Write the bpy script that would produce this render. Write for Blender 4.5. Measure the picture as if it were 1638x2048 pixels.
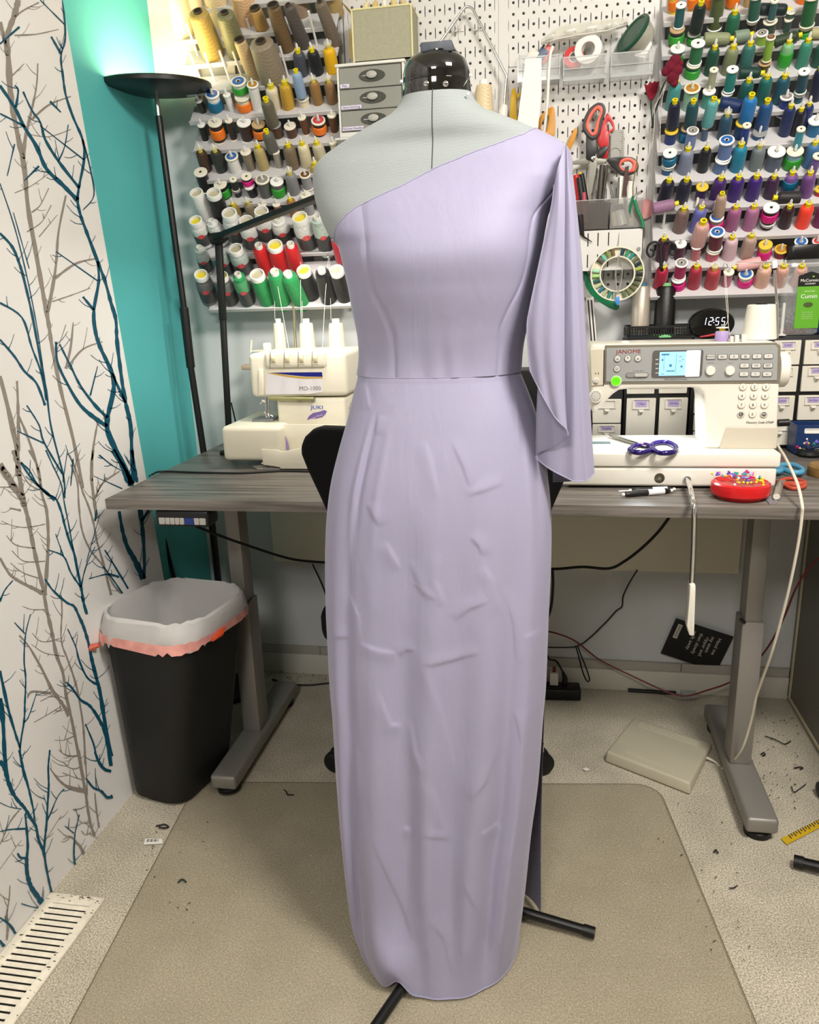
import bpy, bmesh, math, random
from mathutils import Vector, Matrix
random.seed(7)
for o in list(bpy.data.objects): bpy.data.objects.remove(o)
SC = bpy.context.scene
COL = SC.collection
R = math.radians

# ---------------------------------------------------------------- camera
IW, IH, FPX, CH = 1638.0, 2048.0, 1541.8, 1.21
def cam_axes(yaw, pitch, roll):
    cy, sy, cp, sp = math.cos(yaw), math.sin(yaw), math.cos(pitch), math.sin(pitch)
    f = Vector((sy*cp, cy*cp, -sp)); r = Vector((cy, -sy, 0)); u = r.cross(f)
    cr, sr = math.cos(roll), math.sin(roll)
    return cr*r+sr*u, -sr*r+cr*u, f
CR, CU, CF = cam_axes(R(-10.443), R(15.84), R(-2.036))
CAMP = Vector((0, 0, CH))
cam_d = bpy.data.cameras.new('camera'); cam = bpy.data.objects.new('camera', cam_d); COL.objects.link(cam)
m = Matrix((CR, CU, -CF)).transposed().to_4x4(); m.translation = CAMP
cam.matrix_world = m
cam_d.sensor_fit = 'VERTICAL'; cam_d.sensor_height = 24; cam_d.lens = FPX/IH*24
cam_d.clip_start = .02
SC.camera = cam

# ---------------------------------------------------------------- world, lights, exposure
SC.view_settings.view_transform = 'Standard'
SC.view_settings.look = 'None'
SC.view_settings.gamma = 1
SC.view_settings.use_curve_mapping = False
SC.view_settings.exposure = 0.06
wd = bpy.data.worlds.new('world'); SC.world = wd; wd.use_nodes = True
wd.node_tree.nodes['Background'].inputs[0].default_value = (.9, .93, 1, 1)
wd.node_tree.nodes['Background'].inputs[1].default_value = 0.05
def area(name, loc, target, size, power, col, sizey=None):
    l = bpy.data.lights.new(name, 'AREA'); l.energy = power; l.color = col; l.size = size
    if sizey: l.shape = 'RECTANGLE'; l.size_y = sizey
    o = bpy.data.objects.new(name, l); COL.objects.link(o)
    o.location = loc; o.rotation_euler = (Vector(target)-Vector(loc)).to_track_quat('-Z', 'Y').to_euler()
    return o
area('ceiling_light', (0.75, 0.45, 2.38), (0.15, 1.2, 0.5), .45, 58, (1, .945, .87))
area('ceiling_light_behind', (-0.3, -0.9, 2.38), (-0.2, 1.2, 1.0), .5, 36, (1, .965, .92))

# ---------------------------------------------------------------- pixel helpers (a pixel is only a direction)
def ray(x, y): return CF + CR*((x-IW/2)/FPX) - CU*((y-IH/2)/FPX)
def P(x, y, Y): d = ray(x, y); return CAMP + d*(Y/d.y)
def F(x, y, z=0.): d = ray(x, y); return CAMP + d*((z-CH)/d.z)
def PX(x, y, X): d = ray(x, y); return CAMP + d*(X/d.x)
def pix(p):
    d = Vector(p)-CAMP; k = d.dot(CF)
    return IW/2+FPX*d.dot(CR)/k, IH/2-FPX*d.dot(CU)/k
def mpp(p): return (Vector(p)-CAMP).dot(CF)/FPX       # metres per pixel at a point

# ---------------------------------------------------------------- materials
MATS = {}
def rgb(h):
    h = h.lstrip('#'); v = [int(h[i:i+2], 16)/255 for i in (0, 2, 4)]
    return tuple(((c+.055)/1.055)**2.4 if c > .04045 else c/12.92 for c in v)
def lin(c): return rgb(c) if isinstance(c, str) else tuple(c)
def mat(name, col, rough=.5, metal=0., spec=.5, emit=None, estr=0., alpha=1., trans=0., coat=0., noise=0., nscale=40., bump=0., bscale=200., sheen=0., ior=1.45):
    key = name
    if key in MATS: return MATS[key]
    c = lin(col)
    mt = bpy.data.materials.new(name); mt.use_nodes = True
    nt = mt.node_tree; b = nt.nodes['Principled BSDF']
    b.inputs['Base Color'].default_value = (*c, 1)
    b.inputs['Roughness'].default_value = rough
    b.inputs['Metallic'].default_value = metal
    b.inputs['Specular IOR Level'].default_value = spec
    b.inputs['Alpha'].default_value = alpha
    b.inputs['Transmission Weight'].default_value = trans
    b.inputs['Coat Weight'].default_value = coat
    b.inputs['Sheen Weight'].default_value = sheen
    b.inputs['IOR'].default_value = ior
    if emit: b.inputs['Emission Color'].default_value = (*lin(emit), 1); b.inputs['Emission Strength'].default_value = estr
    if noise or bump:
        tc = nt.nodes.new('ShaderNodeTexCoord')
    if noise:
        n = nt.nodes.new('ShaderNodeTexNoise'); n.inputs['Scale'].default_value = nscale; n.inputs['Detail'].default_value = 4
        nt.links.new(tc.outputs['Object'], n.inputs['Vector'])
        rp = nt.nodes.new('ShaderNodeValToRGB'); rp.color_ramp.elements[0].position = .3; rp.color_ramp.elements[1].position = .7
        rp.color_ramp.elements[0].color = (*[x*(1-noise) for x in c], 1); rp.color_ramp.elements[1].color = (*[min(1, x*(1+noise)) for x in c], 1)
        nt.links.new(n.outputs['Fac'], rp.inputs['Fac']); nt.links.new(rp.outputs['Color'], b.inputs['Base Color'])
    if bump:
        n = nt.nodes.new('ShaderNodeTexNoise'); n.inputs['Scale'].default_value = bscale; n.inputs['Detail'].default_value = 3
        nt.links.new(tc.outputs['Object'], n.inputs['Vector'])
        bp = nt.nodes.new('ShaderNodeBump'); bp.inputs['Strength'].default_value = bump; bp.inputs['Distance'].default_value = .002
        nt.links.new(n.outputs['Fac'], bp.inputs['Height']); nt.links.new(bp.outputs['Normal'], b.inputs['Normal'])
    MATS[key] = mt
    return mt
def thread_mat(c, gloss=.45):
    c = lin(c); key = 'thread_%03d_%03d_%03d' % tuple(int(x*255) for x in c)
    if key in MATS: return MATS[key]
    mt = mat(key, c, gloss, spec=.35, sheen=.15)
    nt = mt.node_tree; b = nt.nodes['Principled BSDF']
    tc = nt.nodes.new('ShaderNodeTexCoord')
    mp = nt.nodes.new('ShaderNodeMapping'); mp.inputs['Rotation'].default_value = (.35, .2, 0)
    nt.links.new(tc.outputs['Object'], mp.inputs['Vector'])
    w = nt.nodes.new('ShaderNodeTexWave'); w.bands_direction = 'Z'; w.inputs['Scale'].default_value = 4.5
    w.inputs['Distortion'].default_value = 2.5; w.inputs['Detail'].default_value = 1.5
    nt.links.new(mp.outputs['Vector'], w.inputs['Vector'])
    rp = nt.nodes.new('ShaderNodeValToRGB')
    rp.color_ramp.elements[0].color = (*[x*.86 for x in c], 1); rp.color_ramp.elements[1].color = (*[min(1, x*1.06) for x in c], 1)
    nt.links.new(w.outputs['Fac'], rp.inputs['Fac']); nt.links.new(rp.outputs['Color'], b.inputs['Base Color'])
    bp = nt.nodes.new('ShaderNodeBump'); bp.inputs['Strength'].default_value = .25; bp.inputs['Distance'].default_value = .001
    nt.links.new(w.outputs['Fac'], bp.inputs['Height']); nt.links.new(bp.outputs['Normal'], b.inputs['Normal'])
    return mt

# ---------------------------------------------------------------- mesh helpers
class MB:
    def __init__(s): s.v = []; s.f = []
    def add(s, vs, fs, M=None):
        k = len(s.v)
        s.v += [tuple(M @ Vector(p)) if M else tuple(p) for p in vs]
        s.f += [tuple(i+k for i in f) for f in fs]; return s
    def box(s, lo, hi, M=None):
        x0, y0, z0 = lo; x1, y1, z1 = hi
        return s.add([(x0,y0,z0),(x1,y0,z0),(x1,y1,z0),(x0,y1,z0),(x0,y0,z1),(x1,y0,z1),(x1,y1,z1),(x0,y1,z1)],
                     [(0,3,2,1),(4,5,6,7),(0,1,5,4),(1,2,6,5),(2,3,7,6),(3,0,4,7)], M)
    def lathe(s, prof, n=24, M=None, sx=1., sy=1.):
        """prof = [(r,z)...]; r 0 collapses to a point"""
        vs = []; fs = []; rings = []
        for r, z in prof:
            if r <= 1e-9: rings.append([len(vs)]); vs.append((0, 0, z))
            else:
                rings.append(list(range(len(vs), len(vs)+n)))
                vs += [(r*sx*math.cos(2*math.pi*i/n), r*sy*math.sin(2*math.pi*i/n), z) for i in range(n)]
        for a, b in zip(rings, rings[1:]):
            for i in range(n):
                j = (i+1) % n
                if len(a) == 1 and len(b) == 1: continue
                if len(a) == 1: fs.append((a[0], b[j], b[i]))
                elif len(b) == 1: fs.append((a[i], a[j], b[0]))
                else: fs.append((a[i], a[j], b[j], b[i]))
        return s.add(vs, fs, M)
    def tube(s, pts, r, n=8, cap=True, flat=None):
        """sweep; r number or list; flat=(w,t,upvector) sweeps a rectangle"""
        pts = [Vector(p) for p in pts]; N = len(pts)
        rs = r if isinstance(r, (list, tuple)) else [r]*N
        prev = None; vs = []; fs = []
        for i, p in enumerate(pts):
            t = (pts[min(i+1, N-1)]-pts[max(i-1, 0)])
            t = t.normalized() if t.length > 1e-9 else Vector((0, 0, 1))
            if prev is None:
                a = Vector((0, 0, 1)) if abs(t.z) < .9 else Vector((1, 0, 0))
                n1 = t.cross(a).normalized()
            else:
                n1 = (prev-t*prev.dot(t)); n1 = n1.normalized() if n1.length > 1e-6 else t.orthogonal().normalized()
            prev = n1; n2 = t.cross(n1)
            for k in range(n):
                a = 2*math.pi*k/n
                vs.append(p+(n1*math.cos(a)+n2*math.sin(a))*rs[i])
        for i in range(N-1):
            for k in range(n):
                j = (k+1) % n
                fs.append((i*n+k, i*n+j, (i+1)*n+j, (i+1)*n+k))
        if cap: fs.append(tuple(range(n-1, -1, -1))); fs.append(tuple(range((N-1)*n, N*n)))
        return s.add(vs, fs)
    def prism(s, poly, depth, M=None):
        """poly in XY, extruded along +Z by depth"""
        n = len(poly)
        vs = [(x, y, 0) for x, y in poly]+[(x, y, depth) for x, y in poly]
        fs = [tuple(range(n-1, -1, -1)), tuple(range(n, 2*n))]+[(i, (i+1) % n, n+(i+1) % n, n+i) for i in range(n)]
        return s.add(vs, fs, M)
    def ringprism(s, outer, inner, depth, M=None):
        n = len(outer)
        vs = [(x, y, 0) for x, y in outer]+[(x, y, 0) for x, y in inner]+[(x, y, depth) for x, y in outer]+[(x, y, depth) for x, y in inner]
        fs = []
        for i in range(n):
            j = (i+1) % n
            fs += [(i, n+i, n+j, j), (2*n+i, 2*n+j, 3*n+j, 3*n+i), (i, j, 2*n+j, 2*n+i), (n+i, 3*n+i, 3*n+j, n+j)]
        return s.add(vs, fs, M)
    def grid(s, pts, closeu=False):
        """pts[row][col]"""
        nr = len(pts); nc = len(pts[0])
        vs = [p for row in pts for p in row]; fs = []
        for i in range(nr-1):
            for j in range(nc if closeu else nc-1):
                k = (j+1) % nc
                fs.append((i*nc+j, i*nc+k, (i+1)*nc+k, (i+1)*nc+j))
        return s.add(vs, fs)
    def mesh(s, name, smooth=None, bevel=0., seg=2, weld=False):
        me = bpy.data.meshes.new(name)
        bm = bmesh.new()
        vv = [bm.verts.new(p) for p in s.v]
        for f in s.f:
            try: bm.faces.new([vv[i] for i in f])
            except ValueError: pass
        if weld: bmesh.ops.remove_doubles(bm, verts=bm.verts, dist=1e-5)
        bmesh.ops.recalc_face_normals(bm, faces=bm.faces)
        if bevel > 0:
            es = [e for e in bm.edges if len(e.link_faces) == 2 and e.calc_face_angle(0) > R(28)]
            bmesh.ops.bevel(bm, geom=es, offset=bevel, segments=seg, profile=.5, affect='EDGES', clamp_overlap=True)
        bm.to_mesh(me); bm.free()
        if smooth is None: smooth = 40 if True else 0
        if smooth:
            me.polygons.foreach_set('use_smooth', [True]*len(me.polygons))
            me.set_sharp_from_angle(angle=R(smooth))
        return me
    def obj(s, name, material, parent=None, **kw):
        return link(name, s.mesh(name, **kw), material, parent)
def link(name, me, material, parent=None):
    if material and not me.materials: me.materials.append(material)
    o = bpy.data.objects.new(name, me); COL.objects.link(o)
    if parent: o.parent = parent
    return o
def tag(o, label=None, cat=None, group=None, kind=None):
    if label: o['label'] = label
    if cat: o['category'] = cat
    if group: o['group'] = group
    if kind: o['kind'] = kind
    return o
def thing(name, label, cat, loc=(0, 0, 0), rz=0., group=None, M=None):
    o = bpy.data.objects.new(name, None); COL.objects.link(o); o.empty_display_size = .02
    if M is not None: o.matrix_world = M
    else: o.location = loc; o.rotation_euler = (0, 0, rz)
    return tag(o, label, cat, group)
def box(name, lo, hi, material, parent=None, bevel=0., seg=2, M=None):
    return MB().box(lo, hi, M).obj(name, material, parent, bevel=bevel, seg=seg)
def circ(r, n=24, cx=0., cy=0., ry=None): return [(cx+r*math.cos(2*math.pi*i/n), cy+(ry or r)*math.sin(2*math.pi*i/n)) for i in range(n)]
def rrect(w, h, r, n=5, cx=0., cy=0.):
    out = []
    for sx, sy, a0 in ((1, 1, 0), (-1, 1, 90), (-1, -1, 180), (1, -1, 270)):
        for k in range(n+1):
            a = R(a0+90*k/n); out.append((cx+sx*(w/2-r)+r*math.cos(a), cy+sy*(h/2-r)+r*math.sin(a)))
    return out
def frame(o, x, y, z=None):
    """matrix with origin o and axes x,y(,z)"""
    x = Vector(x).normalized(); y = Vector(y).normalized(); z = Vector(z).normalized() if z else x.cross(y).normalized()
    M = Matrix((x, y, z)).transposed().to_4x4(); M.translation = Vector(o); return M
FRONT = lambda o: frame(o, (1, 0, 0), (0, 0, 1), (0, -1, 0))   # local XY upright, +Z towards the camera side
def axis(o, d):
    d = Vector(d).normalized(); x = d.cross(Vector((0, 1, 0)))
    x = x.normalized() if x.length > 1e-4 else Vector((1, 0, 0))
    return frame(o, x, d.cross(x), d)
def cr(pts, n=8, closed=False):
    """Catmull-Rom through points"""
    pts = [Vector(p) for p in pts]; N = len(pts); out = []
    for i in range(N if closed else N-1):
        g = (lambda k: pts[k % N]) if closed else (lambda k: pts[max(0, min(N-1, k))])
        a, b, c, d = g(i-1), g(i), g(i+1), g(i+2)
        for k in range(n):
            t = k/n
            out.append(.5*((2*b)+(c-a)*t+(2*a-5*b+4*c-d)*t*t+(3*b-a-3*c+d)*t**3))
    if not closed: out.append(pts[-1])
    return out
def lerp_table(tab, x):
    """tab sorted ascending [(x, v...)]"""
    if x <= tab[0][0]: return tab[0][1:]
    if x >= tab[-1][0]: return tab[-1][1:]
    for a, b in zip(tab, tab[1:]):
        if a[0] <= x <= b[0]:
            t = (x-a[0])/(b[0]-a[0]); return tuple(p+(q-p)*t for p, q in zip(a[1:], b[1:]))
def cub_table(tab, x):
    """smooth (Hermite) version of lerp_table"""
    n = len(tab)
    if x <= tab[0][0]: return tab[0][1:]
    if x >= tab[-1][0]: return tab[-1][1:]
    for i in range(n-1):
        if tab[i][0] <= x <= tab[i+1][0]: break
    x0, x1 = tab[i][0], tab[i+1][0]; h = x1-x0; t = (x-x0)/h; out = []
    for k in range(1, len(tab[0])):
        y0, y1 = tab[i][k], tab[i+1][k]
        m = (y1-y0)/h
        ma = m if i == 0 else .5*(m+(y0-tab[i-1][k])/(x0-tab[i-1][0])); mb = m if i == n-2 else .5*(m+(tab[i+2][k]-y1)/(tab[i+2][0]-x1))
        out.append((2*t**3-3*t*t+1)*y0+(t**3-2*t*t+t)*h*ma+(-2*t**3+3*t*t)*y1+(t**3-t*t)*h*mb)
    return tuple(out)
def text(name, s, size, M, material, parent=None, extrude=.0002, align='CENTER', sx=1.):
    cu = bpy.data.curves.new(name, 'FONT'); cu.body = s; cu.size = size; cu.extrude = extrude; cu.align_x = align; cu.align_y = 'CENTER'
    cu.resolution_u = 2
    to = bpy.data.objects.new(name, cu); COL.objects.link(to)
    dg = bpy.context.evaluated_depsgraph_get(); dg.update()
    me = bpy.data.meshes.new_from_object(to.evaluated_get(dg))
    bpy.data.objects.remove(to)
    me.transform(M @ Matrix.Diagonal((sx, 1, 1, 1)))
    return link(name, me, material, parent)
def cable(name, pts, r, material, label, cat, parent=None, n=8):
    o = MB().tube(cr(pts, n), r, 8).obj(name, material, parent)
    if not parent: tag(o, label, cat)
    return o

# ================================================================ SETTING
YW, XT, XP, DZ = 2.242, -1.088, -1.036, .784     # back wall, teal wall, wallpaper face, desk height
def wall_mat(name, c, nz=.03):
    return mat(name, c, .75, spec=.25, noise=nz, nscale=3., bump=.08, bscale=300)
m_grey = wall_mat('grey_wall_paint', '#c9cbcb')
m_teal = wall_mat('teal_wall_paint', '#5cbcbd')
m_white = wall_mat('off_white_paint', '#d8d4cc')
m_ceil = wall_mat('ceiling_paint', '#e8e4dc')
def struct(o): o['kind'] = 'structure'; return o
struct(box('wall_back', (XT-.1, YW, 0), (2.3, YW+.1, 2.44), m_grey))
struct(box('wall_left', (XT-.1, -2.2, 0), (XT, YW, 2.44), m_teal))
struct(box('wall_right', (2.2, -2.2, 0), (2.3, YW, 2.44), m_white))
struct(box('wall_front', (XT-.1, -2.3, 0), (2.3, -2.2, 2.44), m_white))
struct(box('ceiling', (XT-.1, -2.3, 2.44), (2.3, YW+.1, 2.5), m_ceil))

# carpet
mc = mat('carpet', '#9d9482', .95, spec=.1)
nt = mc.node_tree; b = nt.nodes['Principled BSDF']
tc = nt.nodes.new('ShaderNodeTexCoord')
n1 = nt.nodes.new('ShaderNodeTexNoise'); n1.inputs['Scale'].default_value = 300; n1.inputs['Detail'].default_value = 5; n1.inputs['Roughness'].default_value = .7
n2 = nt.nodes.new('ShaderNodeTexNoise'); n2.inputs['Scale'].default_value = 9; n2.inputs['Detail'].default_value = 3
n3 = nt.nodes.new('ShaderNodeTexVoronoi'); n3.inputs['Scale'].default_value = 11
for n in (n1, n2, n3): nt.links.new(tc.outputs['Object'], n.inputs['Vector'])
r1 = nt.nodes.new('ShaderNodeValToRGB'); r1.color_ramp.elements[0].position = .36; r1.color_ramp.elements[1].position = .64
r1.color_ramp.elements[0].color = (*rgb('#8f8570'), 1); r1.color_ramp.elements[1].color = (*rgb('#f4ecd9'), 1)
r2 = nt.nodes.new('ShaderNodeValToRGB'); r2.color_ramp.elements[0].position = .3; r2.color_ramp.elements[1].position = .7
r2.color_ramp.elements[0].color = (.80, .80, .79, 1); r2.color_ramp.elements[1].color = (1, 1, 1, 1)
mx = nt.nodes.new('ShaderNodeMix'); mx.data_type = 'RGBA'; mx.blend_type = 'MULTIPLY'; mx.inputs[0].default_value = 1
nt.links.new(n1.outputs['Fac'], r1.inputs['Fac']); nt.links.new(n2.outputs['Fac'], r2.inputs['Fac'])
nt.links.new(r1.outputs['Color'], mx.inputs[6]); nt.links.new(r2.outputs['Color'], mx.inputs[7])
nt.links.new(mx.outputs[2], b.inputs['Base Color'])
bp = nt.nodes.new('ShaderNodeBump'); bp.inputs['Strength'].default_value = .8; bp.inputs['Distance'].default_value = .003
nt.links.new(n1.outputs['Fac'], bp.inputs['Height']); nt.links.new(bp.outputs['Normal'], b.inputs['Normal'])
struct(box('floor', (XT-.1, -2.3, -.05), (2.3, YW, 0), mc))

# papered stretch of the left wall, its far edge a little out of plumb
m_paper = mat('wallpaper_ground', '#e0dedb', .6, spec=.3, noise=.025, nscale=5)
zt = 2.44
def pe(z): return 1.85+(z-.48)*(1.739-1.85)/(1.84-.48)
wp = MB()
rows = []
for k in range(25):
    z = zt*k/24
    bul = .007*max(0, 1-z/.35)**2 * (1 if z < .35 else 0)
    rows.append([(XT+.0, pe(z), z), (XP-.004, pe(z), z), (XP, pe(z)-.004, z)]+[(XP+bul*math.sin(math.pi*min(1, q*1.2))*(.6+.4*math.sin(q*9)), pe(z)-.004-(pe(z)+2.1)*q, z) for q in [i/40 for i in range(1, 41)]])
wp.grid(rows)
wall_paper = struct(wp.obj('wall_left_papered', m_paper, smooth=30))

# baseboard and its strip
m_base = mat('baseboard_paint', '#cfccbf', .5)
zb = P(1095, 1333, YW-.015).z; zs = P(1095, 1316, YW-.012).z
struct(box('baseboard_back', (XT, YW-.016, 0), (.72, YW, zb), m_base, bevel=.003))
strip = tag(thing('trim_1', None, None), kind='structure')
xs = XT
for i, L in enumerate((.36, .42, .42, .30, .32)):
    x1 = min(xs+L, .72)
    box('strip_length', (xs+.0008, YW-.011, zb+.0005), (x1-.0008, YW, zs), mat('strip_plastic', '#aaa69c', .55), strip, bevel=.001, seg=1); xs = x1
# white board behind the desk
a, c = P(540, 1030, YW-.02), P(1470, 1148, YW-.02)
struct(box('trim_2', (a.x, YW-.02, c.z), (c.x+.01, YW, DZ-.06), mat('backing_board', '#e6e0cf', .5), bevel=.002))

# ================================================================ wallpaper print
TEAL = []; BROWN = []
def zc(ox, oy, s, lst): return [([(ox+x*s, oy+y*s) for x, y in pts], w0*s*1.18, w1*s*1.22) for pts, w0, w1 in lst]
A = (0, 0, .4883); B_ = (0, 900, .3223); C_ = (0, 1500, .2148)
TEAL += zc(*A, [
 ([(258,0),(268,150),(250,230),(258,310),(270,390),(300,480),(338,570),(345,650),(325,760),(318,820),(330,880),(355,950),(400,1070),(430,1150),(455,1240),(475,1310),(480,1400),(500,1560),(515,1650),(535,1740),(540,1850),(545,1980)],6,13),
 ([(338,570),(370,690),(385,800),(340,860)],6,3), ([(0,350),(60,440),(100,520),(150,600),(190,690),(260,760),(318,820)],9,14),
 ([(60,350),(75,370),(65,440)],4,8), ([(95,375),(130,450),(165,500),(185,570),(240,660),(325,770)],5,10), ([(0,465),(50,490),(105,520)],4,7),
 ([(165,0),(265,100)],3,4), ([(205,415),(250,460)],7,3), ([(165,515),(345,655)],3,4),
 ([(400,1070),(405,1150),(385,1270),(390,1350),(410,1420),(460,1530),(465,1600),(440,1720),(450,1790),(520,1930),(540,1990)],8,18),
 ([(230,1400),(235,1480),(270,1560),(330,1660),(400,1720),(440,1745)],7,14), ([(245,1410),(290,1500),(330,1580),(390,1660),(440,1710)],5,11),
 ([(460,1530),(500,1620),(515,1650)],7,9), ([(340,1215),(385,1270)],7,8), ([(210,150),(250,220)],6,9), ([(290,1990),(300,1880)],3,5),
 ([(0,955),(50,1010),(80,1080),(100,1150),(130,1280),(160,1440),(190,1600),(210,1750),(260,1950),(265,2040)],9,5),
 ([(0,1240),(90,1300),(130,1420),(170,1530),(190,1640)],6,6), ([(0,1390),(60,1460),(100,1520),(150,1570),(185,1660)],7,8),
 ([(110,1660),(160,1740),(180,1810),(255,1940)],4,6), ([(70,1765),(180,1815)],3,5), ([(85,1895),(130,1960),(170,2000),(225,2048)],6,10),
 ([(0,750),(60,930),(110,1130),(150,1330),(175,1500)],4,3), ([(280,510),(265,600),(240,660)],3,5), ([(0,180),(80,110)],5,10), ([(400,1500),(370,1620)],3,5),
 ([(100,740),(160,680)],3,9), ([(30,720),(60,590)],3,5), ([(230,1030),(400,1150)],3,4), ([(120,1100),(55,870)],3,3)])
BROWN += zc(*A, [
 ([(75,0),(60,60),(30,150),(35,250),(45,400),(70,540),(100,690),(115,850),(150,1050),(180,1220),(200,1330),(215,1430),(250,1600),(300,1800),(340,2000)],22,9),
 ([(0,90),(20,170),(32,230)],14,12), ([(160,10),(100,40),(60,70)],4,8), ([(240,120),(150,140),(60,145)],3,6), ([(155,260),(150,350),(130,450),(105,560),(95,650)],4,13),
 ([(290,395),(200,430),(130,490)],4,8), ([(270,800),(240,950),(230,1080),(215,1180),(195,1280)],6,13), ([(390,1060),(310,1080),(225,1140)],4,10),
 ([(370,1180),(290,1210),(215,1235)],3,5), ([(300,1320),(290,1420),(270,1510)],4,10), ([(420,1400),(340,1430),(280,1500)],4,8),
 ([(0,1540),(40,1700),(70,1850),(75,1950)],12,18), ([(70,1560),(75,1700),(75,1850)],7,12), ([(75,1700),(110,1780),(150,1900),(170,2000)],8,8),
 ([(0,1900),(60,1990),(100,2048)],20,14), ([(400,1730),(380,1850),(375,1970)],5,10), ([(490,1930),(420,1980),(390,2040)],4,9),
 ([(290,530),(200,560),(120,550)],3,3), ([(210,840),(170,910),(110,950)],3,4), ([(200,770),(165,840),(130,870)],3,6), ([(235,880),(160,970)],2,4), ([(200,710),(130,760),(60,790)],2,3),
 ([(100,260),(50,310)],2,5), ([(210,1510),(270,1330)],2,3), ([(330,1840),(290,1960)],2,4)])
BROWN += zc(*B_, [
 ([(85,0),(110,100),(130,220),(150,330),(175,430),(200,560),(230,700),(265,850),(290,990),(320,1120),(350,1270),(390,1380),(410,1520),(440,1650),(470,1800),(510,2000),(520,2048)],24,12),
 ([(0,100),(70,210),(130,300),(150,350)],30,22), ([(180,0),(235,110),(260,270),(290,380),(300,560),(290,750),(280,900)],10,18),
 ([(0,670),(60,770),(130,820),(210,860),(265,890)],12,20), ([(120,1150),(180,1220),(250,1340),(290,1420),(330,1500),(390,1580),(430,1650)],8,20),
 ([(170,1540),(200,1500),(320,1510)],7,14), ([(430,30),(470,120),(510,250),(550,350),(580,450),(600,560),(640,700),(690,900)],9,12),
 ([(580,0),(565,130),(580,280),(600,420)],12,16), ([(440,90),(480,200),(490,350),(510,500),(560,620),(640,720),(700,830),(750,890)],8,10),
 ([(380,900),(385,1000),(380,1180),(420,1300),(470,1450),(500,1600),(520,1750),(530,1950)],7,11), ([(140,970),(200,990),(280,990)],3,6),
 ([(10,440),(80,470),(170,480),(280,460)],3,6), ([(40,530),(100,590),(220,610)],4,6), ([(75,625),(150,690),(280,690)],4,6), ([(65,700),(140,760),(240,795)],3,6),
 ([(60,360),(130,375)],5,12), ([(0,230),(70,230)],4,8), ([(200,1135),(240,1180),(290,1190),(370,1170)],3,6), ([(195,1205),(280,1260),(400,1280)],3,5),
 ([(250,1560),(330,1520)],3,5), ([(330,1640),(385,1605)],3,6), ([(340,1800),(400,1800),(470,1770)],3,6), ([(365,1860),(420,1900),(500,1890)],4,6), ([(210,1690),(300,1640),(380,1590)],3,5), ([(640,250),(590,300)],3,6), ([(660,170),(600,270)],9,5), ([(130,130),(180,210),(250,250)],4,7)])
TEAL += zc(*B_, [
 ([(130,75),(185,130),(230,210),(290,270),(345,300),(380,380),(400,460),(430,560),(460,640),(480,740),(505,860),(520,950),(540,1020)],7,14),
 ([(285,0),(330,100),(380,210),(400,330),(430,480),(455,620)],6,6), ([(420,0),(390,200)],3,4),
 ([(280,800),(320,860),(370,910),(420,950),(460,970),(490,1030),(520,1100),(550,1200),(570,1300),(600,1420),(620,1500),(650,1680),(690,1900)],8,20),
 ([(420,1110),(470,1220),(490,1300),(540,1410),(610,1460)],5,12), ([(410,1440),(450,1480),(500,1550),(560,1590),(620,1680),(660,1780),(690,1960)],8,18),
 ([(530,1700),(580,1820),(600,1900),(640,1970),(690,1995)],6,14), ([(190,1020),(160,1140),(150,1300),(160,1420),(155,1560),(150,1680),(125,1850),(140,1970),(160,2048)],5,12),
 ([(0,1370),(50,1600),(90,1740),(125,1850)],16,10), ([(0,1540),(20,1700),(30,1900),(50,2048)],26,14), ([(700,0),(760,100),(790,170),(815,215)],20,34), ([(820,0),(840,130),(850,200)],12,16),
 ([(740,380),(760,500),(790,600),(840,690),(890,800)],14,28), ([(870,370),(885,500),(895,650),(895,800)],22,14), ([(925,375),(880,440)],14,18),
 ([(550,800),(620,780),(680,770),(740,790)],4,9), ([(650,620),(700,700),(760,800),(795,860)],6,11), ([(640,720),(720,830),(760,890)],6,10), ([(600,370),(590,440)],6,10),
 ([(590,600),(550,680),(520,770),(505,850)],4,7), ([(300,620),(395,660),(440,760),(500,850)],5,9), ([(345,520),(395,660)],3,6), ([(580,160),(760,240)],3,5), ([(615,30),(690,90),(760,130)],8,3), ([(620,400),(535,700)],3,4), ([(230,1500),(180,1650),(150,1690)],4,8), ([(80,810),(30,870),(0,940)],5,9), ([(90,1070),(155,1140)],4,7)])
TEAL += zc(*C_, [
 ([(0,100),(40,160),(70,270),(110,380),(160,460),(230,540),(290,640),(335,710),(360,830),(410,960),(430,1080),(460,1230),(490,1360)],34,12),
 ([(235,590),(250,740),(260,900),(250,1020),(255,1150),(290,1270),(350,1360),(405,1440)],12,42), ([(180,0),(220,180),(270,370),(310,550),(325,660)],20,10),
 ([(465,0),(450,160),(455,330),(445,500),(435,680),(420,830),(410,950)],12,16), ([(600,360),(540,430),(480,570),(440,660)],6,10), ([(0,1560),(60,1600),(110,1650),(145,1710)],10,22), ([(0,1770),(40,1830)],16,24),
 ([(0,760),(100,740),(245,732)],6,14), ([(0,490),(90,530),(200,550)],6,8), ([(165,960),(190,1000),(240,1005)],14,18), ([(700,770),(690,950),(700,1070)],8,14), ([(740,600),(700,770)],6,9), ([(605,705),(690,775)],6,9),
 ([(880,20),(920,120),(970,180),(1030,195)],8,18), ([(800,260),(870,350),(940,380),(1000,440),(1050,430)],10,24), ([(200,1430),(300,1460),(390,1470)],8,6), ([(405,420),(440,520)],3,5)])
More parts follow.
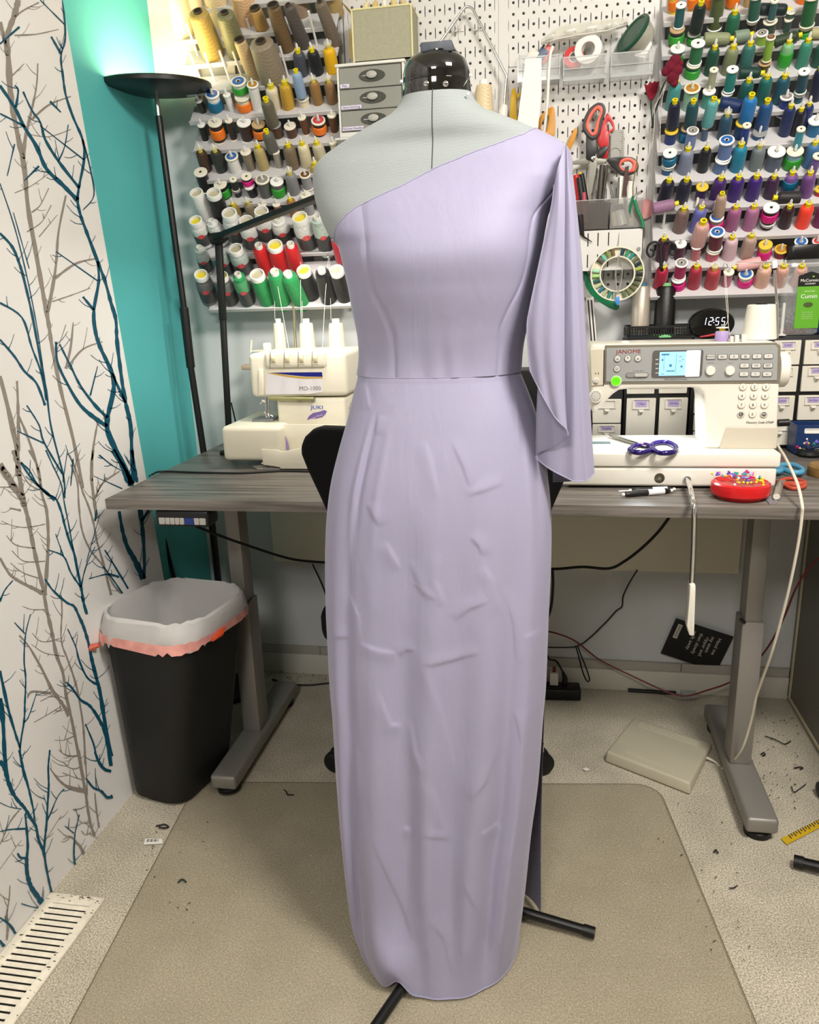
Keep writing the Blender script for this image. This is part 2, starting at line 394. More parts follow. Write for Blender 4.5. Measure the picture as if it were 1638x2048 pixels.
BROWN += zc(*C_, [
 ([(730,0),(770,250),(800,400),(820,550),(850,700),(885,800)],22,12), ([(465,170),(560,290),(650,350),(790,380)],8,36), ([(790,0),(810,300),(815,420)],10,6), ([(885,400),(900,550),(925,720)],8,10),
 ([(590,110),(640,160),(700,175),(760,150)],8,7), ([(550,0),(600,40),(690,60),(740,50)],6,10), ([(700,840),(750,900),(785,970)],10,22), ([(590,835),(650,800),(700,840)],4,9), ([(180,560),(100,660),(40,790),(0,880)],12,6),
 ([(60,1540),(75,1650),(65,1770)],18,14), ([(680,555),(750,545),(820,510)],8,5), ([(0,1110),(130,930),(200,840)],5,3), ([(95,1260),(85,1400),(60,1540)],5,10), ([(580,210),(680,250),(780,280)],5,6), ([(570,610),(500,720),(430,830)],3,5), ([(720,640),(780,680),(840,670)],4,6), ([(760,750),(800,790),(850,760)],4,6)])
def branch(mb, pts, w0, w1, lift):
    c = cr([(x, y, 0) for x, y in pts], 5); N = len(c); L = []; Rr = []
    for i, p in enumerate(c):
        t = c[min(i+1, N-1)]-c[max(i-1, 0)]; t = t.normalized() if t.length > 0 else Vector((0, 1, 0))
        w = (w0+(w1-w0)*i/(N-1))/2*(1+random.uniform(-.22, .28))
        n = Vector((-t.y, t.x, 0))*max(w, .45)
        L.append(p+n); Rr.append(p-n)
    def pr(q):
        d = PX(q.x, q.y, XP); 
        bul = .007*max(0, 1-d.z/.35)**2 if d.z < .35 else 0
        q3 = PX(q.x, q.y, XP+lift+bul*.9)
        if q3.y > pe(q3.z)-.003: q3.y = pe(q3.z)-.003
        q3.z = max(q3.z, .001); return q3
    mb.grid([[pr(a), pr(b)] for a, b in zip(L, Rr)])
    return c
def prints(name, lst, material, lift, ntw):
    mb = MB()
    for pts, w0, w1 in lst:
        c = branch(mb, pts, w0, w1, lift); N = len(c)
        k = int(len(pts)*ntw)
        for _ in range(k):
            i = random.randrange(1, max(2, N-1)); p = c[i]; t = c[min(i+1, N-1)]-c[i-1]
            if t.length == 0: continue
            t = t.normalized(); t = t if t.y < 0 else -t
            s = random.choice((-1, 1)); a = R(random.uniform(30, 75))*s; L = random.uniform(8, 38)
            d = Vector((t.x*math.cos(a)-t.y*math.sin(a), t.x*math.sin(a)+t.y*math.cos(a), 0))
            q = p+d*L*.5+Vector((0, -L*.06, 0)); e = q+d*L*.4+Vector((0, -L*.25, 0))
            branch(mb, [(p.x, p.y), (q.x, q.y), (e.x, e.y)], 1.6, .6, lift)
    # the pattern repeats beyond the stretch of wall traced here
    nv, nf = len(mb.v), list(mb.f)
    off = [(lambda q: q[0] < 0 or q[1] < 0)(pix(p)) for p in mb.v]
    for dy, dz in ((0, .68), (-.62, 0), (-.62, .68), (-1.24, .3)):
        vs = [(p[0], p[1]+dy, p[2]+dz) for p in mb.v[:nv]]
        ok = [.002 < p[2] < 2.43 and p[1] > -2.0 and (p[1] < .6 or (lambda q: q[0] < 0 or q[1] < 0)(pix(p))) and p[1] < pe(p[2])-.004 for p in vs]
        fs = [f for f in nf if all(ok[i] for i in f)]
        used = sorted({i for f in fs for i in f}); mp_ = {j: k for k, j in enumerate(used)}
        mb.add([vs[i] for i in used], [tuple(mp_[i] for i in f) for f in fs])
    return mb.obj(name, material, wall_paper, smooth=0)
tag(prints('brown_branch_print', BROWN, mat('print_brown', '#8c847b', .6, spec=.3), .0004, .8), 'taupe printed branches', kind='stuff')
tag(prints('teal_branch_print', TEAL, mat('print_teal', '#0a4d63', .6, spec=.3), .0008, .75), 'dark teal printed branches', kind='stuff')

# ================================================================ floor vent
m_vent = mat('vent_paint', '#e6dfcd', .5, noise=.1, nscale=60)
vx0, vx1, vy1, vy0 = -1.03, -.904, 1.204, .80
vt = thing('floor_vent', 'white metal floor vent with chipped paint beside the papered wall', 'vent', ((vx0+vx1)/2, (vy0+vy1)/2, 0))
vw, vl = vx1-vx0, vy1-vy0
fr = MB().ringprism([(-vw/2, -vl/2), (vw/2, -vl/2), (vw/2, vl/2), (-vw/2, vl/2)], [(-vw/2+.02, -vl/2+.025), (vw/2-.02, -vl/2+.025), (vw/2-.02, vl/2-.025), (-vw/2+.02, vl/2-.025)], .007)
fr.obj('frame', m_vent, vt, bevel=.003)
box('duct_shade', (-vw/2+.012, -vl/2+.02, .0004), (vw/2-.012, vl/2-.02, .0012), mat('duct_shade_black', '#100f0d', .9), vt)  # near-black sheet stands in for the shade down the duct
ns = 24; sl = None
for i in range(ns):
    y = vl/2-.032-(vl-.066)*i/(ns-1)
    M = Matrix.Translation((0, y, .0042)) @ Matrix.Rotation(R(30), 4, 'X')
    if sl is None: sl = MB().box((-vw/2+.0195, -.0042, -.0006), (vw/2-.0195, .0042, .0006)).mesh('slat', bevel=.0003, seg=1)
    o = link('slat', sl, m_vent, vt); o.matrix_local = M
mb = MB()
for _ in range(70):
    s = random.choice((0, 1, 1, 2)); 
    if s == 0: x, y = random.uniform(-vw/2+.003, -vw/2+.018), random.uniform(-vl/2, vl/2)
    elif s == 1: x, y = random.uniform(vw/2-.018, vw/2-.002), random.uniform(-vl/2, vl/2)
    else: x, y = random.uniform(-vw/2, vw/2), vl/2-random.uniform(.003, .02)
    a = random.uniform(.0006, .002); l = random.uniform(.001, .006)
    p = [(x+math.cos(t)*l*random.uniform(.5, 1), y+math.sin(t)*a*random.uniform(.5, 1.2)) for t in [k*math.pi/3 for k in range(6)]]
    mb.prism(p, .0002, Matrix.Translation((0, 0, .0071)))
tag(mb.obj('paint_chips', mat('chip_dark', '#5a5142', .8), vt), 'bare patches where the paint has chipped', kind='stuff')

# ================================================================ clear chair mat
m_mat = mat('clear_vinyl', '#b3a98f', .25, alpha=.24, spec=.5)
mt_ = thing('chair_mat', 'clear plastic studded chair mat lying on the carpet under the gown', 'chair mat', (-.3, 1.68, .002), R(6.7))
ow, od = 1.18, 1.62
out = rrect(ow, od, .06, 6, 0, -od/2)
MB().prism(out, .0028).obj('sheet', m_mat, mt_, bevel=.001, seg=1)
out2 = rrect(ow-.004, od-.004, .058, 6, 0, -od/2)
MB().ringprism(out, out2, .0008, Matrix.Translation((0, 0, .0029))).obj('rim', mat('mat_edge', '#7d735f', .35, alpha=.7), mt_)
mb = MB()
for j in range(38):
    for i in range(28):
        x, y = -ow/2+.05+i*.04+(.0 if j % 2 else .02), -.12-j*.037
        mb.lathe([(.0022, 0), (.0016, .0010), (0, .0015)], 8, Matrix.Translation((x, y, .0028)))
tag(mb.obj('studs', mat('stud_vinyl', '#d8cfba', .1, alpha=.35), mt_), 'rows of small clear studs', kind='stuff')

# ================================================================ desk
mw = mat('desk_laminate', '#6a6560', .38, spec=.45)
nt = mw.node_tree; b = nt.nodes['Principled BSDF']
tc = nt.nodes.new('ShaderNodeTexCoord'); mp = nt.nodes.new('ShaderNodeMapping'); mp.inputs['Scale'].default_value = (1.2, 26, 26)
nz = nt.nodes.new('ShaderNodeTexNoise'); nz.inputs['Scale'].default_value = 3; nz.inputs['Detail'].default_value = 6; nz.inputs['Distortion'].default_value = .6
rp = nt.nodes.new('ShaderNodeValToRGB'); rp.color_ramp.elements[0].position = .3; rp.color_ramp.elements[1].position = .72
rp.color_ramp.elements[0].color = (*rgb('#4b4641'), 1); rp.color_ramp.elements[1].color = (*rgb('#857e77'), 1)
nt.links.new(tc.outputs['Object'], mp.inputs['Vector']); nt.links.new(mp.outputs['Vector'], nz.inputs['Vector']); nt.links.new(nz.outputs['Fac'], rp.inputs['Fac']); nt.links.new(rp.outputs['Color'], b.inputs['Base Color'])
m_steel = mat('desk_steel', '#8d8983', .45, metal=.35, bump=.1, bscale=900)
m_black = mat('black_plastic', '#0b0b0c', .45)
desk = thing('standing_desk', 'long grey wood-look standing desk with steel legs against the back wall', 'desk', (0, 0, 0))
DF = 1.546
box('desktop', (-.988, DF, DZ-.0245), (.98, 2.215, DZ), mw, desk, bevel=.0015)
for xc, cx0 in ((-.79, P(493, 1455, 1.76).x), (.485, P(1463, 1500, 1.76).x)):
    lg = MB().box((xc-.034, 1.565, .022), (xc+.034, 2.07, .06)).obj('foot', m_steel, desk, bevel=.008, seg=3)
    for y in (1.60, 2.03):
        MB().lathe([(0, 0), (.03, 0), (.03, .014), (.02, .022), (0, .022)], 18, Matrix.Translation((xc, y, .0))).obj('glide', m_black, lg)
    c0 = xc-.027
    lo = box('leg', (c0, 1.775, .06), (c0+.05, 1.845, .44), m_steel, desk, bevel=.004)
    box('inner_column', (c0+.006, 1.781, .44), (c0+.044, 1.839, DZ-.03), m_steel, desk, bevel=.003)
    box('top_bracket', (xc-.035, 1.62, DZ-.032), (xc+.035, 2.12, DZ-.0245), m_steel, desk, bevel=.002)
    MB().tube([(c0-.006, 1.772, .45), (c0+.004, 1.772, .44)], .004, 8).obj('clamp_screw', m_black, desk)
for y in (1.775, 1.83):
    box('crossbeam', (-.755, y, DZ-.065), (.45, y+.03, DZ-.032), m_steel, desk, bevel=.003)
# keypad under the front edge
a, c = P(312, 1042, DF+.01), P(420, 1042, DF+.01)
kp = box('control_panel', (a.x, DF+.006, a.z-.013), (c.x, DF+.06, DZ-.025), mat('keypad_black', '#141416', .4), desk, bevel=.009, seg=3)
kx0, kx1, kz = a.x+.009, c.x-.008, a.z+.002
widths = [1.1, .8, .8, .8, .8, 1.6, .9, 1.1]; tw = sum(widths); x = kx0
for i, w in enumerate(widths):
    x1 = x+(kx1-kx0)*w/tw
    box('button', (x+.0004, DF+.0045, kz-.0085), (x1-.0004, DF+.0075, kz+.0075), mat('keypad_screen', '#1c3478', .2) if i == 5 else mat('keypad_button', '#a9a7a2', .5), kp, bevel=.0012, seg=1)
    x = x1

# grey cabinet under the right end of the desk
m_cab = mat('cabinet_grey', '#76746c', .55, noise=.03, nscale=8)
cb = thing('storage_cabinet', 'grey-green cabinet with cream edging under the right end of the desk', 'cabinet', (.93, 1.8, 0))
box('body', (-.21, -.62, .012), (.21, .435, .70), m_cab, cb, bevel=.002)
m_cream = mat('cream_edging', '#c9bf9f', .5)
box('edge_strip', (-.2135, .40, .012), (-.2095, .412, .70), m_cream, cb, bevel=.001, seg=1)
box('edge_strip', (-.2135, -.62, .012), (-.2095, .40, .022), m_cream, cb, bevel=.001, seg=1)
for sx in (-.17, .17):
    for sy in (-.56, .38): MB().lathe([(0, 0), (.016, 0), (.016, .012), (0, .012)], 14, Matrix.Translation((sx, sy, 0))).obj('foot', m_black, cb)

# ================================================================ rubbish bin
BR = R(-11)
bin_ = thing('rubbish_bin', 'black plastic rubbish bin lined with a white bag beside the papered wall', 'bin', (-.888, 1.622, 0), BR)
m_bin = mat('bin_black', '#131314', .55, bump=.15, bscale=700)
def bin_ring(w, d, r, z, n=8): return [(x-.045*max(0, 1-z/.5), y, z) for x, y in rrect(w, d, r, n)]
W0, D0, W1, D1, BH = .165, .22, .27, .275, .50
rows = []
for t in [0, .03, .5, .9, 1]:
    rows.append(bin_ring(W0+(W1-W0)*t-(.012 if t == 0 else 0), D0+(D1-D0)*t-(.012 if t == 0 else 0), .06, BH*.976*t+.001))
mb = MB(); mb.grid(rows, True); n = len(rows[0]); mb.f.append(tuple(range(n-1, -1, -1)))
inn = [bin_ring(W1-.006, D1-.006, .057, BH*.976+.001), bin_ring(W0+.004, D0+.004, .045, .012)]
k = len(mb.v); mb.grid([rows[-1]]+inn, True); mb.f.append(tuple(range(len(mb.v)-n, len(mb.v))))
mb.obj('shell', m_bin, bin_)
m_bag = mat('white_bag', '#cfcdcb', .35, alpha=.86, spec=.5, bump=.6, bscale=45)
def wob(ring, a, ph, zz=0): return [(x*(1+a*math.sin(7*math.atan2(y, x)+ph)+random.uniform(-a, a)*.7), y*(1+a*math.sin(9*math.atan2(y, x)+ph*2)+random.uniform(-a, a)*.7), z+random.uniform(-zz, zz)) for x, y, z in ring]
nb = 14
liner = [wob(bin_ring(W1*1.075, D1*1.10, .09, BH+.352-.4, nb), .02, 1, .012), wob(bin_ring(W1*1.085, D1*1.11, .09, BH+.372-.4, nb), .012, 2, .004), wob(bin_ring(W1*1.06, D1*1.07, .09, BH+.394-.4, nb), .012, 2.4, .003), wob(bin_ring(W1*1.03, D1*1.04, .085, BH+.408-.4, nb), .006, 3, .003), wob(bin_ring(W1*.985, D1*.98, .08, BH+.412-.4, nb), .006, 3, .003),
         *[wob(bin_ring((W0+(W1-W0)*z/BH)*f_-.012, (D0+(D1-D0)*z/BH)*f_-.012, .05, z, nb), .008, 4+z*9) for z, f_ in ((.488, 1), (.43, .985), (.33, .95), (.2, .92), (.08, .9), (.03, .5))]]
mb = MB(); mb.grid(liner, True); mb.f.append(tuple(range(len(mb.v)-len(liner[0]), len(mb.v))))
mb.obj('bag', m_bag, bin_)
pk = [wob(bin_ring(W1*1.10, D1*1.13, .09, BH+.346-.4, nb), .012, 2, .008), wob(bin_ring(W1*1.097, D1*1.125, .09, BH+.357-.4, nb), .01, 2, .003), wob(bin_ring(W1*1.09, D1*1.115, .09, BH+.368-.4, nb), .01, 2, .002)]
tag(MB().grid(pk, True).obj('drawstring_band', mat('red_bag_band', '#f0a49a', .4, alpha=.9, noise=.25, nscale=25), bin_), 'pinkish red drawstring band')
a = Vector((-.10, -.160, .45))
tag(MB().tube([a, a+Vector((-.02, -.01, -.006)), a+Vector((-.035, -.012, -.02))], [.006, .009, .003], 6).obj('string_end', mat('red_string', '#c8604f', .5), bin_), 'red end of the drawstring')
tag(MB().tube([(.150, -.07, .455), (.152, -.04, .46), (.150, -.02, .465)], [.004, .009, .003], 6).obj('string_loop', mat('orange_string', '#d8512a', .5), bin_), 'orange loop of the drawstring')

# ================================================================ torchiere
LX, LY = -.99, 2.085
m_lamp = mat('lamp_black', '#121211', .4)
top = P(312, 186, LY)
fl = thing('floor_lamp', 'tall black torchiere floor lamp with flat disc head in the teal corner', 'lamp', (LX, LY, 0))
MB().lathe([(0, 0), (.085, 0), (.09, .006), (.09, .018), (.02, .024), (0, .024)], 36).obj('base', m_lamp, fl)
zt2 = top.z
pbot = P(400, 905, LY); lean = (top.x-LX)
MB().tube([(0, 0, .02), (0, 0, .75)], .0105, 14).obj('lower_pole', m_lamp, fl)
s0, s1 = P(378, 735, LY).z, P(362, 615, LY).z
MB().tube([(0, 0, .74), (lean*.5, 0, s0)], .0095, 14).obj('mid_pole', m_lamp, fl)
MB().tube([(lean*.5, 0, s0), (lean*.55, 0, s1)], .0125, 14).obj('switch_sleeve', m_lamp, fl)
sz = P(318, 232, LY).z
MB().tube([(lean*.55, 0, s1), (lean, 0, sz)], .0088, 14).obj('upper_pole', m_lamp, fl)
MB().tube([(lean, 0, sz), (lean, 0, zt2-.004)], .0062, 12).obj('neck', mat('chrome', '#d9d9d9', .12, metal=1), fl)
dr = (P(415, 186, LY).x-P(209, 186, LY).x)/2
HM = Matrix.Translation((lean, 0, zt2)) @ Matrix.Rotation(R(1.5), 4, 'Y') @ Matrix.Rotation(R(4.5), 4, 'X')
hd = MB().lathe([(0, -.004), (.02, -.004), (dr*.9, .004), (dr, .012), (dr, .021), (dr*.985, .0235), (dr*.94, .022), (dr*.94, .0195), (0, .0195)], 48, HM).obj('head', m_lamp, fl)
MB().lathe([(0, .0198), (dr*.935, .0198), (dr*.935, .0212), (0, .0222)], 48, HM).obj('diffuser', mat('lamp_glow', '#fff3d8', .6, emit='#ffe2a8', estr=17), hd)

# thin black rod leaning in the corner behind the bin
a, c = P(321, 1046, 1.98), P(347, 1150, 1.98)
d = (c-a)/(a.z-c.z)
o = MB().tube([c+d*(c.z-.006), a-d*.12], .0055, 10).obj('black_rod', m_black)
tag(o, 'thin black rod leaning in the teal corner behind the bin', 'rod')

# ================================================================ flat-bar desk light
m_bar = mat('bar_black', '#0f0f0d', .5)
bl = thing('desk_light', 'black flat-bar desk light bent over the overlocker', 'lamp', (P(455, 850, 2.06).x, 2.06, DZ))
def bar(p, q, w, t, name, parent, up=(0, -1, 0)):
    p, q = Vector(p), Vector(q); z = (q-p).normalized(); x = z.cross(Vector(up)).normalized(); y = z.cross(x)
    M = frame((0, 0, 0), x, y, z); M.translation = p
    return MB().box((-w/2, -t/2, 0), (w/2, t/2, (q-p).length), M).obj(name, m_bar, parent, bevel=.002)
o0 = bl.location
e = P(437, 478, 2.06)-o0; k = P(446, 640, 2.06)-o0; fb = P(455, 850, 2.06)-o0
tip = P(650, 390, 1.80)-o0; mid = P(445, 470, 2.05)-o0
box('clamp', (-.02, -.03, 0), (.02, .03, .012), m_bar, bl, bevel=.003)
bar((0, 0, .012), k, .016, .012, 'lower_arm', bl); bar(k, e, .019, .013, 'upper_arm', bl)
MB().tube([e+Vector((-.014, -.012, 0)), e+Vector((.016, -.012, .002))], .015, 16).obj('hinge', m_bar, bl)
hb = bar(e+Vector((.004, -.02, .003)), tip, .028, .012, 'light_bar', bl, up=(0, 0, 1))
led = P(650, 390, 1.80)
c_ = led+Vector((0, 0, -.009)); a_ = (o0+e+Vector((.004, -.02, -.006))).lerp(c_, .45)
dv = (c_-a_).normalized(); up = Vector((0, 0, 1)); yy = up.cross(dv).normalized()
lb = area('desk_light_led', (0, 0, 0), (0, 0, -1), .20, 2.6, (1, .96, .88), .02)
lb.matrix_world = frame((a_+c_)/2-dv.cross(yy)*.004, dv, yy, dv.cross(yy))
cable('desk_light_cable', [P(462, 805, 2.15), P(468, 830, 2.15), P(472, 850, 2.16), (P(474, 860, 2.17).x, 2.17, DZ+.004)], .0022, m_black, 'thin black cable running down beside the flat-bar desk light', 'cable')

# ================================================================ thread racks
TILT = R(48)
PD = Vector((0, -math.sin(TILT), math.cos(TILT)))
YB = YW-.062
m_rack = mat('rack_white', '#c6c4c5', .5)
m_rackback = mat('rack_grey', '#8d9399', .6)
m_peg = mat('peg_white', '#e4e2de', .4)
m_flange = mat('flange_cream', '#e2dccb', .45)
m_flangew = mat('flange_white', '#e9e9e6', .4)
m_tan = mat('flange_tan', '#b79a72', .5)
m_cap = mat('cap_yellow', '#e3cf13', .4)
m_hole = mat('hole_shade_dark', '#15110e', .7)  # near-black discs paint the shade inside spool and cap holes
m_clear = mat('clear_plastic', '#e8ecec', .12, alpha=.28, spec=.6)
m_lab = mat('label_black', '#0d0c0c', .3)
m_red = mat('sticker_red', '#d64a4f', .4)
m_core = mat('tube_core_cream_shade', '#b5ad92', .6)  # cream disc, duller than the tube, paints the shade down its mouth
m_yin = mat('tube_yellow', '#d9c83a', .5)
BANDS = {'green': '#2f9a2f', 'orange': '#f07a1d', 'blue': '#12678c', 'pink': '#d6127f', 'gold': '#c99b2a'}
UM = {}
def unit(key, fn):
    if key not in UM: UM[key] = fn()
    return UM[key]
def lm(prof, n=22, sm=45): return MB().lathe(prof, n).mesh('spool_part', smooth=sm)
def part(name, me, material, parent, z0, r, L):
    key = (id(me), material.name)
    k = UM.get(key)
    if k is None:
        k = me.copy(); k.materials.clear(); k.materials.append(material); k.name = name; UM[key] = k
    o = bpy.data.objects.new(name, k); COL.objects.link(o); o.parent = parent
    o.location = (0, 0, z0); o.scale = (r, r, L); return o
def make_spool(name, label, group, base, d, L, r, kind, col, band=None, top=None, flange=None):
    t = thing(name, label, 'thread spool' if kind in 'SGg' else 'thread cone', group=group, M=axis(base, d))
    tm = thread_mat(col)
    if kind in 'Gg':
        part('thread', unit('G', lambda: lm([(0,0),(.86,0),(.97,.02),(1,.06),(.98,.5),(.93,.84),(.86,.93),(.70,.985),(.3,1),(0,1)])), tm, t, 0, r, L)
        part('cap', unit('cap', lambda: lm([(.62,-.2),(1,-.2),(1,.75),(1.1,.78),(1.1,1),(.62,1),(.62,-.2)], 18)), m_cap, t, L, r*.40, r*.62)
        part('cap_hole_shade', unit('hole', lambda: lm([(0,0),(1,0)], 14)), m_hole, t, L+.0004, r*.26, 1)
        if kind == 'g': part('clear_cap', unit('ccap', lambda: lm([(.7,0),(.8,.5),(1,.55),(1,.9),(.8,1),(0,1)], 16)), m_clear, t, L+r*.2, r*.62, r*.85)
    elif kind == 'S':
        fm = {'w': m_flangew, 't': m_tan, None: m_flange, 'y': mat('flange_yellow', '#d9bb3c', .5), 'g': mat('flange_grey', '#8f9090', .4)}[flange]
        ft = min(.10*L, .0035)
        part('thread', unit('S', lambda: lm([(0,0),(.93,0),(.95,.5),(.93,1),(0,1)])), tm, t, ft, r*.98, L-2*ft)
        fl_ = unit('fl', lambda: lm([(0,0),(.97,0),(1.05,.15),(1.05,.85),(.97,1),(.34,1),(.30,.6),(0,.6)]))
        part('flange', fl_, fm, t, 0, r, ft); part('flange', fl_, fm, t, L-ft, r, ft*1.3)
        part('core_hole_shade', unit('hole', lambda: lm([(0,0),(1,0)], 14)), m_hole, t, L+ft*.31, r*.2, 1)
        if top: part('top_label', unit('tl', lambda: lm([(.42,0),(1,0),(1,1),(.42,1),(.42,0)])), mat('toplabel_'+top, {'blue':'#2d62a8','gold':'#b07a22','red':'#c23b44','brown':'#6b4326','ink':'#8b8680'}[top], .4), t, L+ft*.3, r*.80, .0006)
    elif kind == 'K':
        part('thread', unit('K', lambda: lm([(0,0),(.95,0),(1,.03),(.95,.5),(.84,.95),(.72,1),(0,1)], 28)), tm, t, 0, r, L)
        w = .38 if not band else .74
        part('tube', unit('kt', lambda: lm([(.7,-.3),(1,-.3),(1,1),(.78,1),(.76,.1),(0,.1)], 20)), mat('cone_tube', '#4a3b2c', .5), t, L, r*w, .005); part('core_hole_shade', unit('hole', lambda: lm([(0,0),(1,0)], 14)), m_hole, t, L+.0028, r*w*.77, 1)
    elif kind in 'Cn':
        part('thread', unit('C', lambda: lm([(0,0),(.95,0),(1,.03),(.97,.4),(.86,.93),(.78,1),(0,1)], 26)), tm, t, 0, r, L)
        w = .82 if kind == 'C' else .46
        part('tube', unit('ct', lambda: lm([(.8,-.3),(1,-.3),(1,.85),(.95,1),(.84,1),(.80,.1),(0,.1)], 20)), m_flangew, t, L, r*w, .012)
        part('tube_core', unit('hole', lambda: lm([(0,0),(1,0)], 14)), m_yin if top == 'y' else m_core, t, L+.0030, r*w*.79, 1)
    elif kind in 'Mm':
        part('thread', unit('M', lambda: lm([(0,0),(.93,0),(1,.03),(.99,.70),(.9,.86),(.80,.9),(.76,1),(0,1)], 26)), tm, t, 0, r, L)
        lb = part('label_wrap', unit('lw', lambda: lm([(1.0,0),(1.02,0),(1.02,1),(1.0,1),(1.0,0)], 26)), m_lab, t, L*.16, r*1.005, L*.44)
        sk = unit('stick', lambda: MB().prism(circ(1, 14), 1).mesh('sticker'))
        o = part('sticker', sk, m_red, lb, 0, 1, 1)
        o.matrix_parent_inverse = Matrix(); o.parent = t
        fz = Vector((.35, 1, 0)).normalized()
        # the camera-facing side of a leaning cone
        inv = t.matrix_world.to_3x3().inverted(); fv = inv @ Vector((.3, -1, -.2)); fv.z = 0; fv.normalize()
        o.matrix_local = frame(fv*r*1.02+Vector((0, 0, L*.62)), Vector((0, 0, 1)).cross(fv), (0, 0, 1), fv) @ Matrix.Diagonal((r*.42, r*.30, .0004, 1))
        w = .78 if kind == 'M' else .42
        part('tube', unit('ct', lambda: lm([(.8,-.3),(1,-.3),(1,.85),(.95,1),(.84,1),(.80,.1),(0,.1)], 20)), m_flangew, t, L, r*w, .012)
        part('tube_core', unit('hole', lambda: lm([(0,0),(1,0)], 14)), m_yin if top == 'y' else m_core, t, L+.0030, r*w*.79, 1)
        part('wrapper', unit('wr', lambda: lm([(1.05,0),(1.05,.74),(.93,.9),(.86,.93)], 20)), mat('cone_wrapper', '#eef2f2', .12, alpha=.08, spec=.6), t, 0, r, L)
    if band and kind != 'K':
        part('thread_sleeve', unit('band', lambda: lm([(.98,0),(1.08,.06),(1.16,.5),(1.08,.94),(.98,1),(.98,0)])), mat('sleeve_'+band, BANDS[band], .4), t, L*.22, r*1.0, L*.50)
    return t
NAMES = {}
def colname(c):
    import colorsys
    r, g, b = [min(1, x)**(1/2.2) for x in lin(c)]
    h, s, v = colorsys.rgb_to_hsv(r, g, b); h *= 360
    if s < .13: base = 'white' if v > .8 else 'light grey' if v > .62 else 'grey' if v > .38 else 'charcoal' if v > .22 else 'black'; return base
    if v < .16: return 'black'
    pre = 'very dark ' if v < .30 else 'dark ' if v < .48 else '' if v < .78 else 'light ' if s < .55 else 'bright '
    hue = ('red' if h < 12 or h > 350 else 'brown' if h < 45 and v < .62 and s > .3 else 'orange' if h < 32 and s > .6 else 'tan' if h < 45 and s < .6 else 'gold' if h < 58 else 'olive green' if h < 80 and v < .7 else 'lime green' if h < 95 else 'green' if h < 160 else 'teal' if h < 195 else 'blue' if h < 245 else 'purple' if h < 290 else 'mauve' if h < 325 else 'pink')
    return pre+hue
ORD = ['first', 'second', 'third', 'fourth', 'fifth', 'sixth', 'seventh', 'eighth', 'ninth', 'tenth', 'eleventh', 'twelfth', 'thirteenth', 'fourteenth', 'fifteenth', 'sixteenth', 'seventeenth', 'eighteenth', 'nineteenth', 'twentieth']
USED = set()
KN = {'G': 'spool, yellow cap', 'g': 'spool, clear cap', 'S': 'flanged spool', 'K': 'large cone', 'C': 'cone, wide tube', 'n': 'cone, narrow tube', 'M': 'labelled cone, wide tube', 'm': 'labelled cone, narrow tube'}
def fill_rack(rack, side, rows, group):
    nrow = len(rows)
    for ri, (oz, row) in enumerate(rows):
        ox, oy, s = oz
        row = sorted(row, key=lambda e: e[0])
        rank = 0
        for e in row:
            (tx, ty, bx, by, w, kind, col), ex = e[:7], (e[7] if len(e) > 7 else {})
            top = (ox+tx*s, oy+ty*s); bot = (ox+bx*s, oy+by*s)
            low = ex.get('under')          # sits on another spool
            nt_ = thing
            Bp = P(*bot, YB-(ex.get('out', 0)))
            # top point in the plane spanned by the peg direction and X
            v = ray(*top); A = Matrix((PD, Vector((1, 0, 0)), -v)).transposed()
            sol = A.inverted() @ (CAMP-Bp); L = sol[0]; dx = max(-.13*L, min(.13*L, sol[1]))
            d = (PD*L+Vector((dx, 0, 0)))
            L = d.length; r = w*s*mpp(Bp+d/2)/2
            rank += 1
            pos = ORD[rank-1]
            rn = ORD[ri]
            bd = ex.get('band')
            desc = '%s thread %s%s, %s from left, %s row of %s rack' % (colname(col), KN[kind], ', %s sleeve' % bd if bd and kind != 'K' else '', pos, rn, side)
            nm = 'thread_spool' if kind in 'SGg' else 'thread_cone'
            make_spool(nm, desc, group, Bp, d, L, r, kind, col, bd, ex.get('top'), ex.get('fl'))
            if ex.get('peg', 1):
                pe_ = L+(.024 if kind in 'Gg' else .017 if kind == 'S' else -.01)*ex.get('pl', 1)
                if kind in 'GgS': MB().tube([Bp-d.normalized()*.012, Bp+d.normalized()*(pe_-.004), Bp+d.normalized()*pe_], [.0031, .0031, .0016], 8).obj('peg', m_peg, rack)
def bare_pegs(rack, oz, lst):
    ox, oy, s = oz
    for tx, ty, bx, by in lst:
        B = P(ox+bx*s, oy+by*s, YB); v = ray(ox+tx*s, oy+ty*s)
        A = Matrix((PD, Vector((1, 0, 0)), -v)).transposed(); sol = A.inverted() @ (CAMP-B)
        e = B+PD*sol[0]+Vector((max(-.1*sol[0], min(.1*sol[0], sol[1])), 0, 0))
        MB().tube([B-PD*.01, e], .0031, 8).obj('peg', m_peg, rack)
def slats(rack, rows, x0, x1):
    up = Vector((0, math.cos(TILT), math.sin(TILT)))
    for y_px, xr in rows:
        c = P(xr, y_px, YB-.03)
        M = frame((0, c.y, c.z), (1, 0, 0), up, PD)
        MB().box((x0, -.004, -.012), (x1, .062, -.004), M).obj('ledge', m_rack, rack, bevel=.0015, seg=1)
        MB().box((x0, -.006, -.012), (x1, -.002, .0), M).obj('ledge_lip', m_rack, rack, bevel=.001, seg=1)
Z1 = (330, 0, .2442); Z2 = (350, 300, .2442); Z3 = (1290, 0, .21245); Z4 = (1290, 280, .21245)
cream = (.80, .70, .50); wht = (.80, .79, .76)
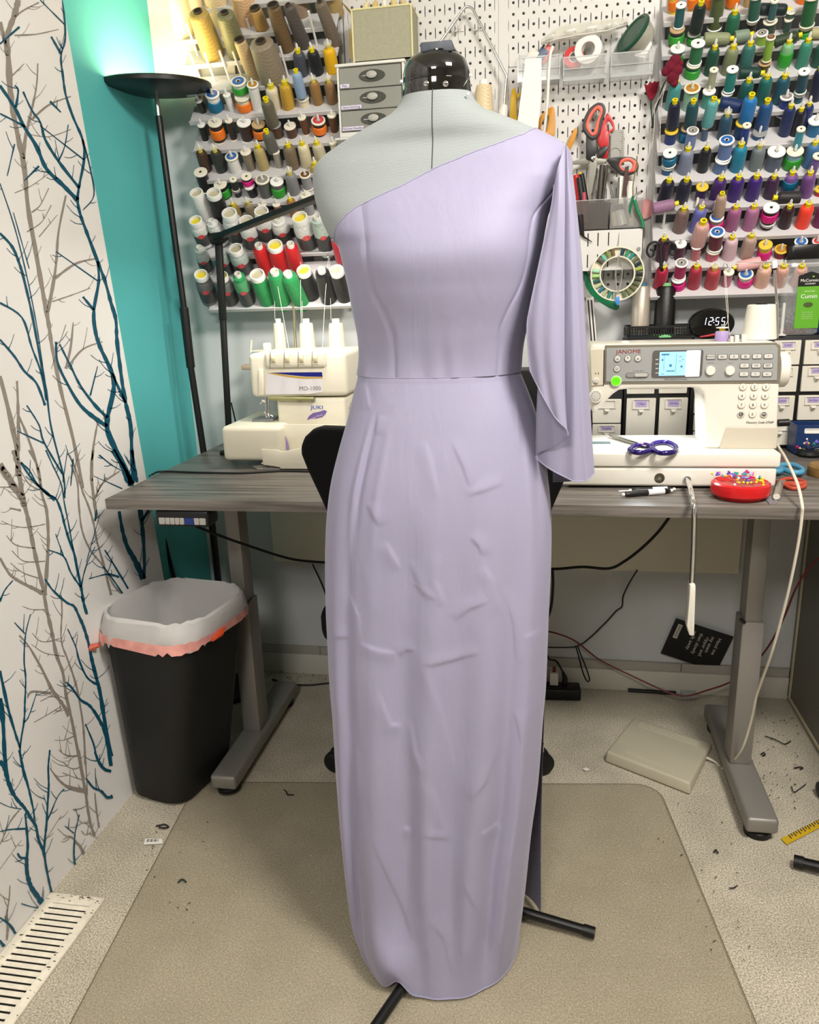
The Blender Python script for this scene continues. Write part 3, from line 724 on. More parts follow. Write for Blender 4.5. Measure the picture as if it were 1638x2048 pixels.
LROWS = [
 (Z1, [(60,-150,170,270,190,'K',(.85,.72,.42)), (220,-110,290,250,170,'K',(.80,.66,.40),{'out':-.03}), (270,100,410,480,190,'K',(.42,.29,.07)), (400,-70,470,200,210,'K',(.80,.63,.36),{'out':-.03}), (490,110,610,470,175,'K',(.17,.165,.075)),
      (620,-60,700,230,215,'K',(.72,.46,.24),{'out':-.03}), (738,75,820,290,120,'K',(.36,.22,.07),{'band':1}), (885,50,1010,430,132,'K',(.14,.085,.035),{'band':1}), (990,50,1150,390,116,'K',(.075,.062,.055)),
      (1040,-80,1130,150,190,'K',(.28,.21,.14),{'out':-.03}), (1255,20,1400,370,112,'K',(.15,.115,.085)), (1350,-110,1410,120,125,'K',(.42,.30,.12),{'out':-.03})]),
 (Z1, [(610,330,740,650,116,'K',(.50,.36,.19),{'band':1}), (785,345,905,690,232,'K',(.24,.195,.135)), (1090,430,1130,620,105,'G',(.06,.065,.085)), (1205,420,1255,610,105,'G',(.008,.010,.016)), (1340,395,1375,590,108,'g',(.80,.45,.005))]),
 (Z1, [(275,820,320,925,60,'S',(.03,.03,.03),{'fl':'w'}), (390,770,430,930,112,'S',wht,{'band':'blue','fl':'w','top':'blue'}), (505,775,555,910,62,'S',wht,{'fl':'w'}), (600,665,630,770,122,'S',wht,{'band':'green','top':'blue','peg':0,'out':.02}), (632,790,665,915,120,'S',cream,{'band':'orange'}),
      (720,690,765,910,92,'S',wht,{'fl':'w','top':'gold'}), (870,720,912,905,112,'G',(.70,.62,.44)), (985,690,1020,900,112,'G',(.55,.32,.03)), (1075,595,1120,790,88,'G',(.26,.38,.55),{'peg':0,'out':.03}), (1130,800,1147,880,96,'S',cream), (1215,670,1260,850,92,'g',(.30,.16,.045)), (1340,670,1378,850,92,'g',(.26,.145,.06))]),
 (Z1, [(295,1020,335,1150,62,'S',(.008,.008,.008),{'fl':'w'}), (412,1000,450,1150,112,'S',(.035,.015,.01),{'band':'orange'}), (520,985,565,1140,62,'S',(.02,.012,.01)), (645,1000,682,1140,112,'S',(.035,.012,.01),{'fl':'w'}), (775,1015,792,1140,106,'S',(.012,.008,.008),{'band':'orange','fl':'t'}),
      (830,830,885,1020,106,'G',(.12,.105,.07),{'peg':0,'out':.03}), (900,1020,932,1120,96,'S',(.09,.042,.02),{'fl':'g'}), (1022,1030,1047,1120,96,'S',(.085,.04,.02)), (1120,960,1162,1095,66,'S',(.13,.045,.015)), (1255,985,1272,1100,112,'S',(.06,.025,.012),{'band':'orange','top':'red'}), (1365,940,1392,1080,72,'S',(.13,.045,.015))]),
 (Z1, [(290,1240,342,1393,95,'g',(.055,.026,.012)), (410,1240,470,1395,100,'g',(.025,.028,.024)), (545,1280,592,1410,106,'S',wht,{'top':'blue'}), (660,1240,710,1390,86,'S',(.22,.18,.12)), (765,1210,815,1380,100,'G',(.45,.35,.15)), (835,1090,890,1240,100,'G',(.10,.10,.085),{'peg':0,'out':.03}), (905,1240,940,1370,66,'S',(.33,.31,.26)),
      (1010,1200,1060,1380,110,'G',(.19,.14,.085)), (1125,1185,1170,1360,100,'G',(.70,.63,.42)), (1245,1180,1290,1330,100,'G',(.55,.49,.34)), (1375,1165,1402,1290,62,'S',cream)]),
 (Z2, [(208,180,258,325,106,'S',(.008,.008,.008),{'peg':0}), (370,280,420,395,106,'S',(.01,.01,.01),{'band':'green'}), (475,240,500,325,60,'S',(.012,.012,.012),{'peg':0,'out':.02}), (505,330,527,388,62,'S',(.012,.012,.012),{'fl':'g'}), (585,215,605,290,85,'S',(.01,.01,.01),{'band':'pink','peg':0,'out':.02}), (610,295,652,388,82,'S',(.012,.012,.012),{'fl':'w'}),
      (715,240,757,388,112,'S',(.10,.10,.105),{'top':'ink'}), (840,255,862,388,106,'S',(.12,.12,.125),{'band':'green','fl':'w'}), (940,195,985,360,100,'g',(.22,.22,.23)), (1065,200,1092,310,90,'S',(.30,.30,.31),{'top':'brown'}), (1145,120,1172,250,92,'G',(.45,.32,.06))]),
 (Z2, [(185,375,268,550,136,'C',(.75,.75,.74)), (325,375,392,565,145,'C',(.012,.012,.014)), (478,455,522,570,86,'G',(.28,.195,.05)), (600,440,642,545,90,'g',(.24,.195,.12)), (715,440,745,540,72,'S',(.04,.035,.03)), (830,440,860,540,66,'S',(.32,.12,.06)), (945,410,985,540,82,'G',(.30,.13,.03)), (1070,370,1112,520,84,'S',(.33,.33,.34))]),
 (Z2, [(178,600,255,765,140,'M',(.72,.72,.70),{'top':'y'}), (310,600,392,750,122,'m',(.72,.72,.70)), (452,540,525,740,160,'M',(.72,.72,.70)), (590,600,645,795,150,'M',(.72,.72,.70)), (715,525,765,735,150,'M',(.72,.72,.70)), (850,585,902,745,142,'m',(.72,.72,.70)), (1030,575,1112,805,165,'M',(.72,.72,.70),{'top':'y'}), (1170,570,1252,840,132,'m',(.45,.55,.50))]),
 (Z2, [(230,815,270,995,112,'m',(.40,.47,.44)), (370,830,440,1020,112,'m',(.40,.47,.44)), (505,830,578,1005,150,'M',(.40,.47,.44)), (690,800,762,1005,132,'n',(.60,.012,.015)), (825,800,882,995,150,'C',(.60,.012,.015),{'top':'y'}), (950,790,1005,995,130,'n',(.55,.01,.014)), (1320,720,1370,900,110,'n',(.55,.03,.05))]),
 (Z2, [(220,1040,292,1235,142,'M',(.10,.10,.105),{'top':'y'}), (392,1050,472,1262,125,'M',(.13,.13,.135),{'top':'y'}), (520,1035,612,1272,126,'m',(.025,.33,.10)), (680,1040,772,1255,150,'C',(.02,.30,.085)), (820,1015,892,1275,150,'n',(.02,.30,.085)), (930,1030,1052,1275,148,'n',(.018,.27,.075)), (1060,1005,1122,1195,142,'C',(.012,.013,.014),{'top':'y'}), (1205,1000,1270,1250,140,'n',(.012,.013,.014)), (1330,1005,1402,1225,140,'C',(.012,.013,.014))]),
]
RROWS = [
 (Z3, [(262,-60,265,125,92,'S',(.75,.50,.04),{'band':'orange','fl':'y'}), (455,-80,445,100,92,'S',(.55,.30,.08),{'band':'orange'}), (620,-80,612,90,92,'S',(.50,.30,.10),{'band':'orange'}), (825,-100,820,80,120,'S',(.60,.40,.08),{'band':'orange'}), (975,-100,960,75,80,'S',(.50,.34,.14)), (1490,-110,1480,45,110,'S',(.60,.35,.10),{'band':'orange'})]),
 (Z3, [(340,45,312,255,92,'S',(.015,.10,.105),{'fl':'w','peg':0,'out':.03}), (305,270,285,430,130,'S',(.03,.04,.03),{'band':'green','fl':'t'}), (525,45,472,295,122,'G',(.004,.014,.013),{'peg':0,'out':.03}), (462,310,452,425,112,'S',(.02,.15,.04),{'band':'green','fl':'w'}), (700,-60,652,265,132,'S',(.085,.115,.04),{'fl':'w','peg':0}),
      (845,130,800,350,122,'G',(.016,.135,.07)), (1045,-40,1017,185,112,'S',(.02,.10,.07),{'fl':'w','peg':0,'out':.03}), (1010,200,985,330,92,'S',(.018,.018,.018)), (1222,5,1187,190,72,'S',(.03,.11,.12),{'peg':0,'out':.03}), (1180,195,1160,320,122,'S',(.04,.075,.055)), (1375,110,1357,172,82,'S',(.05,.10,.07),{'peg':0,'out':.02}), (1352,180,1325,310,72,'S',(.04,.09,.07)),
      (1575,-40,1522,235,132,'S',(.015,.12,.04),{'peg':0,'out':.03}), (1516,245,1500,370,120,'S',(.02,.16,.05),{'band':'green'})]),
 (Z3, [(310,455,285,620,130,'S',(.02,.14,.05),{'band':'green','fl':'w'}), (500,405,467,590,122,'S',(.02,.15,.06),{'fl':'w','peg':0,'out':.03}), (460,600,432,750,126,'S',(.02,.16,.06),{'band':'green'}), (655,460,602,710,112,'G',(.008,.075,.045)), (830,455,765,710,122,'G',(.20,.24,.125)), (990,425,930,680,122,'G',(.035,.15,.135)), (1100,310,1082,490,102,'S',(.24,.42,.05),{'top':'ink','fl':'w','peg':0}),
      (1185,350,1142,570,82,'S',(.24,.42,.05),{'peg':0,'out':.03,'top':'brown'}), (1130,585,1108,705,112,'S',(.095,.075,.02),{'fl':'t'}), (1355,410,1292,660,112,'G',(.20,.46,.23),{'band':'green'}), (1535,395,1460,650,116,'G',(.04,.24,.17)), (1670,430,1605,635,112,'G',(.012,.075,.05))]),
 (Z3, [(290,790,245,1020,122,'G',(.07,.33,.31)), (445,830,412,1040,142,'S',(.34,.60,.44),{'top':'gold'}), (650,655,612,835,76,'S',(.38,.40,.26),{'peg':0,'out':.03}), (605,855,578,1015,112,'S',(.07,.33,.26),{'fl':'w'}), (825,650,787,855,102,'S',(.012,.21,.19),{'fl':'w','peg':0,'out':.03}), (775,870,745,1000,102,'S',(.03,.24,.28),{'fl':'w'}), (975,770,905,1000,122,'G',(.008,.10,.09)),
      (1150,735,1088,985,122,'G',(.008,.125,.105)), (1315,730,1245,975,126,'G',(.008,.075,.115)), (1500,670,1462,865,102,'S',(.008,.06,.09),{'fl':'w','peg':0,'out':.03}), (1450,880,1418,980,102,'S',(.012,.10,.14),{'fl':'w'}), (1655,660,1590,950,112,'G',(.006,.012,.045))]),
 (Z3, [(280,970,256,1195,116,'G',(.004,.007,.03),{'peg':0,'out':.03}), (250,1225,230,1355,116,'S',(.008,.03,.16),{'fl':'y'}), (455,970,420,1200,116,'G',(.006,.06,.075),{'peg':0,'out':.03}), (385,1210,352,1345,84,'S',(.01,.08,.15),{'band':'blue','fl':'t'}), (645,950,582,1180,112,'G',(.11,.38,.38),{'peg':0,'out':.03}), (572,1190,550,1335,66,'S',(.07,.11,.20)),
      (775,1090,730,1310,116,'g',(.02,.075,.13)), (1000,920,942,1145,132,'G',(.008,.155,.44),{'peg':0,'out':.03}), (922,1155,880,1305,122,'S',(.008,.05,.16),{'fl':'y'}), (1150,970,1086,1230,126,'G',(.012,.075,.23),{'peg':0}), (1080,1245,1058,1325,122,'S',(.012,.10,.25),{'fl':'g'}), (1335,905,1292,1080,112,'S',(.008,.03,.22),{'fl':'w','top':'ink'}), (1372,1010,1302,1275,112,'G',(.007,.02,.095)), (1470,1040,1400,1275,112,'G',(.003,.004,.015)), (1545,990,1495,1190,102,'G',(.008,.02,.12)), (1612,1130,1570,1295,132,'S',(.012,.15,.33),{'fl':'w'})]),
 (Z4, [(235,120,225,232,122,'S',(.01,.12,.20),{'band':'blue','fl':'w','peg':0,'out':.02}), (216,248,204,315,112,'S',(.02,.10,.25),{'fl':'w'}), (450,-90,412,85,106,'S',(.15,.21,.44),{'fl':'w','top':'ink','peg':0,'out':.03}), (405,100,365,305,126,'G',(.20,.23,.34)), (580,85,535,290,106,'G',(.004,.006,.011)), (770,0,742,165,132,'S',(.11,.19,.43),{'top':'blue','fl':'w','peg':0,'out':.03}), (732,180,690,312,132,'S',(.09,.17,.36),{'fl':'w'}),
      (960,-140,922,50,76,'S',(.008,.04,.26),{'peg':0,'out':.03}), (905,60,855,288,132,'G',(.008,.20,.33)), (1080,70,1030,282,126,'g',(.16,.195,.205)), (1240,105,1190,292,152,'S',(.09,.12,.17),{'fl':'w'}), (1470,-105,1422,90,76,'S',(.03,.27,.36),{'peg':0,'out':.03}), (1415,100,1365,285,142,'S',(.25,.48,.62),{'band':'green'}), (1600,40,1530,262,122,'G',(.055,.175,.36))]),
 (Z4, [(225,390,172,582,126,'G',(.006,.006,.024)), (390,385,335,592,126,'G',(.008,.008,.03)), (540,440,510,590,106,'S',(.024,.008,.085),{'fl':'y'}), (715,370,650,590,126,'G',(.048,.011,.13)), (880,365,823,575,132,'G',(.038,.008,.165)), (1050,355,993,570,132,'G',(.038,.008,.165)), (1215,355,1160,552,116,'G',(.038,.008,.05)), (1385,325,1340,470,126,'G',(.17,.075,.29),{'band':'blue'}), (1632,150,1562,320,92,'S',(.16,.095,.34),{'peg':0,'out':.03}), (1555,325,1500,545,122,'G',(.16,.06,.25)), (1650,460,1630,540,90,'S',(.5,.02,.02),{'fl':'y'})]),
 (Z4, [(365,660,315,862,126,'G',(.175,.11,.10)), (530,650,462,870,122,'G',(.125,.135,.44)), (725,520,690,715,102,'G',(.44,.30,.225),{'peg':0,'out':.03}), (676,725,658,855,122,'S',(.45,.36,.30),{'band':'pink','top':'blue','fl':'w'}), (855,645,800,852,126,'G',(.33,.10,.24)), (1025,640,965,848,126,'G',(.38,.14,.29)), (1190,635,1155,770,136,'S',(.035,.008,.014),{'band':'pink','fl':'w','peg':0,'out':.02}), (1150,785,1130,845,112,'S',(.045,.008,.014),{'fl':'w'}), (1360,635,1300,832,116,'G',(.022,.004,.011)), (1535,620,1465,828,132,'G',(1.0,.05,.02)), (1690,630,1622,822,122,'G',(.15,.008,.09))]),
 (Z4, [(180,940,155,1132,122,'G',(.07,.004,.038)), (335,975,315,1115,106,'S',(.08,.004,.04),{'fl':'w'}), (545,790,492,985,142,'G',(.58,.33,.30),{'peg':0,'out':.03}), (487,995,470,1135,96,'S',(.50,.16,.175),{'fl':'w'}), (680,865,657,1015,132,'S',(.115,.008,.022),{'top':'blue','fl':'w','peg':0,'out':.03}), (647,1030,620,1135,126,'S',(.55,.115,.155)), (820,930,780,1122,126,'G',(.64,.45,.52)), (1000,915,940,1112,126,'G',(.43,.30,.255)), (1135,985,1112,1130,116,'S',(.65,.48,.06),{'band':'pink','fl':'y'}), (1285,1025,1262,1115,116,'S',(.20,.008,.03),{'top':'gold','fl':'y'}), (1470,955,1440,1070,112,'S',(.45,.40,.36),{'top':'blue','fl':'w'}), (1620,950,1600,1060,90,'S',(.45,.40,.36),{'top':'red','fl':'w'})]),
 (Z4, [(170,1210,130,1382,122,'G',(.40,.008,.045)), (345,1155,322,1285,112,'S',(.40,.008,.09),{'fl':'w','peg':0,'out':.03,'top':'ink'}), (316,1300,308,1405,122,'S',(.5,.01,.11),{'band':'pink','fl':'w'}), (485,1200,450,1392,122,'G',(.38,.022,.05)), (655,1215,615,1392,132,'g',(.44,.045,.06)), (790,1240,755,1382,92,'S',(.50,.155,.225)), (950,1262,935,1375,126,'S',(.72,.66,.58),{'band':'pink','top':'blue'}), (1135,1200,1080,1382,132,'G',(.75,.45,.345)), (1305,1200,1250,1382,122,'G',(.66,.37,.31)), (1475,1200,1420,1382,122,'G',(.66,.37,.31))]),
]
# left rack
xl0, xl1 = P(375, 122, YB).x, P(706, 600, YB).x
lr = thing('thread_rack', 'white wall rack of neutral spools and large cones left of the pegboard', 'rack', group='thread racks')
tall = 1.98
zlo = P(430, 612, YB).z
box('back_panel', (xl0+.01, YW-.016, zlo), (xl1-.005, YW-.002, tall), m_rackback, lr)
for x in (xl0, xl1-.012): box('side_rail', (x, YW-.03, zlo-.01), (x+.014, YW-.002, tall), m_rack, lr, bevel=.002)
for i in range(3):
    x = xl0+(xl1-xl0)*(i+1)/4; box('upright', (x-.012, YW-.022, zlo-.005), (x+.012, YW-.014, tall), m_rack, lr, bevel=.001, seg=1)
slats(lr, [(20, 370), (78, 372), (128, 380), (182, 386), (240, 388), (300, 395), (358, 421), (408, 440), (455, 420), (512, 430), (562, 425), (617, 425)], xl0, xl1)
fill_rack(lr, 'left', LROWS, 'spools and cones on the left rack')
bare_pegs(lr, Z1, [(175,190,270,460), (200,435,290,650), (320,430,415,680), (445,415,530,660), (555,420,635,640), (940,380,1010,640), (670,155,710,280), (1175,90,1245,370)])
# right rack
xr0 = P(1300, 540, YB).x
rr = thing('thread_rack', 'white wall rack of green, blue, purple and pink spools right of the pegboard', 'rack', group='thread racks')
zlo2 = P(1300, 600, YB).z
box('back_panel', (xr0+.008, YW-.016, zlo2), (.80, YW-.002, tall), m_rackback, rr)
for x in (xr0, .79): box('side_rail', (x, YW-.034, zlo2-.008), (x+.012, YW-.002, tall), m_rack, rr, bevel=.002)
for i in range(3):
    x = xr0+(.80-xr0)*(i+1)/4; box('upright', (x-.011, YW-.022, zlo2-.005), (x+.011, YW-.014, tall), m_rack, rr, bevel=.001, seg=1)
slats(rr, [(42, 1330), (109, 1326), (170, 1322), (236, 1320), (301, 1315), (364, 1312), (420, 1305), (479, 1302), (536, 1298), (591, 1297)], xr0, .80)
fill_rack(rr, 'right', RROWS, 'spools on the right rack')
bare_pegs(rr, Z4, [(200,600,170,840)])
# spools lying along the ledges
def lying(a, b_, w, col, s_, oz, where, kind='G', out=.028):
    ox, oy, s = oz
    p, q = P(ox+a[0]*s, oy+a[1]*s, YB-out), P(ox+b_[0]*s, oy+b_[1]*s, YB-out)
    make_spool('thread_spool', '%s thread spool lying on its side %s' % (colname(col), where), 'spools on the right rack', p, q-p, (q-p).length, w*s*mpp(p)/2, kind, col)
lying((1080,90),(1335,92),110,(.006,.018,.02),0,Z3,'near the top of right rack')
lying((555,365),(800,362),108,(.25,.28,.155),0,Z3,'behind row two of right rack, left one')
lying((845,352),(985,325),108,(.20,.27,.20),0,Z3,'behind row two of right rack, middle one')
lying((1210,405),(1440,335),108,(.022,.045,.02),0,Z3,'behind row three of right rack')
lying((1560,315),(1720,312),92,(.40,.38,.20),0,Z3,'at the right end of right rack')
lying((885,690),(1085,688),112,(.004,.038,.03),0,Z3,'beside a white-topped teal spool')
lying((905,1010),(700,965),122,(.004,.022,.10),0,Z3,'among the blue spools')
lying((1460,540),(1245,542),118,(.022,.019,.022),0,Z4,'below the purple spools at right')
lying((75,648),(280,602),110,(.27,.14,.24),0,Z4,'across the left edge of right rack',out=.05)
lying((655,622),(480,590),95,(.20,.155,.22),0,Z4,'behind the periwinkle spool','S')
lying((1085,1150),(860,1195),106,(.72,.40,.40),0,Z4,'in right rack\'s lowest row')

# ================================================================ dress form and gown
YC, XC = 1.28, P(874, 200, 1.28).x
def zx(lst, Y=YC): return sorted([(P(x, y, Y).z, P(x, y, Y).x) for x, y in lst])
LEFT = zx([(808,190),(801,208),(792,222),(780,234),(753,248),(709,273),(660,305),(644,318),(633,332),(628,350),(628,366),(632,392),(637,412),(646,436),(656,458),(668,478),(684,492),(688,498),(692,512),(704,569),(713,627),(721,671),(723,710),(719,747),(708,800),(690,880),(675,950)])
RIGHT = zx([(1039,747),(1044,690),(1054,642),(1065,587),(1078,514),(1086,466),(1093,430)])
zx_r = RIGHT[-1][0]
def xl_(z): return cub_table(LEFT, z)[0]
def xr_(z):
    m_ = 2*XC-xl_(z)
    if z >= zx_r+.05: return m_
    r_ = cub_table(RIGHT, z)[0] if z >= RIGHT[0][0] else m_+.004
    if z <= zx_r: return r_
    t = (z-zx_r)/.05; return r_*(1-t)+m_*t
zn = LEFT[-1][0]
DEP = sorted([(zn, .043, .045, 2.0), (zn-.018, .050, .052, 2.0), (zn-.055, .058, .070, 2.1), (zn-.075, .055, .078, 2.2), (zn-.10, .066, .088, 2.3), (zn-.135, .082, .098, 2.4), (1.32, .108, .104, 2.4), (1.265, .128, .100, 2.4), (1.215, .118, .090, 2.3), (1.15, .098, .084, 2.2), (1.09, .088, .086, 2.2), (1.0, .108, .110, 2.2), (.85, .120, .13, 2.3), (.5, .12, .13, 2.3)])
def spow(c, e): return math.copysign(abs(c)**e, c)
def body(th, z, off=0.):
    f, bk, n = cub_table(DEP, z); xl, xr = xl_(z), xr_(z)
    c, s = math.cos(th), math.sin(th); e = 2/n
    x = XC+((xr-XC+off) if c > 0 else (XC-xl+off))*spow(c, e)
    y = YC+((bk+off) if s > 0 else (f+off))*spow(s, e)
    return Vector((x, y, z))
m_form = mat('form_knit', '#8f9594', .8, sheen=.1, spec=.3)
nt = m_form.node_tree; b = nt.nodes['Principled BSDF']
tc = nt.nodes.new('ShaderNodeTexCoord'); wv = nt.nodes.new('ShaderNodeTexWave'); wv.bands_direction = 'Z'; wv.inputs['Scale'].default_value = 175; wv.inputs['Distortion'].default_value = .6
nt.links.new(tc.outputs['Object'], wv.inputs['Vector'])
bp = nt.nodes.new('ShaderNodeBump'); bp.inputs['Strength'].default_value = .2; bp.inputs['Distance'].default_value = .0006
nt.links.new(wv.outputs['Fac'], bp.inputs['Height']); nt.links.new(bp.outputs['Normal'], b.inputs['Normal'])
rp = nt.nodes.new('ShaderNodeValToRGB'); rp.color_ramp.elements[0].color = (*rgb('#82898a'), 1); rp.color_ramp.elements[1].color = (*rgb('#a0a6a6'), 1)
nt.links.new(wv.outputs['Fac'], rp.inputs['Fac']); nt.links.new(rp.outputs['Color'], b.inputs['Base Color'])
df = thing('dress_form', 'grey knit-covered dress form with glossy black neck cap wearing the lavender gown', 'dress form', (XC, YC, 0))
def rel(o, root): o.data.transform(Matrix.Translation(-root.location)); return o
zl = P(719, 747, YC).z+.004
zs_ = [zl+(zn-zl)*k/110 for k in range(111)]
rows = [[body(2*math.pi*i/96, z) for i in range(96)] for z in zs_]
mb = MB(); mb.grid(rows, True); mb.f.append(tuple(range(95, -1, -1))); mb.f.append(tuple(range(110*96, 111*96)))
rel(mb.obj('torso', m_form, df, smooth=60), df)
pts = [body(1.5*math.pi, z, .0004) for z in zs_[60:]]
rel(MB().tube(pts, .0007, 6).obj('front_seam', mat('seam_dark', '#3e423f', .8), df), df)
pts = [body(math.pi, zs_[0]+(zn-zs_[0])*k/200, .0005) for k in range(95, 196)]
rel(MB().tube(pts, .0012, 6).obj('side_piping', mat('piping_grey', '#7e827a', .7), df), df)
# neck cap
m_gloss = mat('gloss_black', '#0a0908', .06, spec=.8, coat=.6)
cN = P(873, 165, YC); k = mpp(cN)
zc0, zc1, zc2 = P(873, 181, YC-.05).z, P(873, 150, YC-.05).z, P(873, 106, YC).z
rw = 69*k
M = Matrix.Translation((cN.x-XC, 0, 0))
MB().lathe([(0, zc0-.002), (rw*.99, zc0-.002), (rw*1.01, zc0+.004), (rw*.985, zc1), (rw*.96, zc1+.001), (0, zc1+.001)], 64, M, 1, .88).obj('collar', m_gloss, df)
H = zc2-zc1-.001
MB().lathe([(0, zc1+.0012), (rw*.95, zc1+.0012), (rw*.975, zc1+.004), (rw*.965, zc1+.001+H*.35), (rw*.88, zc1+.001+H*.68), (rw*.70, zc1+.001+H*.9), (rw*.42, zc2), (0, zc2+.001)], 64, M, 1, .88).obj('cap', m_gloss, df)
kb = P(874, 108, YC-.02)
MB().box((kb.x-XC-31*k, -.028, zc2-.006), (kb.x-XC+31*k, .02, zc2+.0085)).obj('knob', mat('worn_rubber', '#4d525a', .7, noise=.3, nscale=60), df, bevel=.002)
MB().lathe([(.024, 0), (.030, 0), (.030, .003), (.024, .003), (.024, 0)], 32, Matrix.Translation((kb.x-XC, 0, zc2-.005))).obj('knob_ring', m_gloss, df)
for sx in (853, 891):
    q = P(sx, 167, YC-rw*.88*.99)
    Mq = frame((q.x-XC, q.y-YC, q.z), (1, 0, 0), (0, 0, 1), (0, -1, 0)) @ Matrix.Translation((0, 0, -.003))
    sc_ = MB().lathe([(0, 0), (.0042, 0), (.0042, .0022), (.003, .0034), (0, .0038)], 14, Mq).obj('screw', MATS['chrome'], df)
    MB().box((-.0032, -.0005, .0036), (.0032, .0005, .0041), Mq).obj('slot', m_black, sc_)
# stand
m_stand = mat('stand_black', '#0d0d0e', .35)
px_, py_ = -.150-XC, 1.285-YC
MB().tube([(px_, py_, .03), (px_, py_, zl+.05)], .014, 16).obj('stand_pole', m_stand, df)
MB().tube([(px_, py_, .05), (px_, py_, .13)], .022, 16).obj('stand_hub', m_stand, df)
for tx, ty in ((.104, 1.239), (-.288, .945), (-.150+.27*math.cos(R(112)), 1.285+.27*math.sin(R(112)))):
    p0 = Vector((px_, py_, .034)); p1 = Vector((tx-XC, ty-YC, .0165))
    MB().tube([p0, p1], .0095, 14).obj('stand_leg', m_stand, df)
    MB().tube([p1-(p1-p0).normalized()*.022, p1], .0112, 14).obj('foot_cap', m_black, df)
for i, (x, y, w_) in enumerate(((803, 163, 'left'), (941, 150, 'right'), (936, 188, 'lower right'))):
    h_ = P(x, y, YC-.035); sg = -1 if i == 0 else 1
    e_ = Vector((XC, YC, h_.z-.012))+ (h_-Vector((XC, YC, h_.z)))*.80
    pn = thing('dressmaking_pin', 'white-headed pin stuck in the %s of the dress form neck' % {'left': 'left side', 'right': 'upper right side', 'lower right': 'lower right side'}[w_], 'pin', h_)
    MB().lathe([(0, -.0024), (.0018, -.0016), (.0024, 0), (.0018, .0016), (0, .0024)], 12).obj('head', mat('pin_white', '#f2f1ec', .25), pn)
    MB().tube([(0, 0, 0), e_-h_], .0004, 6).obj('shaft', MATS['chrome'], pn)

# ---- gown
m_satin = mat('lavender_satin', '#9693ac', .56, spec=.32, sheen=.4)
nt = m_satin.node_tree; b = nt.nodes['Principled BSDF']
b.inputs['Sheen Roughness'].default_value = .3; b.inputs['Sheen Tint'].default_value = (*rgb('#e9e6f4'), 1)
b.inputs['Anisotropic'].default_value = .3
tc = nt.nodes.new('ShaderNodeTexCoord')
n1 = nt.nodes.new('ShaderNodeTexNoise'); n1.inputs['Scale'].default_value = 900; n1.inputs['Detail'].default_value = 2
mpv = nt.nodes.new('ShaderNodeMapping'); mpv.inputs['Scale'].default_value = (1.5, 1.5, .38); mpv.inputs['Rotation'].default_value = (0, .25, 0)
n2 = nt.nodes.new('ShaderNodeTexNoise'); n2.inputs['Scale'].default_value = 13; n2.inputs['Detail'].default_value = 3; n2.inputs['Distortion'].default_value = .5
nt.links.new(tc.outputs['Object'], n1.inputs['Vector']); nt.links.new(tc.outputs['Object'], mpv.inputs['Vector']); nt.links.new(mpv.outputs['Vector'], n2.inputs['Vector'])
b1 = nt.nodes.new('ShaderNodeBump'); b1.inputs['Strength'].default_value = .12; b1.inputs['Distance'].default_value = .0006
b2 = nt.nodes.new('ShaderNodeBump'); b2.inputs['Strength'].default_value = .28; b2.inputs['Distance'].default_value = .010
nt.links.new(n1.outputs['Fac'], b1.inputs['Height']); nt.links.new(n2.outputs['Fac'], b2.inputs['Height'])
nt.links.new(b1.outputs['Normal'], b2.inputs['Normal']); nt.links.new(b2.outputs['Normal'], b.inputs['Normal'])
from mathutils import noise as mnoise
gown = thing('evening_gown', 'lavender satin one-shoulder gown with a long draped flutter sleeve and side slit', 'dress', (XC, YC, 0))
NECK = sorted([(P(x, y, Y).x, P(x, y, Y).z) for x, y, Y in ((685,482,1.27),(691,455,1.25),(702,432,1.22),(717,414,1.2),(800,371,1.19),(875,331,1.20),(960,298,1.215),(1040,269,1.235),(1062,259,1.25),(1100,240,1.28))])
def zneck(x): return lerp_table(NECK, x)[0]
zw = P(719, 747, YC).z
def seam_tab(l): return sorted([(P(x, y, 1.17).z, P(x, y, 1.17).x) for x, y in l])
SL = seam_tab([(717,413),(726,452),(730,481),(737,550),(748,591),(766,624),(781,668),(783,701),(783,745)])
SR = seam_tab([(1130,330),(1107,367),(1067,422),(1058,459),(1052,514),(1038,569),(1008,631),(997,660),(994,701),(990,750)])
def theta_of(x, z):
    _, _, n = cub_table(DEP, z); a = (xr_(z)-XC) if x > XC else (XC-xl_(z))
    q = max(-.995, min(.995, (x-XC)/a)); c = spow(q, n/2)
    return 2*math.pi-math.acos(max(-1, min(1, c)))
def panel(name, th0, th1, nu, nv, off=.0028, edge=(1, 1)):
    cols = []
    for i in range(nu+1):
        u = i/nu; eo = off-.0022*((math.exp(-(u/.03)**2) if edge[0] else 0)+(math.exp(-((1-u)/.03)**2) if edge[1] else 0))
        z = zw; good = zw
        while z < zn-.02:
            p = body(th0(z)+(th1(z)-th0(z))*u, z, eo)
            if z > 1.2 and p.z > zneck(p.x): break
            good = z; z += .0008
        col = []
        for j in range(nv+1):
            zz = zw+(good-zw)*j/nv; th = th0(zz)+(th1(zz)-th0(zz))*u
            p = body(th, zz, eo)
            w = .0010*mnoise.noise((p.x*14, p.z*9, 3.1))+.0012*math.exp(-((zz-zw)/.05)**2)*math.sin(p.x*130+2*math.sin(p.x*40))
            p.y -= w
            col.append(p)
        cols.append(col)
    rows = [[cols[i][j] for i in range(nu+1)] for j in range(nv+1)]
    o = MB().grid(rows).obj(name, m_satin, gown, smooth=70); rel(o, gown); return o, rows
sl = lambda z: theta_of(cub_table(SL, z)[0], z); sr = lambda z: theta_of(cub_table(SR, z)[0], z)
cp, crow = panel('bodice_front', sl, sr, 80, 110)
lp, lrow = panel('bodice_side', lambda z: math.pi, sl, 24, 110, edge=(0, 1))
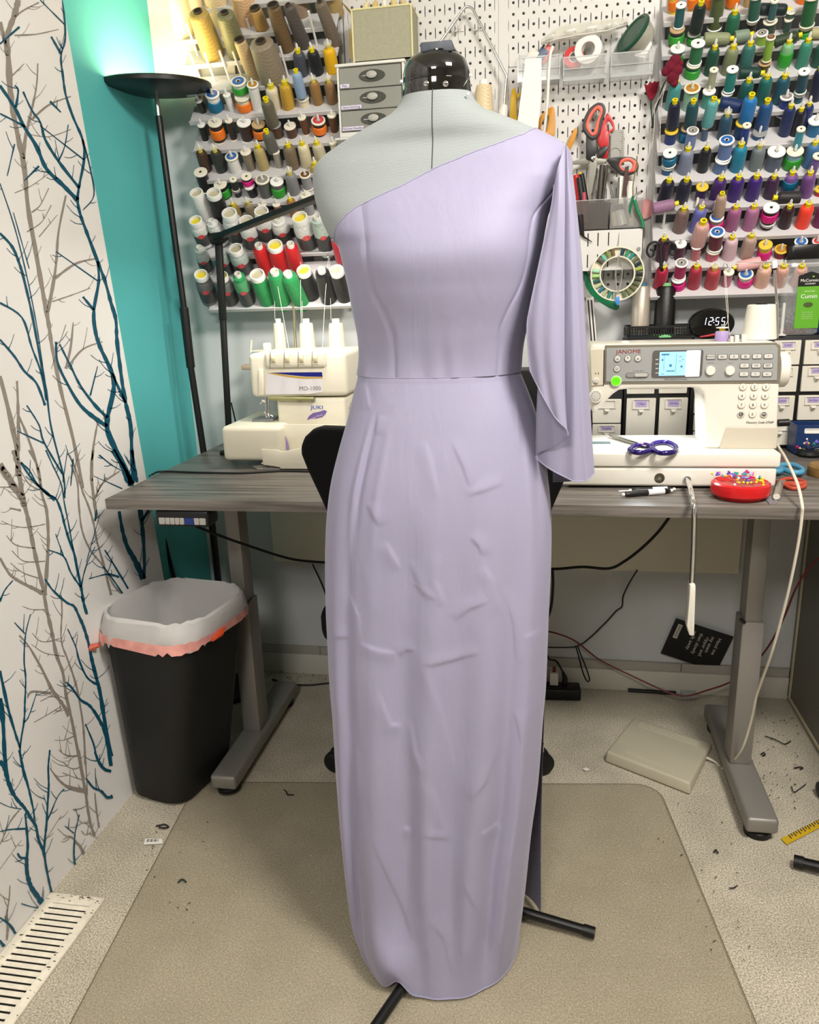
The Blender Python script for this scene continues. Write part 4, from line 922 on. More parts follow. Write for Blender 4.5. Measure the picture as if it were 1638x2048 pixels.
rp_, rrow = panel('bodice_side', sr, lambda z: 2*math.pi, 24, 110, edge=(1, 0))
panel('bodice_back', lambda z: 0., lambda z: math.pi, 60, 90, edge=(0, 0))
hem = [r for r in crow[-1]]
rel(MB().tube([lrow[-1][j] for j in range(4, 24)]+hem, .0011, 6).obj('neckline_edge', m_satin, gown), gown)
# skirt
SK = [(747,719,1041,1041),(788,709,1058,1058),(832,699,1074,1074),(897,682,1088,1088),(960,668,1097,1097),(1033,660,1103,1103),(1106,658,1103,1103),(1216,660,1098,1098),(1271,663,1096,1096),(1363,668,1092,1092),(1418,673,1087,1089),(1543,681,1077,1085),(1645,689,1063,1083),(1758,700,1051,1082),(1830,710,1042,1082),(1893,724,1037,1080)]
ys0, ys1 = 747, 1893
def yc_of(y): t = (y-ys0)/(ys1-ys0); return 1.28-.075*t**1.3
T = []
for y, a_, b__, c__ in SK:
    Yk = yc_of(y); T.append((P((a_+b__)/2, y, Yk).z, P(a_, y, Yk).x, P(b__, y, Yk).x, P(c__, y, Yk+(.03 if y < 1500 else .03+.04*(y-1500)/330)).x, Yk))
T.sort()
T[0] = (0.006,)+T[0][1:]
DS = sorted([(zw, .0905, .089, 2.2), (1.0, .110, .115, 2.25), (.9, .126, .135, 2.35), (.75, .128, .14, 2.5), (.5, .130, .13, 2.6), (.25, .134, .115, 2.5), (.1, .139, .10, 2.2), (0., .145, .10, 2.0)])
CREASE = [[(700,760),(694,800),(690,850)],[(728,765),(738,820)],[(1030,760),(1036,830),(1040,900)],[(1046,770),(1062,830)],[(905,880),(930,935),(945,985)],[(690,1180),(715,1230),(720,1290)],[(1010,1180),(1030,1250),(1035,1330)],[(965,1130),(985,1160),(1000,1230)],[(905,1240),(935,1215),(985,1195)],[(820,1440),(830,1500),(850,1545)],[(1030,1420),(1045,1480),(1040,1560)],[(700,1420),(712,1520),(716,1600)],[(930,1760),(960,1820),(975,1900)],[(880,1105),(870,1160),(888,1210)],[(662,1268),(702,1276)],[(712,1283),(760,1302),(800,1310)],[(798,1313),(812,1300),(832,1297)],[(1040,1277),(1096,1256)],[(930,990),(970,978),(1012,962)],[(848,880),(862,930),(876,1000)],[(736,1004),(762,1052)],[(770,1082),(800,1140)],[(940,1070),(960,1090),(968,1110)],[(846,1290),(856,1340),(884,1430),(912,1560)],[(830,1330),(905,1318),(960,1300)],[(800,1664),(816,1668)],[(850,1660),(874,1672),(900,1686)],[(962,1668),(1000,1660)],[(745,1660),(790,1780),(830,1890)],[(860,1560),(880,1620),(888,1680)],[(760,830),(752,870)],[(756,1380),(780,1450),(806,1458)],[(820,1120),(845,1180),(880,1200)],[(1000,1480),(970,1560),(940,1600)],[(855,1830),(885,1880),(905,1960)]]
def cdist(px_, py_):
    d = 0.
    for ci, pl in enumerate(CREASE):
        n = len(pl)-1
        for k, ((ax, ay), (bx, by)) in enumerate(zip(pl, pl[1:])):
            if px_ < min(ax, bx)-60 or px_ > max(ax, bx)+60 or py_ < min(ay, by)-60 or py_ > max(ay, by)+60: continue
            dx, dy = bx-ax, by-ay; t = max(0, min(1, ((px_-ax)*dx+(py_-ay)*dy)/(dx*dx+dy*dy)))
            ex, ey = px_-ax-dx*t, py_-ay-dy*t; r_ = math.hypot(ex, ey); sd = (ex*dy-ey*dx)*(1 if ci % 2 else -1)
            w = 4.5 if sd > 0 else 17
            u = (k+t)/n
            f_ = math.exp(-(r_/w)**2)*max(0, 1-abs(2*u-1)**2.5)
            d = max(d, f_)
    return d
def ramp(z, a, b__): return max(0, min(1, (a-z)/(a-b__)))
def skirt(th, z, back=False):
    xl, xr, xb, yk = cub_table(T, z); f, bk, n = cub_table(DS, z)
    if back: xr = xb; yk += .06*ramp(z, .62, .12)
    xc = (xl+xr)/2; a = (xr-xl)/2; c, s = math.cos(th), math.sin(th); e = 2/n
    sx = spow(c, e); x = xc+a*sx
    y = yk+(bk if s > 0 else f)*spow(s, e)
    p = Vector((x, y, z))
    if s < 0 or abs(s) < .2:
        k = ramp(z, .98, .30); q = sx-.10*(z-.4)
        g = lambda m_, w_: math.exp(-((q-m_)/w_)**2)
        d = k*(.015*g(-.86, .06)-.013*g(-.72, .05)+.009*g(-.50, .12)-.010*g(-.20, .10)+.011*g(.02, .10)-.006*g(.26, .10)+.009*g(.46, .10)-.016*g(.66, .07)+.012*g(.83, .06))
        k2 = ramp(.75, .75, .0)
        d += .0045*ramp(z, 1.03, .95)*ramp(-z, -.78, -.9)*(g(-.72, .03)-g(-.66, .03)+g(.80, .03)-g(.86, .03)+.6*g(-.5, .04))
        d += .0055*mnoise.noise((x*7, z*2.1, 1.7))*ramp(z, 1.05, .8)+.0018*mnoise.noise((x*22, z*8, 5.2))*ramp(z, 1.05, .8)
        pp = pix(p); d += .0024*cdist(*pp)
        d *= max(0, min(1, .08+z/.11))
        # hem kicked out over the stand leg
        d += .026*math.exp(-((sx+.35)/.28)**2)*math.exp(-((z-.06)/.06)**2)-.014*math.exp(-((sx+.05)/.10)**2)*math.exp(-((z-.07)/.07)**2)
        p.y -= d*(abs(s)**.5); p.x += k*.004*math.sin(z*9+sx*5)*(1-abs(sx))
    return p
nu, nv = 250, 400
rows = []
for j in range(nv+1):
    z = zw+.0005+(0.005-zw)*j/nv
    r_ = []
    for i in range(nu+1):
        th = math.pi+math.pi*i/nu; p_ = skirt(th, z); q_ = math.cos(th)
        lift = .036*math.exp(-((q_+.31)/.13)**2)+.006*math.exp(-((q_-.98)/.06)**2)
        p_.z = max(p_.z, .0075)+lift*max(0, 1-z/.12)**1.5; r_.append(p_)
    rows.append(r_)
for r_ in rows[:3]:
    for p in r_: p.y -= .0006
o = MB().grid(rows).obj('skirt_front', m_satin, gown, smooth=80); rel(o, gown)
rel(MB().tube([p+Vector((0, 0, .0008)) for p in rows[-1]], .0014, 6).obj('skirt_hem', m_satin, gown), gown)
zbk = P(1070, 1828, 1.275).z
rowsb = []
for j in range(140+1):
    z = zw+.0005+(zbk-zw)*j/140
    rowsb.append([skirt(math.pi*i/90, z, True) for i in range(91)])
rel(MB().grid(rowsb).obj('skirt_back', m_satin, gown, smooth=80), gown)
rel(MB().tube([p for p in rows[0]]+[p for p in rowsb[0]], .0007, 5).obj('waist_seam', m_satin, gown), gown)
# sleeve
SCOL = [
 [(1108,370,1.205),(1103,411,1.20),(1081,514,1.195),(1060,613,1.19),(1054,650,1.19),(1056,700,1.188),(1060,742,1.185)],
 [(1117,330,1.205),(1116,411,1.192),(1105,514,1.188),(1093,613,1.18),(1090,700,1.175),(1096,770,1.172),(1104,826,1.17)],
 [(1130,292,1.215),(1130,411,1.198),(1129,514,1.19),(1129,613,1.182),(1129,700,1.176),(1131,800,1.172),(1136,868,1.17)],
 [(1131,292,1.225),(1124,411,1.212),(1113,514,1.205),(1106,613,1.20),(1102,720,1.198),(1102,820,1.198),(1106,893,1.198)],
 [(1131,293,1.235),(1116,411,1.228),(1101,514,1.222),(1089,613,1.22),(1080,720,1.22),(1074,820,1.222),(1071,914,1.224)],
 [(1134,291,1.235),(1139,411,1.222),(1140,514,1.213),(1141,613,1.208),(1141,740,1.203),(1138,850,1.203),(1135,957,1.205)],
 [(1137,296,1.25),(1147,400,1.232),(1154,503,1.222),(1158,613,1.216),(1162,723,1.212),(1166,840,1.21),(1172,961,1.212)],
 [(1139,302,1.26),(1151,393,1.25),(1162,503,1.245),(1169,613,1.24),(1175,723,1.24),(1182,840,1.24),(1189,945,1.24)],
 [(1136,300,1.29),(1146,400,1.30),(1155,510,1.30),(1160,620,1.30),(1163,730,1.30),(1165,840,1.30),(1165,958,1.30)],
 [(1122,300,1.32),(1117,400,1.33),(1108,510,1.34),(1102,620,1.34),(1102,740,1.34),(1102,850,1.34),(1106,964,1.34)]]
cols = [cr([P(x, y, Y) for x, y, Y in c], 10) for c in SCOL]
rows = [cr([c[j] for c in cols], 9) for j in range(len(cols[0]))]
for j, r_ in enumerate(rows):
    t = j/(len(rows)-1)
    for i, p in enumerate(r_):
        p.y += .0022*t*math.sin(i*.9+p.z*6)+.0015*mnoise.noise((p.x*30, p.z*7, 9))
sv = rel(MB().grid(rows).obj('sleeve', m_satin, gown, smooth=80), gown)
rel(MB().tube(rows[-1], .0010, 6).obj('sleeve_hem', m_satin, sv), gown)
rel(MB().tube([r_[0] for r_ in rows], .0009, 6).obj('sleeve_edge', m_satin, sv), gown)

# ================================================================ pegboard and what hangs on it
m_pegb = mat('pegboard_white', '#d3d1cd', .4, spec=.4)
YPB = YW-.022
IN = .0254
def pegboard(x0, x1, z0, z1, label, zref, xref):
    """perforated steel sheet: rows of slots with rows of holes between them, every opening cut through"""
    t = thing('pegboard', label, 'pegboard', (x0, YPB, z0), group='pegboard panels')
    mb = MB()
    cols = []; x = xref
    while x-IN > x0+.016: x -= IN
    while x < x1-.016: cols.append(x); x += IN
    rows = []; z = zref
    while z-IN > z0+.012: z -= IN
    k = 0
    while z < z1-.012: rows.append(z); z += IN
    hx = IN/2
    xs = [x0]+[c-hx for c in cols]+[cols[-1]+hx, x1]
    zsr = [z0]+[r-hx for r in rows]+[rows[-1]+hx, z1]
    def quad(a, b_, c, d):
        mb.add([(a-x0, 0, c-z0), (b_-x0, 0, c-z0), (b_-x0, 0, d-z0), (a-x0, 0, d-z0)], [(0, 1, 2, 3)])
    quad(x0, x1, z0, zsr[1]); quad(x0, x1, zsr[-2], z1)
    for r in rows:
        quad(x0, xs[1], r-hx, r+hx); quad(xs[-2], x1, r-hx, r+hx)
    for ri, r in enumerate(rows):
        kind = round((r-zref)/IN) % 2      # 0 = holes, 1 = a row whose cell edges carry slots
        for c in cols:
            # half slots on both sides of the hole cell
            sw, sh = .0011, .0125
            rad = .0036
            n = 8; oc = [(c+rad*math.cos(R(22.5+45*i)), r+rad*math.sin(R(22.5+45*i))) for i in range(n)]
            xa, xb, za, zb_ = c-hx, c+hx, r-hx, r+hx
            slot = kind == 1
            if slot:
                quad(xa, xb, za, r-sh); quad(xa, xb, r+sh, zb_)
                xi0, xi1, zi0, zi1 = xa+sw, xb-sw, r-sh, r+sh
            else: xi0, xi1, zi0, zi1 = xa, xb, za, zb_
            sq = [(xi1, r+(zi1-r)*.41), (c+(xi1-c)*.41, zi1), (c-(c-xi0)*.41, zi1), (xi0, r+(zi1-r)*.41), (xi0, r-(r-zi0)*.41), (c-(c-xi0)*.41, zi0), (c+(xi1-c)*.41, zi0), (xi1, r-(r-zi0)*.41)]
            vs = [(p[0]-x0, 0, p[1]-z0) for p in oc]+[(p[0]-x0, 0, p[1]-z0) for p in sq]
            co = [(xi1-x0, 0, zi1-z0), (xi0-x0, 0, zi1-z0), (xi0-x0, 0, zi0-z0), (xi1-x0, 0, zi0-z0)]
            fs = [(i, (i+1) % 8, 8+(i+1) % 8, 8+i) for i in range(8)]+[(8, 16, 9), (10, 17, 11), (12, 18, 13), (14, 19, 15)]
            mb.add(vs+co, fs)
    mb.obj('sheet', m_pegb, t, smooth=0)
    w, h = x1-x0, z1-z0
    for lo, hi in (((0, .0006, 0), (.002, .02, h)), ((w-.002, .0006, 0), (w, .02, h)), ((0, .0006, 0), (w, .02, .002))): box('flange', lo, hi, m_pegb, t)
    return t
pz0 = P(1250, 592, YPB).z
hol = P(1026.8, 28.6, YPB)
s0 = P(997, 0, YPB).x; s1 = P(1329, 0, YPB).x
m_dark = mat('slot_shade_dark', '#30302f', .9)
pegboard(s0+.0003, s1, pz0, 1.97, 'white perforated steel pegboard panel hung with scissors and clear bins', hol.z, hol.x)
pegboard(s0-(s1-s0), s0-.0003, pz0, 1.97, 'white perforated steel pegboard panel behind the dress form neck', hol.z, hol.x-.008)
m_hook = mat('hook_white', '#dddbd6', .35)
# small drawer unit and the shelf it stands on
yd = YPB-.105
q0, q1 = P(671, 128, yd), P(805, 118, yd); zb0 = P(682, 276, yd).z; zt0 = (q0.z+q1.z)/2
wx0, wx1 = P(676, 200, yd).x, P(810, 200, yd).x
sh = thing('pegboard_shelf', 'white shelf on the pegboard under the small drawer unit', 'shelf', (wx0, YPB, zb0))
box('plate', (-.012, -.112, -.006), (wx1-wx0+.10, -.0005, -.0005), m_pegb, sh, bevel=.001, seg=1)
for x in (0, wx1-wx0+.08): box('bracket', (x, -.1, -.05), (x+.003, -.0005, -.006), m_pegb, sh)
du = thing('drawer_unit', 'small white three-drawer unit with smoky clear drawers beside the dress form', 'drawers', (wx0, yd, zb0))
W_, H_ = wx1-wx0, zt0-zb0
m_unit = mat('unit_white', '#dcdad3', .4)
m_smoke = mat('smoky_plastic', '#a3a49b', .18, alpha=.6, spec=.6)
box('case_top', (-.004, -.004, H_-.008), (W_+.004, .10, H_), m_unit, du, bevel=.003)
box('case_base', (0, -.002, 0), (W_, .10, .012), m_unit, du, bevel=.002)
box('case_side', (0, 0, .010), (.006, .10, H_-.006), m_unit, du, bevel=.001); box('case_side', (W_-.006, 0, .010), (W_, .10, H_-.006), m_unit, du, bevel=.001)
box('case_back', (.005, .094, .010), (W_-.005, .099, H_-.006), mat('unit_inside', '#6f6f68', .6), du)
dh = (H_-.022)/3
m_labl = mat('label_lilac', '#d8cfe6', .6); m_ink = mat('ink_dark', '#33303a', .6)
for i, s_ in enumerate(('Machine Needles', 'Hand Stitching', 'Pins')):
    z0 = .013+i*dh
    dw = box('drawer', (.0075, -.004, z0), (W_-.0075, .001, z0+dh-.002), m_smoke, du, bevel=.001, seg=1)
    cx = W_*.53
    MB().lathe([(0, 0), (.034, .0), (.032, .003), (.024, .0008), (0, .0004)], 32, frame((cx, -.0042, z0+dh*.52), (1, 0, 0), (0, 0, 1), (0, -1, 0)), 1, .42).obj('pull_recess', mat('smoky_dark', '#55564f', .15, alpha=.5), dw)
    MB().lathe([(0, 0), (.013, 0), (.0135, .004), (.010, .006), (0, .0062)], 28, frame((cx, -.006, z0+dh*.55), (1, 0, 0), (0, 0, 1), (0, -1, 0)), 1, .62).obj('knob', mat('knob_grey', '#aaa9a2', .4), dw)
    lw = .012+.0029*len(s_)
    box('label', (.009, -.0062, z0+.002), (.009+lw, -.0052, z0+.0105), m_labl, dw)
    text('label_text', s_, .0078, frame((.009+lw/2, -.0063, z0+.0062), (1, 0, 0), (0, 0, 1), (0, -1, 0)), m_ink, dw)
# small pieces inside the middle drawer
nd = MB()
for i in range(6): nd.box((W_*.55+i*.003, .01+.004*i, .013+dh+.002), (W_*.55+i*.003+.03, .012+.004*i, .013+dh+.004))
tag(nd.obj('needle_packs', mat('pack_tan', '#b39a6e', .5), du), 'little packs lying in a drawer', kind='stuff')
# fabric box on top
fbx0, fbx1 = P(706, 60, yd+.01).x, P(824, 60, yd+.01).x; fz1 = P(760, 16, yd+.01).z; fz0 = zt0+.0005
fb_ = thing('fabric_box', 'sage canvas storage box with cream piping on top of the drawer unit', 'box', ((fbx0+fbx1)/2, yd+.055, fz0))
hw_, hh_ = (fbx1-fbx0)/2, fz1-fz0
m_canvas = mat('sage_canvas', '#a09d86', .8, noise=.06, nscale=120, bump=.3, bscale=900); m_pipe = mat('cream_piping', '#d8cf9f', .7)
mb = MB().box((-hw_, -.05, 0), (hw_, -.047, hh_)).box((-hw_, .044, 0), (hw_, .047, hh_)).box((-hw_, -.05, 0), (-hw_+.003, .047, hh_)).box((hw_-.003, -.05, 0), (hw_, .047, hh_)).box((-hw_, -.05, 0), (hw_, .047, .003))
mb.obj('walls', m_canvas, fb_)
for a_, c_ in ((( -hw_, -.0505, hh_), (hw_, -.0505, hh_)), ((-hw_, .0475, hh_), (hw_, .0475, hh_)), ((-hw_, -.05, 0), (-hw_, -.05, hh_)), ((hw_, -.05, 0), (hw_, -.05, hh_)), ((-hw_, -.05, hh_), (-hw_, .0475, hh_)), ((hw_, -.05, hh_), (hw_, .0475, hh_))):
    MB().tube([a_, c_], .0026, 8).obj('piping', m_pipe, fb_)
for i in range(5):
    x = -hw_*.7+i*.028
    o = thing('thread_bundle', 'bundle of %s cord poking out of the sage canvas box' % ['cream', 'straw yellow', 'white', 'pale gold', 'beige'][i], 'cord', (fb_.location.x+x, fb_.location.y-.01, fz0+.004))
    MB().tube([(0, 0, 0), (.002, 0, hh_*.6), (.006-.004*i, -.006, hh_+.012), (.014-.008*i, -.004, hh_+.022)], [.008, .009, .008, .004], 10).obj('strands', mat('cord_%d' % i, ['#dccf9d', '#cdb46a', '#e4dfd2', '#d3bd7c', '#c9b48c'][i], .7, bump=.5, bscale=300), o)
# hanging hank left of the box
hk = MB()
for i in range(7):
    a_ = P(680+i*2.2, 0+i*3, YPB-.03); b_ = P(706+i*.6, 30+i*2, YPB-.05); c_ = P(704-i*1.0, 70, YPB-.06); d_ = P(705-i*.8, 118, YPB-.06)
    hk.tube(cr([a_, b_, c_, d_], 5), .0008, 5)
tag(hk.obj('straw_cord_hank', mat('straw_cord', '#cdb884', .8)), 'loose hank of straw-coloured cord hanging left of the canvas box', 'cord')
# bent chrome rod tool with white handle
rod = thing('bent_rod', 'bent chrome rod with white handle hanging in front of the pegboard', 'tool')
yr = YPB-.035
pts = [P(866, 104, yr), P(898, 60, yr), P(926, 20, yr), P(934, 14, yr), P(944, 17, yr), P(952, 30, yr), P(980, 85, yr), P(1006, 138, yr), P(1013, 152, yr), P(1012, 165, yr), P(1008, 214, yr)]
MB().tube(cr(pts, 4), .0034, 10).obj('rod', MATS['chrome'], rod)
MB().tube([P(1009, 210, yr), P(1006, 222, yr), P(1003, 250, yr)], [.0085, .0125, .0125], 14).obj('handle', mat('handle_white', '#dedbd5', .4), rod)
# hooks
def hook(x, y, label, L=.03, drop=.012):
    p = P(x, y, YPB)
    o = thing('pegboard_hook', label, 'hook', p, group='white pegboard hooks')
    MB().tube(cr([(0, 0, .006), (0, -.012, 0), (0, -L*.7, -.003), (0, -L, .004), (0, -L-.002, .014)], 4), .0022, 8).obj('arm', m_hook, o)
    MB().lathe([(0, -.0028), (.0028, 0), (0, .0028)], 10, Matrix.Translation((0, -L-.002, .015))).obj('tip', m_hook, o)
    box('tee', (-.012, -.003, -.002), (.012, -.0003, .002), m_hook, o, bevel=.0008, seg=1)
    box('stem', (-.002, -.003, -.022), (.002, -.0003, -.002), m_hook, o, bevel=.0008, seg=1)
    return o
hook(919, 62, 'white plastic pegboard hook left of the bent rod peak', .03)
hook(958, 60, 'white plastic pegboard hook right of the bent rod peak', .03)
# cream cone behind the neck
p = P(968, 232, YPB-.05)
q = P(968, 171, YPB-.05)
c_ = make_spool('thread_cone', 'cream thread cone standing on the shelf right of the dress form neck', 'spools and cones on the shelf', Vector((p.x, p.y, zb0)), (0, 0, 1), q.z-zb0, 19*mpp(p), 'n', (.72, .58, .36))
s2 = box('pegboard_shelf', (p.x-.05, YPB-.085, zb0-.006), (p.x+.035, YPB-.0005, zb0-.0003), m_pegb, bevel=.001, seg=1)
tag(s2, 'short white shelf carrying a cream cone behind the dress form neck', 'shelf')

# clear hanging bins
m_bin2 = mat('clear_bin', '#dfe2e1', .08, alpha=.18, spec=.6)
m_bin2e = mat('clear_bin_edge', '#cfd3d2', .1, alpha=.5, spec=.6)
def clear_bin(x0, x1, yt, yb, yl, label, out=.075):
    yf = YPB-out
    a_, c_ = P(x0, yb, yf), P(x1, yb, yf); zt_ = P((x0+x1)/2, yt, yf).z; zlip = P((x0+x1)/2, yl, yf).z
    z0 = a_.z*.5+c_.z*.5; w = c_.x-a_.x
    o = thing('clear_bin', label, 'bin', (a_.x, YPB, z0), group='clear bins on the pegboard')
    box('base', (0, -out, 0), (w, -.001, .002), m_bin2, o)
    box('front', (0, -out, 0), (w, -out+.0018, zlip-z0), m_bin2, o)
    box('back', (0, -.003, 0), (w, -.001, zt_-z0+.012), m_bin2, o)
    for x in (0, w-.0018):
        pf = [(-out, 0), (-.001, 0), (-.001, zt_-z0+.012), (-out*.55, zt_-z0), (-out, zlip-z0)]
        MB().prism(pf, .0018, frame((x, 0, 0), (0, 1, 0), (0, 0, 1), (1, 0, 0))).obj('side', m_bin2, o)
    for z in (0.001, zlip-z0): box('rim', (-.001, -out-.001, z-.0015), (w+.001, -out+.0015, z+.0015), m_bin2e, o)
    box('ledge', (-.001, -out-.0035, (zlip-z0)*.40), (w+.001, -out, (zlip-z0)*.40+.002), m_bin2e, o)
    for x in (0, w): box('corner', (x-.0014, -out-.001, 0), (x+.0014, -out+.0016, zlip-z0), m_bin2e, o)
    box('rear_lip', (-.001, -out-.001, -.006), (w+.001, -out+.002, -.0005), m_bin2e, o)
    return o
clear_bin(1036, 1119, 100, 156, 113, 'clear plastic bin on the pegboard, left one, holding small packets')
clear_bin(1127, 1211, 83, 154, 112, 'clear plastic bin on the pegboard, middle one, holding tape rolls')
clear_bin(1222, 1304, 66, 146, 104, 'clear plastic bin on the pegboard, right one, holding the green-lidded tub')
def roll(name, label, c, ax, ro, ri, w, col):
    o = thing(name, label, 'tape roll', M=axis(c, ax))
    MB().lathe([(ri, -w/2), (ro, -w/2), (ro, w/2), (ri, w/2), (ri, -w/2)], 40).obj('tape', col, o)
    MB().lathe([(ri-.002, -w/2), (ri-.0001, -w/2), (ri-.0001, w/2), (ri-.002, w/2), (ri-.002, -w/2)], 40).obj('core', mat('card_core', '#d6d3cc', .7), o)
yb_ = YPB-.045
roll('tape_roll', 'white tape roll standing in the middle clear bin', P(1178, 101, yb_), (-.25, -1, .1), 27*mpp(P(1178, 101, yb_)), 15*mpp(P(1178, 101, yb_)), .022, mat('tape_white', '#e9e7e2', .5))
roll('tape_roll', 'red tape roll in the middle clear bin behind the white one', P(1148, 116, YPB-.028), (-.1, -1, .1), 20*mpp(P(1148, 116, yb_)), 10*mpp(P(1148, 116, yb_)), .014, mat('tape_red', '#c92a2a', .4))
# packets in the left bin
for i, (x, y, cc, nm) in enumerate(((1092, 108, '#e2796f', 'coral'), (1081, 113, '#56617c', 'slate blue'), (1062, 116, '#dcd8cc', 'pale'))):
    p = P(x, y, YPB-.035)
    o = MB().box((-.011, -.002, -.02), (.011, .002, .02), axis(p, (.6, -.1, .75))).obj('packet', mat('packet_%d' % i, cc, .35), bevel=.001)
    tag(o, '%s packet lying in the left clear bin' % nm, 'packet')
# tub with green lid, tipped over in the right bin
ctr = P(1268, 70, YPB-.05); ax = Vector((-.62, -.35, .45)).normalized()
tub = thing('pin_tub', 'clear round tub of pins with dark green lid tipped in the right bin', 'tub', M=axis(ctr, ax))
k = mpp(ctr)
MB().lathe([(0, -.030), (38*k*.8, -.030), (38*k*.86, -.026), (38*k, .0), (38*k*.98, 0), (38*k*.8, -.027), (0, -.027)], 40).obj('bowl', mat('tub_clear', '#c9c6b4', .15, alpha=.42, spec=.6), tub)
MB().lathe([(0, .003), (36*k, .003), (39*k, -.001), (40.5*k, .001), (41*k, .006), (39*k, .0085), (34*k, .0085), (33*k, .0065), (0, .0065)], 40).obj('lid', mat('lid_green', '#1c4a36', .35), tub)
pn = MB()
for _ in range(90):
    a_ = random.uniform(0, 6.28); r_ = random.uniform(0, 26*k); z_ = random.uniform(-.026, -.017)
    p = Vector((r_*math.cos(a_), r_*math.sin(a_), z_)); d_ = Vector((random.uniform(-1, 1), random.uniform(-1, 1), random.uniform(-.2, .5))).normalized()*.012
    pn.tube([p-d_, p+d_], .0004, 4)
tag(pn.obj('loose_pins', mat('steel_pin', '#8d9094', .3, metal=.9), tub), 'tangle of steel pins', kind='stuff')
o = MB().prism([(P(x, y, YPB-.06).x, P(x, y, YPB-.06).z) for x, y in ((1268, 112), (1300, 80), (1304, 88), (1290, 116))], .0012, frame((0, YPB-.06, 0), (1, 0, 0), (0, 0, 1), (0, -1, 0))).obj('paper_scrap', mat('paper_white', '#e8e6e0', .6))
tag(o, 'white paper scrap tucked in front of the green-lidded tub', 'paper')
# zip bag across the bins
rows = []
for i in range(22):
    t = i/21; x = 1082+(1256-1082)*t
    yt_, yb2 = 84-(48)*t**.7, 92-30*t
    yt_ = lerp_table([(1082, 79), (1120, 50), (1160, 45), (1225, 36), (1240, 33), (1257, 36)], x)[0]; yb2 = lerp_table([(1082, 88), (1110, 84), (1160, 74), (1215, 66), (1257, 50)], x)[0]
    rows.append([P(x, yt_+(yb2-yt_)*v/6, YPB-.055-.012*math.sin(math.pi*v/6)+.004*math.sin(i*1.3+v)) for v in range(7)])
rows2 = [[p+Vector((0, .008, 0)) for p in r_] for r_ in rows]
zb_ = thing('zip_bag', 'flattened clear zip bag lying across the clear bins', 'bag')
MB().grid(rows).grid(rows2).obj('film', mat('bag_film', '#d6d3c6', .18, alpha=.55, spec=.6), zb_)
MB().tube([r_[5]+Vector((0, -.001, 0)) for r_ in rows], .0011, 6).obj('zip', mat('bag_zip', '#f0eee6', .25, alpha=.8), zb_)
# paper strip and cord hanging
Mf = frame((0, YPB-.082, 0), (1, 0, 0), (0, 0, 1), (0, -1, 0))
o = MB().prism([(P(x, y, YPB-.082).x, P(x, y, YPB-.082).z) for x, y in ((1051, 118), (1083, 116), (1083, 190), (1076, 258), (1034, 252), (1042, 190))], .0008, Mf).obj('paper_strip', mat('paper_cream', '#f0ece0', .6))
tag(o, 'long cream paper strip hanging in front of the left clear bin', 'paper')
cable('white_cord', [P(1106, 93, YPB-.08), P(1101, 108, YPB-.082), P(1098, 140, YPB-.08), P(1095, 200, YPB-.075), P(1091, 240, YPB-.06), P(1088, 265, YPB-.05)], .0034, mat('cord_white', '#ece9e2', .5), 'thick white cord hanging down beside the cream paper strip', 'cord')  # thick white cord
# label plate on pegboard
p = P(1028, 120, YPB-.002); o = box('blank_plate', (p.x-.013, YPB-.003, p.z-.016), (p.x+.012, YPB-.0005, p.z+.014), m_pegb, bevel=.001, seg=1); tag(o, 'small blank white plate on the pegboard left of the clear bins', 'plate')

# ---- hand tools
ytl = YPB-.018
def flat(name, pts, Y, th, material, parent=None, bev=.0012):
    return MB().prism([(P(x, y, Y).x, P(x, y, Y).z) for x, y in pts], th, frame((0, Y, 0), (1, 0, 0), (0, 0, 1), (0, -1, 0))).obj(name, material, parent, bevel=bev)
def ring_flat(name, outer, inner, Y, th, material, parent=None, bev=.0012):
    a_ = cr([(P(x, y, Y).x, P(x, y, Y).z, 0) for x, y in outer], 6, True); b_ = cr([(P(x, y, Y).x, P(x, y, Y).z, 0) for x, y in inner], 6, True)
    return MB().ringprism([(p.x, p.y) for p in a_], [(p.x, p.y) for p in b_], th, frame((0, Y, 0), (1, 0, 0), (0, 0, 1), (0, -1, 0))).obj(name, material, parent, bevel=bev)
m_yel = mat('tool_yellow', '#e7b90f', .4); m_org = mat('tool_orange', '#c98a1e', .45); m_gr2 = mat('tool_grey', '#8d8a83', .5)
m_redt = mat('tool_red', '#c3171b', .35); m_coral = mat('tool_coral', '#e25a45', .4); m_blk = mat('tool_black', '#171516', .4); m_blade = mat('blade_steel', '#87847a', .4, metal=.2)
t = thing('craft_knife', 'yellow-handled craft tool hanging left of the cream paper strip', 'tool')
flat('handle', [(1024, 180), (1031, 177), (1033, 190), (1034, 248), (1020, 243), (1022, 200)], ytl, .008, m_yel, t); flat('loop', [(1033, 192), (1042, 182), (1041, 190), (1034, 199)], ytl, .005, m_yel, t)
t = thing('scissors', 'orange and grey scissors hanging behind the white cord', 'scissors', group='scissors on the pegboard')
ring_flat('handle', [(1073, 258), (1080, 235), (1098, 218), (1108, 217), (1110, 240), (1107, 274), (1085, 266)], [(1082, 255), (1088, 238), (1097, 232), (1097, 245), (1092, 262), (1086, 262), (1083, 260)], ytl, .008, m_org, t)
flat('blade', [(1098, 224), (1106, 220), (1105, 270), (1094, 268)], ytl+.002, .004, m_gr2, t)
t = thing('scissors', 'orange-handled scissors peeking out right of the gown shoulder', 'scissors', group='scissors on the pegboard')
flat('handle', [(1133, 292), (1146, 262), (1152, 255), (1155, 262), (1148, 285), (1138, 303)], ytl, .008, m_org, t)
flat('blade', [(1133, 292), (1138, 303), (1130, 320), (1126, 316)], ytl+.002, .003, m_blade, t)
